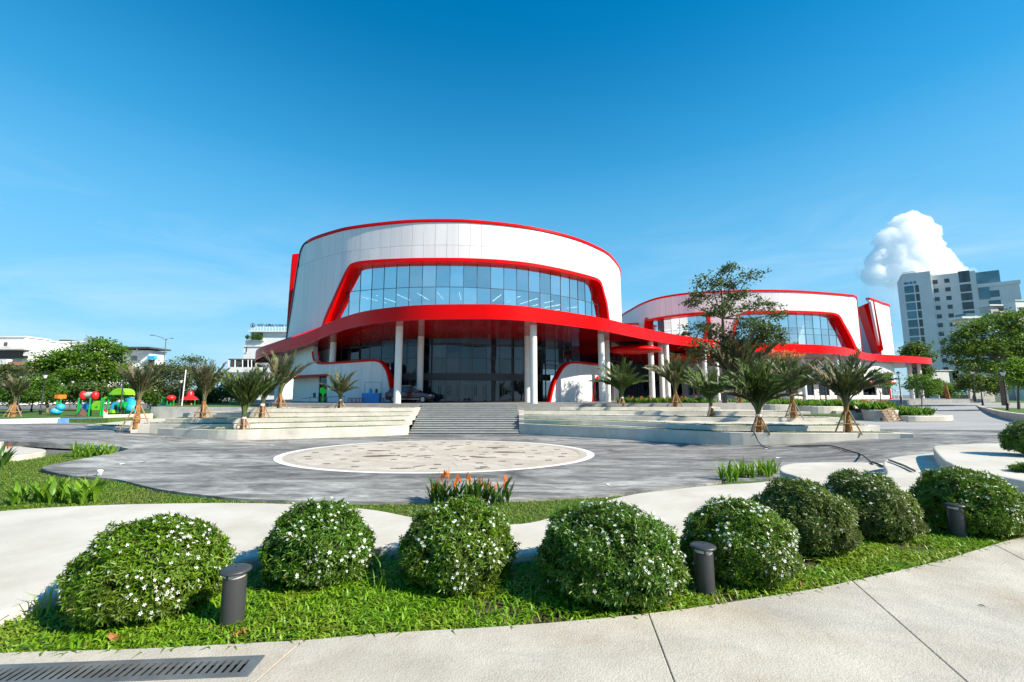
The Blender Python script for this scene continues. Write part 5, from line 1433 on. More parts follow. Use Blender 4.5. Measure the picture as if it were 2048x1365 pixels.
# ================================================================== objects
# ---------------- bollard lights
def bollard(x, ybase, Y, label):
    p = at_z(x, ybase, -.02)
    root = empty('bollard_light', (p[0], p[1], -.03), label=label, cat='bollard', group='grey bollard lights in the bed')
    MB().lathe([(.078, 0), (.078, .352), (.074, .356)], n=28).build('post', M['bollard'], root, angle=40)
    MB().lathe([(.070, .354), (.070, .386)], n=28).build('lens', M['bollard_lens'], root, angle=40)
    for k in range(3):
        a = k * 2.094 + .3; MB().box((.072 * math.cos(a), .072 * math.sin(a), .37), (.012, .012, .034), a).build('rib', M['bollard'], root)
    MB().lathe([(.085, .384), (.103, .390), (.106, .397), (.104, .404), (.09, .412), (.05, .419), (.008, .421)], n=32).build('cap', M['bollard'], root, angle=60)
    MB().lathe([(.007, .420), (.007, .4225)], n=8).build('screw', M['black'], root)
    MB().box((.02, -.0785, .02), (.035, .006, .03)).build('label_plate', M['steel'], root)
    return root
bollard(463, 1253, 3, 'grey bollard light at the right of the widest bush')
bollard(1411, 1190, 4, 'grey bollard light between the two most flowery bushes')
bollard(1918, 1079, 5, 'grey bollard light before the rightmost large bush')

# ---------------- drain grate let into the path
A, ux, uy, wid = GA, gux, guy, GW
gr = empty('drain_grate', (0, 0, 0), label='long galvanised drain grate let into the path at bottom left', cat='grate')
def gp2(s, t): q = A + ux * s + uy * t; return (float(q[0]), float(q[1]))
def gbox(name, s0, s1, t0, t1, z0, z1, mat, skew=0.0, bev=.0):
    poly = [gp2(s0, t0), gp2(s1, t0), gp2(s1 + skew, t1), gp2(s0 + skew, t1)]
    return MB().prism(poly, z0, z1).build(name, mat, gr, bevel=bev)
LG = 3.0; rim = wid * .2
gbox('pit', .002, LG, .002, wid - .002, -.019, -.012, M['pit'])
gbox('frame_rail', 0, LG, 0, rim, .006, .034, M['steel'], bev=.002)
gbox('frame_rail', 0, LG, wid - rim, wid, .006, .034, M['steel'], bev=.002)
pitch = .0455
k = 0; s = .0
while s < LG:
    w = pitch * .5 if k else pitch * 1.0
    if k and k % 33 == 0: w = pitch * 1.5
    gbox('bar', s, s + w, rim - .001, wid - rim + .001, .0275, .0335, M['steel'], skew=.0)
    s += pitch if not (k and k % 33 == 0) else pitch * 1.9; k += 1

# ---------------- hose and pipes
def hose(name, pts, r, mat, label, cat):
    c = [tuple(map(float, p)) for p in catmull(pts, .12)]
    return tag(MB().tube(c, r, 6).build(name, mat, angle=60), label, cat)
e = [at_z(1507, 866, -.43), at_z(1510, 872, -.6), (at_z(1519, 889, -1.05)), at_z(1534, 897.5, -1.17), at_z(1560, 896, -1.17), at_g(1600, 894.5), at_g(1650, 894), at_g(1670, 896), at_g(1700, 905), at_g(1722, 912)]
e = [tuple(np.array(p) + np.array([0, -.02, .055])) for p in e] + [at_z(1738, 921, -.5), at_z(1745, 925.2, -.215), at_z(1757, 929, -.22), at_z(1768, 934, -.22)]
hose('hose', e, .028, M['black'], 'black hose trailing from the biggest palm across the plaza', 'hose')
M['greypipe'] = simple('grey_pipe', (.09, .12, .12), (.14, .17, .17), scale=3, rough=.5)
hose('pipe', [at_z(1778, 920.5, .135), at_z(1806, 931, .135), at_z(1829, 942, .135)], .024, M['greypipe'], 'dark grey pipe lying on the middle white platform', 'pipe')
hose('pipe', [at_z(1849, 940.5, .135), at_z(1866, 948, .135), at_z(1885, 957, .135)], .024, M['greypipe'], 'short green-grey pipe lying on the white platform left of the last bush', 'pipe')

# ---------------- lamp posts
def lamp_post(c, h, label, seed=0):
    root = empty('lamp_post', c, label=label, cat='lamp', group='black lamp posts with white lanterns')
    MB().lathe([(.17, 0), (.17, .12), (.11, .2), (.10, .75), (.14, .8), (.07, .9), (.05, h - .75), (.045, h - .62), (.10, h - .58), (.05, h - .52)], n=10).build('post', M['black'], root, angle=40)
    MB().lathe([(.10, h - .50), (.22, h - .18), (.23, h - .14)], n=10).build('lantern', M['lampglass'], root, angle=40)
    MB().lathe([(.29, h - .14), (.29, h - .11), (.20, h - .03), (.09, h + .06), (.03, h + .10), (.02, h + .2)], n=10).build('lantern_cap', M['black'], root, angle=40)
    return root
for (x, yh, yb, Y, lab) in (
  (79, 747, 838, 44, 'black lamp post left of the playground, the tallest there'), (33, 750, 836, 45, 'black lamp post near the left edge behind the palm'), (61, 754, 834, 52, 'black lamp post between two others at far left'),
  (239, 742, 834, 44, 'black lamp post before the green play roof'), (137, 760, 832, 60, 'black lamp post in the shade behind the playground'), (356, 758, 826, 52, 'black lamp post beside the white flagpole'),
  (340, 776, 822, 72, 'smaller black lamp post left of the flagpole'), (440, 770, 815, 66, 'black lamp post before the white hotel'), (453, 775, 815, 70, 'farther black lamp post before the white hotel'),
  (1424, 730, 812, 44, 'black lamp post behind the dark green palm'), (1655, 738, 830, 41, 'black lamp post among the right palms'), (1803, 745, 806, 60, 'black lamp post by the canopy columns'),
  (2016, 742, 822, 45, 'nearest black lamp post on the right lawn'), (1966, 742, 812, 62, 'second black lamp post on the right lawn'), (1952, 742, 803, 75, 'farthest black lamp post on the right lawn')):
    base = at_y(x, yb, Y); zt = at_y(x, yh, Y)[2]
    lamp_post((base[0], Y, base[2]), zt - base[2], lab)
# tall street light at left
sl = empty('street_light', at_y(318, 822, 75), label='tall grey double-arm street light behind the playground', cat='street light')
h = at_y(314, 678, 75)[2] - sl.location.z
MB().tube([(0, 0, 0), (0, 0, h)], [.12, .06], 8).build('pole', M['steel'], sl)
MB().tube([(0, 0, h - .3), (-.8, 0, h + .25), (-2.2, 0, h + .6)], [.05, .045, .04], 6).build('arm', M['steel'], sl)
MB().tube([(0, 0, h - .2), (.3, 0, h), (.6, .3, h + .1)], .045, 6).build('arm', M['steel'], sl)
MB().box((-2.5, 0, h + .62), (.7, .25, .1)).build('lamp_head', M['steel'], sl)
MB().box((.75, .3, h + .1), (.45, .25, .1)).build('lamp_head', M['steel'], sl)
fp = at_y(363, 816, 50); ft_ = at_y(366, 740, 50)[2]
tag(MB().tube([(fp[0], 50, fp[2]), (fp[0] + .1, 50, ft_)], .06, 8).build('flagpole', M['paintwhite']), 'bare white pole right of the playground', 'pole')

# ---------------- playground
M['pg_green'] = simple('play_green', (.01, .32, .05), rough=.35)
M['pg_lime'] = simple('play_lime', (.24, .56, .02), rough=.35)
M['pg_red'] = simple('play_red', (.62, .015, .015), rough=.35)
M['pg_blue'] = simple('play_blue', (.015, .22, .62), rough=.35)
M['pg_cyan'] = simple('play_cyan', (.03, .42, .68), rough=.35)
M['pg_orange'] = simple('play_orange', (.72, .20, .02), rough=.4)
M['pg_brown'] = simple('play_brown', (.13, .07, .05), rough=.6)
M['pg_grey'] = simple('play_grey', (.45, .44, .42), rough=.4)
def pxy(x, y, Y): p = at_y(x, y, Y); return p
def post(parent, x, y0, y1, Y, mat='pg_green', r=.07, dy=0):
    a, b = at_y(x, y0, Y + dy), at_y(x, y1, Y + dy)
    MB().tube([(a[0], a[1], b[2]), (a[0], a[1], a[2])], r, 8).build('post', M[mat], parent, angle=40)
def pbox(parent, name, x0, x1, y0, y1, Y, mat, dy=0, th=.12):
    a, b = at_y(x0, y1, Y + dy), at_y(x1, y0, Y + dy)
    return MB().box(((a[0] + b[0]) / 2, Y + dy, (a[2] + b[2]) / 2), (abs(b[0] - a[0]), th, abs(b[2] - a[2]))).build(name, M[mat], parent, bevel=.04)
def arch_panel(parent, name, x0, x1, y0, y1, Y, mat, dy=0):
    a, b = at_y(x0, y1, Y + dy), at_y(x1, y0, Y + dy); w = b[0] - a[0]; hh = b[2] - a[2]
    pts = [(0, 0), (w, 0), (w, hh * .75)] + [(w * .5 + w * .42 * math.cos(t), hh * .75 + hh * .25 * math.sin(t)) for t in np.linspace(.1, math.pi - .1, 9)] + [(0, hh * .75)]
    V = [(a[0] + p[0], Y + dy - .05, a[2] + p[1]) for p in pts] + [(a[0] + p[0], Y + dy + .05, a[2] + p[1]) for p in pts]; n = len(pts)
    return MB().add(V, [tuple(range(n)), tuple(range(2 * n - 1, n - 1, -1))] + [(i, n + i, n + (i + 1) % n, (i + 1) % n) for i in range(n)]).build(name, M[mat], parent)
YP = 41.0
pg1 = empty('play_structure', at_y(200, 834, YP), label='play tower with two red roofs, blue arch and lime panel', cat='playground')
pg1.location = (0, 0, 0)
for x in (158, 162, 181, 185, 204, 208): post(pg1, x, 796, 834, YP, dy=(0 if x in (158, 181, 204) else .5))
for x in (160, 184):
    c0 = at_y(x, 792, YP)
    MB().sphere((c0[0], YP + .3, c0[2]), (.30, .30, .45), 14, 8).build('red_roof', M['pg_red'], pg1, smooth=True)
a, b = at_y(164, 791, YP), at_y(181, 791, YP)
MB().tube([(a[0], YP + .5, a[2]), (b[0], YP + .5, b[2])], .32, 14).build('roof_drum', M['pg_grey'], pg1, angle=40)
arch_panel(pg1, 'blue_arch', 164, 180, 806, 824, YP, 'pg_blue', .4)
arch_panel(pg1, 'lime_panel', 184, 203, 802, 821, YP, 'pg_lime', 0)
for dx in (-1.6, 0): pass
pbox(pg1, 'window_bar', 193.2, 193.8, 811, 817, YP, 'pg_green', -.07, .05)
pbox(pg1, 'window_bar', 190.5, 196.5, 813.7, 814.4, YP, 'pg_green', -.07, .05)
a, b = at_y(166, 824, YP + .2), at_y(160, 835, YP - 1.2)
MB().tube([a, b], .35, 4).build('ramp', M['pg_brown'], pg1)
pg2 = empty('play_structure', label='play tower with lime barrel roof, blue wall and tube', cat='playground')
for x in (219, 226, 245, 250, 255): post(pg2, x, 786, 828, 46, dy=(0 if x in (219, 245) else .5))
a, b = at_y(225, 790, 46), at_y(256, 790, 46)
mb = MB(); n = 9
w = b[0] - a[0]; hh = at_y(240, 777, 46)[2] - a[2]
V = []
for dy in (-.3, .9):
    for k in range(n): t = math.pi * k / (n - 1); V.append((a[0] + w / 2 - w / 2 * math.cos(t), 46 + dy, a[2] + hh * math.sin(t)))
mb.add(V, [(k, k + 1, n + k + 1, n + k) for k in range(n - 1)] + [tuple(range(n - 1, -1, -1)), tuple(range(n, 2 * n))]).build('barrel_roof', M['pg_lime'], pg2)
pbox(pg2, 'small_roof', 212, 228, 794, 799, 46, 'pg_lime', .3, .6)
arch_panel(pg2, 'blue_wall', 222, 240, 804, 822, 46, 'pg_cyan', -.1)
pbox(pg2, 'doorway', 228, 234, 810, 822, 46, 'black', -.17, .04)
a, b = at_y(241, 812, 45.6), at_y(255, 812, 45.6)
MB().tube([a, b], .42, 14).build('green_tube', M['pg_green'], pg2, angle=40)
pbox(pg2, 'lime_step', 222, 230, 820, 827, 46, 'pg_lime', -.6, .5)
sl2 = [at_y(258, 802, 46.4), at_y(266, 812, 46.0), at_y(262, 824, 45.5)]
mb = MB(); mb.tube(sl2, [.45, .5, .5], 8); mb.build('curved_slide', M['pg_cyan'], pg2, smooth=True)
pg3 = empty('play_structure', label='distant green and red play frame beside the lamp posts', cat='playground')
for x in (324, 329, 335, 342, 348): post(pg3, x, 797, 822, 52, r=.06, dy=(x % 3) * .6)
pbox(pg3, 'top_beam', 324, 348, 795, 797, 52, 'pg_green', 0, .2)
c0 = at_y(342, 797, 52); MB().sphere((c0[0], 52, c0[2]), (.5, .5, .4), 12, 7).build('red_roof', M['pg_red'], pg3, smooth=True)
pbox(pg3, 'blue_panel', 319, 332, 807, 816, 52, 'pg_cyan', .3)
pbox(pg3, 'orange_panel', 327, 331, 816, 821, 52, 'pg_orange', -.3); pbox(pg3, 'orange_panel', 341, 347, 816, 821, 52, 'pg_orange', -.3)
pg4 = empty('play_structure', label='distant play hut with red hat roof behind the white pole', cat='playground')
for x in (366, 374, 382, 390, 398): post(pg4, x, 800, 818, 55, r=.06, dy=(x % 3) * .5)
c0 = at_y(376, 798, 55)
MB().lathe([(1.0, -.15), (.75, .15), (.42, .35), (.40, .7), (.25, .95), (.02, 1.0)], (c0[0], 55.3, c0[2]), 12).build('red_roof', M['pg_red'], pg4, angle=40)
pbox(pg4, 'red_panel', 372, 380, 806, 817, 55, 'pg_red', .5); pbox(pg4, 'orange_panel', 381, 384, 807, 812, 55, 'pg_orange', -.1)
rk = empty('play_swing', label='blue boat swing with green posts at the left of the playground', cat='playground')
post(rk, 115, 799, 833, 43); post(rk, 122, 797, 834, 43)
a, b = at_y(104, 824, 42.5), at_y(122, 826, 42.5)
MB().sphere(((a[0] + b[0]) / 2, 42.5, a[2] + .05), ((b[0] - a[0]) / 2, .5, .35), 14, 8).build('boat_seat', M['pg_cyan'], rk, smooth=True)
pbox(rk, 'orange_seat', 107, 113, 818, 823, 42.5, 'pg_orange', -.2, .4)
c0 = at_y(121, 815, 42.5); MB().sphere((c0[0], 42.5, c0[2]), .35, 10, 7).build('animal_head_seat', M['pg_cyan'], rk, smooth=True)
pbox(rk, 'orange_roof', 116, 126, 790, 798, 43.2, 'pg_orange', 0, .8)
th = empty('toy_house', label='tiny white toy house with red roof on the playground', cat='toy')
pbox(th, 'wall', 206, 212, 823, 832, 42, 'pg_grey', 0, .5)
c0 = at_y(209, 823, 42); MB().lathe([(.3, 0), (.02, .25)], c0, 4).build('roof', M['pg_red'], th)

# ---------------- car on the podium
def make_car(c, rz):
    root = empty('parked_car', c, rz, 'dark red estate car parked on the podium behind a white column', 'car')
    M['carpaint'] = simple('car_paint', (.075, .010, .012), (.09, .012, .014), rough=.22, spec=.6, coat=.8)
    M['carglass'] = simple('car_glass', (.03, .045, .045), rough=.05, spec=.9)
    M['tyre'] = simple('tyre', (.015, .015, .015), rough=.85); M['rim'] = simple('rim', (.5, .5, .5), rough=.3, metallic=.9)
    M['headlamp'] = simple('headlamp', (.7, .7, .7), rough=.1); M['tail'] = simple('tail', (.35, .01, .01), rough=.2)
    # lower body: sections along x (rear -2.25 .. front 2.25): x, bottom, top, half width
    S = [(-2.28, .50, .86, .72), (-2.2, .34, 1.02, .84), (-1.9, .28, 1.05, .90), (-1.0, .26, 1.02, .915), (0, .26, 1.00, .92), (.9, .26, .98, .915), (1.4, .27, .95, .90), (1.9, .28, .86, .87), (2.2, .32, .74, .78), (2.3, .42, .62, .66)]
    V = []; F = []
    for x, b, t, w in S: V += [(x, -w * .94, b), (x, -w, (b + t) / 2), (x, -w * .93, t), (x, w * .93, t), (x, w, (b + t) / 2), (x, w * .94, b)]
    for i in range(len(S) - 1):
        for k in range(6): F.append((6 * i + k, 6 * i + (k + 1) % 6, 6 * i + 6 + (k + 1) % 6, 6 * i + 6 + k))
    F += [(5, 4, 3, 2, 1, 0), tuple(6 * (len(S) - 1) + k for k in range(6))]
    MB().add(V, F).build('body', M['carpaint'], root, bevel=.04)
    S = [(-2.05, 1.0, 1.02, .80, .78), (-1.75, 1.0, 1.42, .82, .66), (-1.2, 1.0, 1.60, .83, .64), (-.3, 1.0, 1.66, .83, .63), (.35, .99, 1.60, .83, .64), (1.15, .97, 1.0, .82, .78)]
    def cab(grow, z0): 
        V = []; F = []
        for x, b, t, w, u in S: V += [(x, -w - grow, b), (x, -u - grow, t + z0), (x, u + grow, t + z0), (x, w + grow, b)]
        for i in range(len(S) - 1):
            for k in range(4): F.append((4 * i + k, 4 * i + (k + 1) % 4, 4 * i + 4 + (k + 1) % 4, 4 * i + 4 + k))
        F += [(3, 2, 1, 0), tuple(4 * (len(S) - 1) + k for k in range(4))]; return MB().add(V, F)
    cab(0, 0).build('cabin', M['carpaint'], root, bevel=.03)
    for s in (-1, 1):
        for pts in ([(-1.7, 1.06), (-1.55, 1.36), (-1.08, 1.50), (-1.02, 1.08)], [(-.96, 1.08), (-1.02, 1.51), (-.18, 1.56), (-.12, 1.08)], [(-.05, 1.08), (-.12, 1.56), (.28, 1.51), (.92, 1.06)]):
            V = []
            for x, z in pts:
                w = .83 - (z - 1.0) * .31; V.append((x, s * (w + .012), z))
            MB().add(V, [(0, 1, 2, 3) if s < 0 else (3, 2, 1, 0)]).build('side_window', M['carglass'], root)
        for x in (-.45, .5): MB().box((x, s * .925, .93), (.22, .03, .03)).build('door_handle', M['rim'], root)
        MB().box((0, s * .93, .36), (2.2, .03, .05)).build('sill_trim', M['rim'], root)
        MB().sphere((2.08, s * .66, .72), (.18, .16, .08), 10, 6).build('headlight', M['headlamp'], root, smooth=True)
        MB().box((-2.2, s * .72, .86), (.14, .22, .14)).build('tail_light', M['tail'], root)
        MB().box((.82, s * .98, 1.06), (.12, .16, .12)).build('mirror', M['carpaint'], root, bevel=.03)
        for x in (-1.38, 1.42):
            wh = MB().tube([(x, s * .70, .34), (x, s * .93, .34)], .34, 24).build('wheel', M['tyre'], root, angle=40)
            mb = MB().tube([(x, s * .90, .34), (x, s * .94, .34)], .23, 20); mb.build('rim', M['steel'], wh)
            for k in range(8):
                a = k * math.pi / 4; MB().box((x + .12 * math.cos(a), s * .945, .34 + .12 * math.sin(a)), (.05, .02, .2)).build('spoke', M['rim'], wh)
    V = [(.36, -.6, 1.6), (.36, .6, 1.6), (1.13, .74, 1.02), (1.13, -.74, 1.02)]
    MB().add([(x + .02, y, z + .012) for x, y, z in V], [(0, 3, 2, 1)]).build('windscreen', M['carglass'], root)
    MB().box((2.24, 0, .52), (.1, .9, .2)).build('grille', M['black'], root)
    for s in (-.55, .55): MB().tube([(-1.4, s, 1.64), (.1, s, 1.69)], .02, 6).build('roof_rail', M['rim'], root)
    return root
pc = at_y(820, 806, 43.2)
make_car((pc[0], 43.2, ZP), 0.0)

# ---------------- small things on the podium
def stool(c, mat, label, group):
    root = empty('stool', c, label=label, cat='stool', group=group)
    MB().box((0, 0, .44), (.34, .34, .05)).build('seat', mat, root, bevel=.015)
    for sx in (-1, 1):
        for sy in (-1, 1): MB().tube([(sx * .17, sy * .17, 0), (sx * .13, sy * .13, .43)], .025, 5).build('leg', mat, root)
    return root
for k, x in enumerate((700, 708, 716, 722, 756, 764)):
    p = at_y(x, 800, 42 + (k % 3) * .7); stool((p[0], 42 + (k % 3) * .7, ZP), M['pg_red'], (ORD[k] if k == 0 else ORD[k] + ' from the left') + ' of the red plastic stools on the podium', 'red stools on the podium')
st = empty('drinks_stall', label='blue drinks stall with bottles by the left white wall', cat='stall')
p = at_y(743, 800, 42.5); st.location = (p[0], 42.5, ZP)
MB().box((0, 0, .45), (1.7, .7, .9)).build('counter', M['pg_blue'], st, bevel=.02)
MB().box((0, 0, .92), (1.8, .8, .06)).build('counter_top', M['pg_cyan'], st)
for s in (-.8, .8): MB().tube([(s, .3, .9), (s, .3, 2.0)], .02, 5).build('post', M['steel'], st)
MB().tube([(-.8, .3, 2.0), (.8, .3, 2.0)], .02, 5).build('rail', M['steel'], st)
MB().lathe([(.16, 0), (.16, .3), (.05, .42), (.05, .5)], (-.1, 0, .95), 10).build('water_jug', M['pg_blue'], st)
MB().lathe([(.12, 0), (.12, .3), (.1, .4)], (.45, 0, .95), 10).build('flask', M['black'], st)
gch = empty('folded_parasol', at_y(645, 803, 44), label='bright green folded cloth leaning by the left column', cat='parasol'); gch.location.z = ZP
M['neon'] = simple('neon_green', (.02, .75, .04), rough=.5)
MB().add([(-.3, 0, 1.45), (.0, -.1, 1.55), (.35, 0, 1.25), (.42, .05, .95), (.1, -.05, .8), (.12, 0, .1), (-.1, 0, .1), (-.05, -.05, .85), (-.32, 0, 1.0)], [(0, 1, 2, 3, 4, 7, 8), (4, 5, 6, 7)]).build('cloth', M['neon'], gch)
gch.children[0].modifiers.new('solid', 'SOLIDIFY').thickness = .04
# handrail left of the podium
hr = empty('handrail', label='thin grey handrail along the ramp left of the podium', cat='railing')
pts = [at_y(480, 812, 42), at_y(560, 803, 42), at_y(620, 796, 42), at_y(690, 793, 42)]
MB().tube(pts, .03, 6).build('rail', M['steel'], hr)
for x, y in ((500, 810), (540, 805.5), (580, 801), (620, 796), (655, 794.5), (690, 793)):
    p = at_y(x, y, 42); MB().tube([(p[0], 42, p[2]), (p[0], 42, ZP - .5)], .022, 5).build('baluster', M['steel'], hr)
pr = at_y(1160, 800, 43); pos = empty('poster_stand', (pr[0], 43, ZP), label='thin wire stand by the right white wall', cat='stand')
for s in (-.35, .35): MB().tube([(s, 0, 0), (s, 0, .75)], .015, 5).build('leg', M['black'], pos)
MB().tube([(-.35, 0, .75), (.35, 0, .75)], .015, 5).build('bar', M['black'], pos); MB().tube([(-.35, 0, .25), (.35, 0, .25)], .015, 5).build('bar', M['black'], pos)

# ---------------- planters on the right
def planter(front, depth, z, label, z0=-1.0):
    f = [(float(p[0]), float(p[1])) for p in catmull(front, .4)]
    o = MB().prism(f + [(p[0] + .3, p[1] + depth) for p in f[::-1]], z0, z).build('planter', M['whiteconc'], bevel=.05)
    tag(o, label, 'planter'); return f
fa = planter([at_y(x, 830, Y)[:2] for x, Y in ((1722, 40), (1729, 37.2), (1750, 36.2), (1785, 35.8), (1800, 36.2))], 5.0, .42, 'tall curved white planter wall behind the leaning pallet')
fb = planter([at_y(x, 830, Y)[:2] for x, Y in ((1792, 36.6), (1805, 35.6), (1830, 35.2), (1870, 35.2), (1895, 35.4), (1906, 36.4))], 4.0, -.02, 'low curved white planter wall by the driveway')
bed_mass('planter_plants', [(p[0], p[1] + .35) for p in fa] + [(p[0] + .3, p[1] + 4.5) for p in fa[::-1]], .42, 240, 'green leafy plants with orange flowers in the tall planter', 3, h=.75, flowers=14)
bed_mass('planter_plants', [(p[0], p[1] + .5) for p in fb[3:-6]] + [(p[0] - .2, p[1] + 3.6) for p in fb[3:-6][::-1]], -.02, 260, 'green leafy plants in the low planter by the driveway', 4, h=.75, flowers=5)
fc = planter([at_y(x, 815, Y)[:2] for x, Y in ((1600, 41), (1625, 40.2), (1660, 40), (1700, 40.6), (1736, 41.5))], 6, .62, 'long white planter wall behind the right palms')
bed_mass('planter_plants', [(p[0], p[1] + .3) for p in fc] + [(p[0], p[1] + 5.5) for p in fc[::-1]], .62, 420, 'green plants in the long planter behind the right palms', 5, h=.6, flowers=16)
fd = planter([at_y(x, 812, Y)[:2] for x, Y in ((1500, 43), (1540, 41.5), (1590, 41.5), (1612, 43))], 5, .75, 'white planter wall left of the long planter')
bed_mass('planter_plants', [(p[0], p[1] + .3) for p in fd] + [(p[0], p[1] + 4.5) for p in fd[::-1]], .75, 240, 'green plants in the planter behind the biggest palm', 6, h=.6, flowers=10)
fe = [at_y(x, 812, 41)[:2] for x in (1245, 1300, 1350, 1440)]
bed_mass('planter_plants', [(p[0], p[1]) for p in fe] + [(p[0], p[1] + 2.2) for p in fe[::-1]], .9, 330, 'green plant bed with orange flowers before the right columns', 7, h=.55, flowers=16)
# small blocks between
for (x0, x1, y0, y1, Y, lab) in ((1703, 1728, 826.5, 839, 38.5, 'white concrete block bench below the long planter'), (1672, 1712, 822, 829, 39.6, 'pale ledge block left of the bench'), (1588, 1621, 824, 834.6, 38.8, 'white planter block behind the tall right palm')):
    a, b = at_y(x0, y1, Y), at_y(x1, y0, Y); hgt = b[2] - a[2]
    tag(MB().box(((a[0] + b[0]) / 2, Y + .8, b[2] - (hgt + .6) / 2), (b[0] - a[0], 1.6, hgt + .6)).build('concrete_block', M['whiteconc'], bevel=.04), lab, 'block')
mc = at_z(1650, 830, .2)
tag(MB().prism([(mc[0] + 2.6 * math.cos(t), mc[1] + 1.0 + 1.3 * math.sin(t)) for t in np.linspace(0, 2 * math.pi, 25)[:-1]], -.2, .2).build('grass_mound', M['turf']), 'small grass patch around the lamp post among the palms', 'grass')
# pallet leaning on the planter
pal = empty('pallet', (0, 0, 0), label='wooden pallet leaning on the tall planter wall', cat='pallet')
pp0 = at_y(1789, 844, 35.2); pal.location = (pp0[0], 35.2, pp0[2]); pal.rotation_euler = (RAD(-18), RAD(-14), 0)
for k in range(3): MB().box((-.45 + .45 * k, 0, .55), (.1, .08, 1.1)).build('runner', M['wood'], pal)
for k in range(5): MB().box((0, -.055, .07 + .24 * k), (1.0, .025, .12)).build('board', M['wood'], pal)
pk = at_y(1766, 841.5, 35.2); tag(MB().box((pk[0], 35.2, pk[2] + .12), (.28, .25, .26)).build('stone_block', M['bark'], bevel=.04), 'small dark block on the road left of the pallet', 'block')
a, b = at_y(1815, 845, 34.6), at_y(1912, 845.5, 34.4)
tag(MB().box(((a[0] + b[0]) / 2, 34.6, float(G(30)) + .05), (b[0] - a[0], .12, .06), .0).build('timber_plank', M['wood']), 'long brown timber plank lying at the foot of the low planter', 'plank')
# fence with white posts near drum B's corner
hv = at_y(1800, 800, 80)
fn_ = empty('railing', label='white metal railing by the right end of the smaller drum', cat='railing')
a, b = at_y(1789, 802, 78), at_y(1805, 802, 78)
for z in (0, .8, 1.6): MB().tube([(a[0], 78, a[2] + z + .2), (b[0], 78, a[2] + z + .2)], .05, 5).build('rail', M['paintwhite'], fn_)
for t in (0, .5, 1): x = a[0] + (b[0] - a[0]) * t; MB().tube([(x, 78, a[2] - .3), (x, 78, a[2] + 1.9)], .05, 5).build('post', M['paintwhite'], fn_)
tag(MB().lathe([(.5, 0), (.5, .1), (.12, .5), (.1, 5.2), (.05, 5.4)], at_y(1782, 802, 79), 10).build('red_post', M['red']), 'red post beside the white railing by the smaller drum', 'post')
# back wall and parked blue van at the end of the driveway
a, b = at_y(1940, 803, 92), at_y(2003, 803, 92)
tag(MB().box(((a[0] + b[0]) / 2, 92, a[2] + 1.2), (b[0] - a[0], .4, 2.6)).build('boundary_wall', M['terrace']), 'pale boundary wall behind the right lawn', 'wall')
a, b = at_y(1996, 803, 90), at_y(2006, 803, 90)
gb = empty('gate_pillar', label='white slatted gate pillar at the end of the boundary wall', cat='pillar')
MB().box(((a[0] + b[0]) / 2, 90, a[2] + 1.3), (b[0] - a[0], 1, 2.8)).build('pillar', M['paintwhite'], gb)
for k in range(4): MB().box((a[0] + (k + .5) * (b[0] - a[0]) / 4, 89.45, a[2] + 1.3), (.08, .06, 2.6)).build('slat', M['paintwhite'], gb)
van = empty('parked_van', at_y(1910, 801, 118), label='blue and dark van parked at the end of the driveway', cat='van')
van.location.z = .3
MB().box((0, 0, 1.0), (6, 2.2, 1.4)).build('body', M['black'], van, bevel=.2)
MB().box((.1, 0, 2.1), (5.4, 2.1, 1.0)).build('cabin', M['pg_cyan'], van, bevel=.2)
for x in (-1.9, 1.9): MB().tube([(x, -1.15, .4), (x, -.8, .4)], .4, 14).build('wheel', M['black'], van)
pk = at_y(1897, 803, 85); sg = empty('wrapped_palm', (pk[0], 85, pk[2]), label='small bundled reddish palm with a red base at the road end', cat='plant')
MB().lathe([(.5, 0), (.45, .4), (.3, .5)], n=10).build('red_base', M['red'], sg); MB().tube([(0, 0, .3), (-.2, 0, 2.2), (-.1, 0, 3.6)], [.35, .3, .08], 8).build('bundle', M['palmtrunk'], sg)

# ---------------- background buildings
M['towergrey'] = simple('tower_render', (.68, .64, .60), (.75, .71, .67), scale=.2, rough=.85)
M['towerwhite'] = simple('tower_white', (.72, .70, .68), (.78, .76, .74), scale=.2, rough=.8)
M['towerglass'] = simple('tower_glass', (.05, .13, .16), (.09, .20, .24), scale=.3, rough=.08, spec=.8, isl=.35)
M['windowdark'] = simple('window_dark', (.03, .035, .04), (.06, .065, .07), scale=.5, rough=.15, spec=.7, isl=.4)
M['signblue'] = simple('sign_blue', (.02, .20, .48), rough=.5)
# right-hand tower: facade plane runs from near-right to far-left
class Facade:
    def __init__(s, p0, p1):
        s.p0 = np.array(p0); d = np.array(p1) - s.p0; s.L = np.linalg.norm(d); s.d = d / s.L; s.n = np.array([s.d[1], -s.d[0]])
        if s.n @ -s.p0 < 0: s.n = -s.n
    def hit(s, px, py):
        r = ray(px, py); A = np.array([[s.d[0], -r[0]], [s.d[1], -r[1]]]); u, t = np.linalg.solve(A, -s.p0); return u, EYE + t * r[2]
    def box(s, parent, name, u0, u1, z0, z1, d0, d1, mat, bevel=0):
        q = [s.p0 + s.d * u + s.n * w for u, w in ((u0, d0), (u1, d0), (u1, d1), (u0, d1))]
        return MB().prism([(float(p[0]), float(p[1])) for p in q], z0, z1).build(name, M[mat], parent, bevel=bevel)
    def pbox(s, parent, name, x0, y0, x1, y1, d0, d1, mat):
        u0, za = s.hit(x0, y0); u1, zb = s.hit(x1, y1); return s.box(parent, name, min(u0, u1), max(u0, u1), min(za, zb), max(za, zb), d0, d1, mat)
tw = empty('office_tower', label='tall grey office tower with window grid at the right edge', cat='building')
pl_, pr_ = at_y(1800, 700, 183), at_y(2010, 700, 165)
fc_ = Facade(pl_[:2], pr_[:2])
def U(x, y): return fc_.hit(x, y)
uS0, zS0 = U(1801, 553); uS1, zS1 = U(1857, 545.5); zS = max(zS0, zS1)
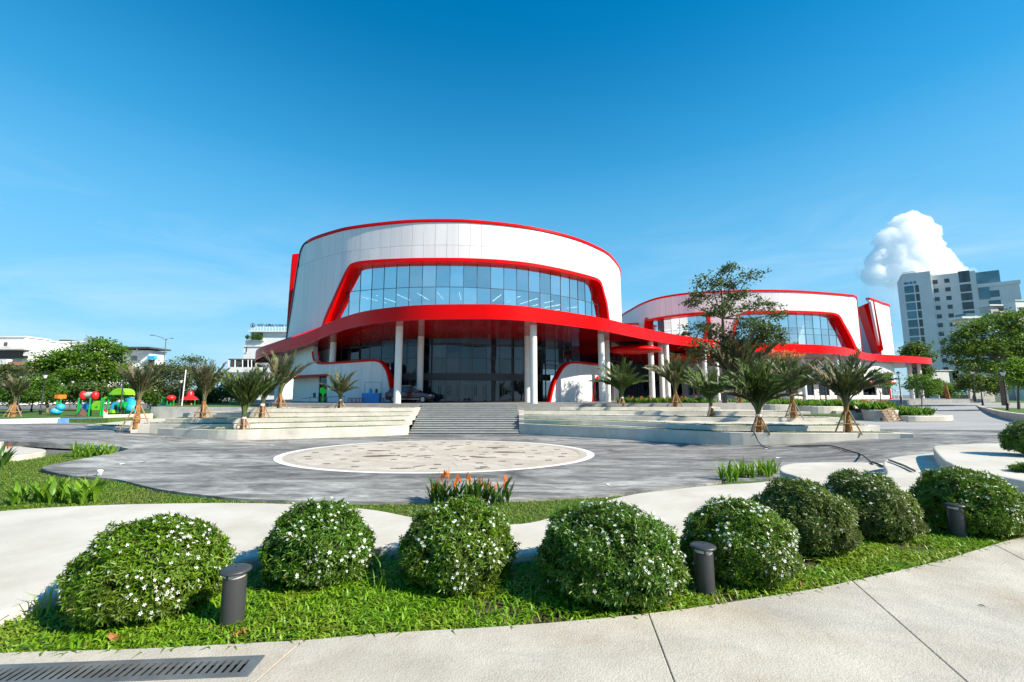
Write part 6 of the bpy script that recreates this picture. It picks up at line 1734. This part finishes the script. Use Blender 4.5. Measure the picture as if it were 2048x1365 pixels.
zS = U(1830, 549)[1]
fc_.box(tw, 'slab_block', uS0, uS1, 0, zS, -14, 3.0, 'towergrey')
u2, z2 = U(1862, 552); u3, z3 = U(1950, 541.5)
fc_.box(tw, 'white_edge', uS1 + .05, u2, 0, zS - 1.2, -14, 1.6, 'towerwhite')
zB = (z2 + z3) / 2
fc_.box(tw, 'main_block', u2, u3, 0, zB, -16, 0, 'towergrey')
u4, z4 = U(2037, 553)
fc_.box(tw, 'side_block', u3 + .05, u4, 0, z4 - 2.8, -16, -.3, 'towergrey')
fc_.box(tw, 'side_penthouse', u3 + .05, u4 - 4.5, z4 - 2.8, z4 + 3.6, -15, -1.2, 'towerglass')
fc_.box(tw, 'penthouse_roof', u3, u4 + .3, z4 - 2.8, z4 - 1.4, -15, .1, 'towerwhite')
fc_.box(tw, 'glass_band', u3 + .3, u4 - 8, z4 - 7.6, z4 - 2.9, -2, -.05, 'towerglass')
fl = (zS - 8) / 12.2
top = U(1820, 575)[1]
for k in range(12):
    z1_ = top - k * 3.62; z0_ = z1_ - 3.0
    if z0_ < 3: break
    uw = uS1 - uS0
    fc_.box(tw, 'bay_window', uS0 + uw * .05, uS0 + uw * .38, z0_, z1_, 2.5, 3.05, 'towerglass')
    fc_.box(tw, 'loggia', uS0 + uw * .43, uS0 + uw * .56, z0_, z1_, 2.5, 3.05, 'windowdark')
    fc_.box(tw, 'floor_band', uS0, uS0 + uw * .60, z1_ + .05, z1_ + .55, 2.5, 3.25, 'towerwhite')
fc_.box(tw, 'bay_mullion', uS0 + uw * .385, uS0 + uw * .425, 0, top, 2.5, 3.2, 'towerwhite')
for k in range(11):
    z1_ = U(1874, 560)[1] - k * 3.62
    if z1_ < 5: break
    for x in (1874.5, 1898.5):
        uu = U(x, 600)[0]; fc_.box(tw, 'window', uu - .75, uu + .75, z1_ - 1.7, z1_, -.4, .06, 'windowdark')
    for j, x in enumerate((1927, 1934.5, 1942)):
        uu = U(x, 600)[0]
        if k == 0: fc_.box(tw, 'tall_window', uu - .55, uu + .55, z1_ - 2.3, z1_ + 2.4, -.4, .06, 'windowdark')
        elif k < 7: fc_.box(tw, 'tall_window', uu - .55, uu + .55, z1_ - 2.5, z1_ + .5, -.4, .06, 'windowdark')
    for j in (0,):
        fc_.box(tw, 'air_unit', uS1 + .3, u2 - .1, z1_ - 1.2, z1_ - .4, 1.5, 2.2, 'towerwhite')
for k in range(2):
    z1_ = U(1988, 581)[1] - k * 3.9; uu = U(1988, 590)[0]; fc_.box(tw, 'window', uu - 1.6, uu + 1.6, z1_ - 2.6, z1_, -.6, -.22, 'towerglass')
# blue sign strip of separate letters under the crown louvres (letters too small to read in the photo)
for k in range(13):
    if k in (5, 9): continue
    uu = uS0 + .5 + k * .44 * (uS1 - uS0) / 13.0
    zz = U(1810, 572.5)[1]
    fc_.box(tw, 'sign_letter', uu, uu + .34 * (uS1 - uS0) / 13.0 * 1.0, zz, zz + .9 + .25 * (k % 2), 3.0, 3.12, 'signblue')
for k in range(7):
    zz = U(1810, 570)[1] + 1.2 + k * .55; fc_.box(tw, 'crown_louvre', uS0 + .3, uS0 + (uS1 - uS0) * .5, zz, zz + .25, 3.0, 3.1, 'towerwhite')

def house(name, label, Y, x0, x1, ytop, depth, mat, wins=(), parts=(), zbase=-.5, rz=0, cat='house'):
    """simple town house: front wall at distance Y measured from photo edges, with window openings and extras"""
    root = empty(name, label=label, cat=cat)
    a, b = at_y(x0, ytop, Y), at_y(x1, ytop, Y)
    MB().box(((a[0] + b[0]) / 2, Y + depth / 2, (a[2] + zbase) / 2), (b[0] - a[0], depth, a[2] - zbase)).build('wall', M[mat], root)
    MB().box(((a[0] + b[0]) / 2, Y + depth / 2, a[2] + .12), (b[0] - a[0] + .5, depth + .5, .24)).build('roof_edge', M['towerwhite'], root)
    for w in wins:
        wx0, wx1, wy0, wy1 = w[:4]; m_ = w[4] if len(w) > 4 else 'windowdark'
        p, q = at_y(wx0, wy1, Y), at_y(wx1, wy0, Y)
        o = MB().box(((p[0] + q[0]) / 2, Y - .02, (p[2] + q[2]) / 2), (q[0] - p[0], .12, q[2] - p[2])).build('window', M[m_], root)
        MB().box(((p[0] + q[0]) / 2, Y - .1, p[2] - .08), (q[0] - p[0] + .3, .3, .12)).build('sill', M['towerwhite'], o)
    for (nm_, bx0, bx1, by0, by1, dy, th, m_) in parts:
        p, q = at_y(bx0, by1, Y + dy), at_y(bx1, by0, Y + dy)
        MB().box(((p[0] + q[0]) / 2, Y + dy + th / 2, (p[2] + q[2]) / 2), (q[0] - p[0], th, q[2] - p[2])).build(nm_, M[m_], root)
    return root
M['whitewall'] = simple('white_render', (.74, .73, .71), (.80, .79, .77), scale=.4, rough=.8, stain=(.55, .53, .5), sscale=.3, samt=.3, stretch=(1, 1, .3))
M['terra'] = simple('terracotta', (.42, .19, .11), rough=.85)
M['shade'] = simple('awning_and_shade_dark', (.06, .065, .06), rough=.8)  # dark awnings and roofs, also boxes painted dark for shaded recesses
house('town_house', 'white house with brown shutters at the top left edge', 95, -60, 50, 675, 5, 'whitewall', wins=[(8, 15, 685, 693, 'pg_brown'), (15.5, 22, 685, 693, 'towergrey')], parts=[('terrace_shade', -60, 44, 699, 716, -1.5, 1.4, 'shade'), ('awning', -60, 48, 696, 699, -3.5, 3.4, 'paintwhite'), ('parapet', -60, 14, 719, 730, -4, 1, 'whitewall'), ('tile_ledge', 15, 56, 724, 731, -4, 2, 'terra'), ('balcony', 46, 70, 704, 712, -2.5, 2.5, 'whitewall')])  # the box under the awning is painted dark for the terrace's shade
house('town_house', 'white house with recessed balcony beside the shuttered house', 100, 51, 92, 683, 5, 'whitewall', wins=[(56, 82, 690, 704, 'windowdark')])
house('town_house', 'long white house with water tank on its flat roof', 105, 92, 195, 685, 5, 'whitewall', wins=[(95, 107, 701, 708, 'towerglass'), (155, 190, 690, 696, 'windowdark')], parts=[('solar_panel', 118, 140, 680, 684.5, 3, 3, 'shade')])
tk = at_y(158, 686, 106); wt = empty('water_tank', (tk[0], 108, tk[2] - .2), label='shiny steel water tank on the long white roof', cat='tank')
M['tank'] = simple('tank_steel', (.55, .55, .55), (.7, .7, .7), rough=.2, metallic=.9)
MB().lathe([(.55, .3), (.6, .4), (.6, 1.5), (.3, 1.7)], n=14).build('drum', M['tank'], wt, angle=40); MB().box((0, 0, .1), (1.2, 1.2, .3)).build('stand', M['black'], wt)
house('town_house', 'white house with dark roof canopy right of the bright tree', 110, 196, 300, 703, 5, 'whitewall', wins=[(205, 214, 722, 728), (262, 274, 712, 722)], parts=[('roof_canopy', 160, 299, 694, 697, -2, 7, 'shade'), ('canopy_post', 272, 274, 697, 704, -2, .3, 'steel'), ('blue_shutter', 294, 309, 712, 719, -1, 1, 'pg_cyan'), ('dark_porch', 296, 306, 720, 735, -.6, .6, 'shade')])
# hotel left of drum A with rooftop lettering
ht = house('hotel', 'white multi-storey hotel with rooftop lettering left of the large drum', 128, 488, 640, 694, 20, 'whitewall', zbase=-.5, cat='building', wins=[(492, 494.5, 695.5, 705, 'windowdark')],
  parts=[('upper_block', 499, 640, 664, 694.2, 0.02, 18, 'whitewall'), ('corner_block', 490, 640, 679, 694.1, .04, 18, 'whitewall'), ('cornice', 495.5, 640, 661.5, 664, -.9, 19, 'paintwhite'), ('plant_opening', 503.5, 525.5, 666.5, 680, -.1, .4, 'windowdark'), ('opening_sill', 501, 527, 680, 682, -.6, .6, 'paintwhite'),
         ('terrace_roof', 456, 530, 718, 720.5, -9, 8.5, 'shade'), ('terrace_back', 460, 520, 720.5, 734, -1.2, 1, 'shade'), ('terrace_wall', 455, 560, 735, 745, -9.5, .6, 'whitewall'), ('lower_block', 440, 562, 745, 815, -9, 8, 'whitewall'), ('side_pergola', 560, 575, 728, 742, -9, 4, 'paintwhite')])
for x in (457, 470, 485, 496, 503, 512):
    p, q = at_y(x, 735, 119), at_y(x, 720, 119); MB().tube([p, q], .12, 5).build('terrace_post', M['paintwhite'], ht)
for (x0, x1, y0, y1) in ((452, 462, 752, 762), (470, 482, 752, 762), (492, 502, 755, 768), (515, 525, 755, 768), (540, 552, 765, 790), (452, 462, 775, 788), (470, 482, 775, 788)):
    p, q = at_y(x0, y1, 119), at_y(x1, y0, 119); MB().box(((p[0] + q[0]) / 2, 118.95, (p[2] + q[2]) / 2), (q[0] - p[0], .2, q[2] - p[2])).build('window', M['windowdark'], ht)
for x, y, s in ((508, 675, 1.0), (514, 672, 1.1), (520, 676, 1.0), (495, 675, .9)):
    p = at_y(x, y, 127.2); n = 260; d = rand_dirs(n); P = np.array(p) + d * RNG.random((n, 1)) * np.array([s, .3, s * .8]); V, T = leaves(P, rand_dirs(n), rand_dirs(n), .35, .2)
    obj('roof_plant', tri_mesh('roof_plant', V, T, M['tree_d']), ht)
# rooftop sign: thin frame, ring emblem and letters
rsn = empty('rooftop_sign', label='rooftop sign of dark letters with a round emblem on the white hotel', cat='sign')
M['letter'] = simple('sign_letter', (.05, .045, .04), rough=.5)
Ys = 130
z0 = at_y(520, 653.5, Ys)[2]; z1 = at_y(520, 648, Ys)[2]
def add_text(txt, x, z, Y, size, mat, parent, align='LEFT'):
    cu = bpy.data.curves.new('letters', 'FONT'); cu.body = txt; cu.size = size; cu.extrude = .08; cu.align_x = align
    tmp = bpy.data.objects.new('tmp_text', cu); COL.objects.link(tmp)
    bpy.context.view_layer.update()
    dg = bpy.context.evaluated_depsgraph_get(); me = bpy.data.meshes.new_from_object(tmp.evaluated_get(dg))
    bpy.data.objects.remove(tmp); me.materials.clear(); me.materials.append(mat)
    return obj('letters', me, parent, (x, Y, z), (math.pi / 2, 0, 0))
tx0 = at_y(513.5, 650, Ys)[0]; tx1 = at_y(572, 650, Ys)[0]
t = add_text('TRẦM HƯƠNG KHÁNH HÒA', 0, 0, Ys, 1.0, M['letter'], rsn)
wd = max(v.co.x for v in t.data.vertices); hh = max(v.co.y for v in t.data.vertices if True)
full = (tx1 - tx0) * 20 / 17.0
t.location = (tx0, Ys, z0); t.scale = (full / wd, (z1 - z0) * 1.25, 1)
c0 = at_y(505.5, 651.5, Ys); R0 = 4.6 * Ys / FPX
mb = MB(); pts = [(c0[0] + R0 * math.cos(a), Ys, c0[2] + R0 * math.sin(a)) for a in np.linspace(0, 2 * math.pi, 25)]; mb.tube(pts, .09, 5, caps=False)
mb.build('emblem_ring', M['letter'], rsn)
MB().add([(c0[0] - .28, Ys - .05, c0[2] - .45), (c0[0] + .28, Ys - .05, c0[2] - .45), (c0[0] + .33, Ys - .05, c0[2]), (c0[0], Ys - .05, c0[2] + .5), (c0[0] - .33, Ys - .05, c0[2]), (c0[0] - .28, Ys + .05, c0[2] - .45), (c0[0] + .28, Ys + .05, c0[2] - .45), (c0[0] + .33, Ys + .05, c0[2]), (c0[0], Ys + .05, c0[2] + .5), (c0[0] - .33, Ys + .05, c0[2])], [(0, 1, 2, 3, 4), (9, 8, 7, 6, 5), (0, 5, 6, 1), (1, 6, 7, 2), (2, 7, 8, 3), (3, 8, 9, 4), (4, 9, 5, 0)]).build('emblem_drop', M['letter'], rsn)
for y in (655.5, 658.5):
    p, q = at_y(500, y, Ys), at_y(600, y, Ys); MB().tube([(p[0], Ys, p[2]), (q[0], Ys, p[2])], .05, 4).build('frame_rail', M['paintwhite'], rsn)
for k in range(14):
    x = 503 + k * 6; p, q = at_y(x, 662, Ys), at_y(x, 651, Ys); MB().tube([p, q], .04, 4).build('frame_post', M['paintwhite'], rsn)
# houses before the tower on the right
house('town_house', 'pinkish house with tin roofs in front of the tower', 125, 1925, 2010, 640, 3, 'towergrey', wins=[(1998, 2010, 617, 623)], parts=[('upper_floor', 1984, 2030, 612, 640, .5, 3, 'terrace'), ('tin_roof', 1932, 1985, 627, 633, -1, 3, 'towerglass'), ('roof_slab', 1925, 2000, 633, 637, -1.5, 4, 'towerwhite'), ('roof_slab', 1980, 2034, 609, 612, 0, 4, 'towerwhite')])
house('town_house', 'white house at the right edge behind the big tree', 120, 2030, 2150, 602, 3, 'whitewall', wins=[(2040, 2060, 615, 625), (2040, 2060, 650, 660)])
house('site_shed', 'low white building with blue-grey shutter behind the road end', 135, 1862, 1945, 742, 3, 'whitewall', wins=[(1901, 1934, 738, 766, 'towerglass'), (1906, 1927, 741, 762, 'towergrey')], cat='building')

SCR = ['nearest the terrace wall where the hose bends', 'just below the hose bend', 'farther out on the plaza below the hose', 'at the left end of the plaza', 'left of the medallion, nearer the lawn', 'just left of the medallion', 'below the left terrace wall', 'right of the orange flowers by the lawn', 'beside the foot of the left terrace']
# ---------------- litter: fallen leaves, paper scraps, spotlights
M['dryleaf'] = simple('dry_leaf', (.22, .07, .02), (.34, .13, .04), scale=8, rough=.7)
for k, (x, y, s, lab) in enumerate(((230, 1277, .042, 'large orange dead leaf in the grass below the widest bush'), (470, 1272, .024, 'brown dead leaf by the first bollard'), (485, 1268, .03, 'brown dead leaf right of the first bollard'), (1340, 1212, .026, 'dead leaf right of the most flowery bush'), (1600, 1172, .024, 'dead leaf at the path edge below the dull bush'))):
    p = at_z(x, y, .03); V = []; n = 8
    for i in range(n): a = 2 * math.pi * i / n; V.append((s * math.cos(a) * (1.2 if i % 2 else .9), s * .62 * math.sin(a), .018 * math.cos(2 * a)))
    o = MB().add(V + [(0, 0, -.01)], [(i, (i + 1) % n, n) for i in range(n)]).build('fallen_leaf', M['dryleaf'], loc=(p[0], p[1], .045), rot=(.15, .2, k)); tag(o, lab, 'leaf')
p = at_z(1963, 1213, .03); o = MB().add([(-.02, 0, 0), (0, .008, .006), (.03, 0, 0), (0, -.008, .003)], [(0, 3, 2, 1)]).build('fallen_leaf', M['black'], loc=(p[0], p[1], .036), rot=(0, 0, -.8)); tag(o, 'small dark leaf lying on the right part of the footpath', 'leaf')
for kk, (x, y) in enumerate(((1541, 893.5), (1536, 899), (1558, 917), (246, 929), (286, 925), (545, 892), (330, 876), (1217, 970), (688, 874))):
    p = at_g(x, y); o = MB().add([(-.12, -.05, 0), (.1, -.07, .02), (.13, .06, 0), (-.09, .06, .03)], [(0, 1, 2, 3)]).build('paper_scrap', M['paintwhite'], loc=(p[0], p[1], p[2] + .012), rot=(0, 0, x)); tag(o, 'white paper scrap ' + SCR[kk], 'paper', 'paper scraps on the plaza')
p = at_z(199, 957, -1.28); sp = empty('spotlight', (p[0], p[1], -1.28), label='small white garden spotlight at the plaza edge', cat='spotlight')
MB().tube([(0, 0, 0), (0, 0, .12)], .02, 6).build('spike', M['paintwhite'], sp); MB().tube([(-.03, 0, .12), (.03, -.03, .27)], [.07, .085], 10).build('head', M['paintwhite'], sp)
CLOUD_D = .013
# ---------------- cumulus cloud far behind the tower
def cloud():
    Yc = 6000.0; k = Yc / FPX
    blobs = [(1812, 450, 24), (1795, 455, 18), (1835, 455, 22), (1850, 468, 20), (1778, 478, 22), (1762, 482, 16), (1810, 478, 34), (1845, 490, 30), (1865, 492, 16), (1790, 505, 34), (1825, 515, 36), (1858, 520, 32), (1885, 527, 22), (1900, 535, 18), (1762, 522, 24), (1745, 520, 12), (1800, 545, 36), (1840, 550, 36), (1880, 550, 30), (1755, 548, 24), (1912, 545, 14), (1748, 486, 8), (1825, 437, 14), (1803, 441, 12)]
    rng = random.Random(4); mb = MB()
    for x, y, r in blobs:
        p = at_y(x, y, Yc); mb.sphere((p[0], p[1] + rng.uniform(-60, 60), p[2]), r * k, 16, 10)
        for j in range(7):
            a = rng.uniform(0, 6.28); b = rng.uniform(-.4, 1.3); q = r * k * .8
            mb.sphere((p[0] + q * math.cos(a) * math.cos(b), p[1] - abs(q * math.sin(a) * math.cos(b)) * .8, p[2] + q * math.sin(b)), r * k * rng.uniform(.25, .45), 10, 7)
    m, nt, out = mat_new('cloud_vapour')
    v = nt.nodes.new('ShaderNodeVolumePrincipled'); v.inputs['Color'].default_value = (1, 1, 1, 1); v.inputs['Density'].default_value = CLOUD_D; v.inputs['Anisotropy'].default_value = 0.0
    nt.links.new(v.outputs[0], out.inputs['Volume'])
    me = mb.mesh('cloud', m, True)
    o = obj('cumulus_cloud', me)
    rm = o.modifiers.new('remesh', 'REMESH'); rm.mode = 'VOXEL'; rm.voxel_size = 12.0; rm.use_smooth_shade = True
    tx = bpy.data.textures.new('puff', 'CLOUDS'); tx.noise_scale = 110.0; tx.noise_depth = 2
    dm = o.modifiers.new('puff', 'DISPLACE'); dm.texture = tx; dm.strength = 40.0; dm.mid_level = .5; dm.texture_coords = 'GLOBAL'
    tx2 = bpy.data.textures.new('fine_puff', 'CLOUDS'); tx2.noise_scale = 50.0; tx2.noise_depth = 5
    d2 = o.modifiers.new('fine_puff', 'DISPLACE'); d2.texture = tx2; d2.strength = 75.0; d2.mid_level = .5; d2.texture_coords = 'GLOBAL'
    m2, nt2, out2 = mat_new('cloud_haze')
    v2 = nt2.nodes.new('ShaderNodeVolumePrincipled'); v2.inputs['Color'].default_value = (1, 1, 1, 1); v2.inputs['Density'].default_value = .0011
    nt2.links.new(v2.outputs[0], out2.inputs['Volume'])
    mh = MB()
    for x, y, r in ((1740, 545, 26), (1775, 560, 36), (1815, 570, 44), (1860, 570, 44), (1900, 560, 34), (1930, 552, 22), (1765, 590, 34), (1800, 610, 40), (1850, 610, 40)):
        p = at_y(x, y, Yc); mh.sphere(p, (r * k * 1.2, r * k, r * k * .8), 16, 10)
    oh = obj('cloud_base', mh.mesh('cloud_base', m2, True), o)
    rm2 = oh.modifiers.new('remesh', 'REMESH'); rm2.mode = 'VOXEL'; rm2.voxel_size = 24.0
    dm2 = oh.modifiers.new('puff', 'DISPLACE'); dm2.texture = tx; dm2.strength = 120.0; dm2.mid_level = .5; dm2.texture_coords = 'GLOBAL'
    tag(o, 'towering white cumulus cloud above the office tower', 'cloud', kind='stuff')
cloud()
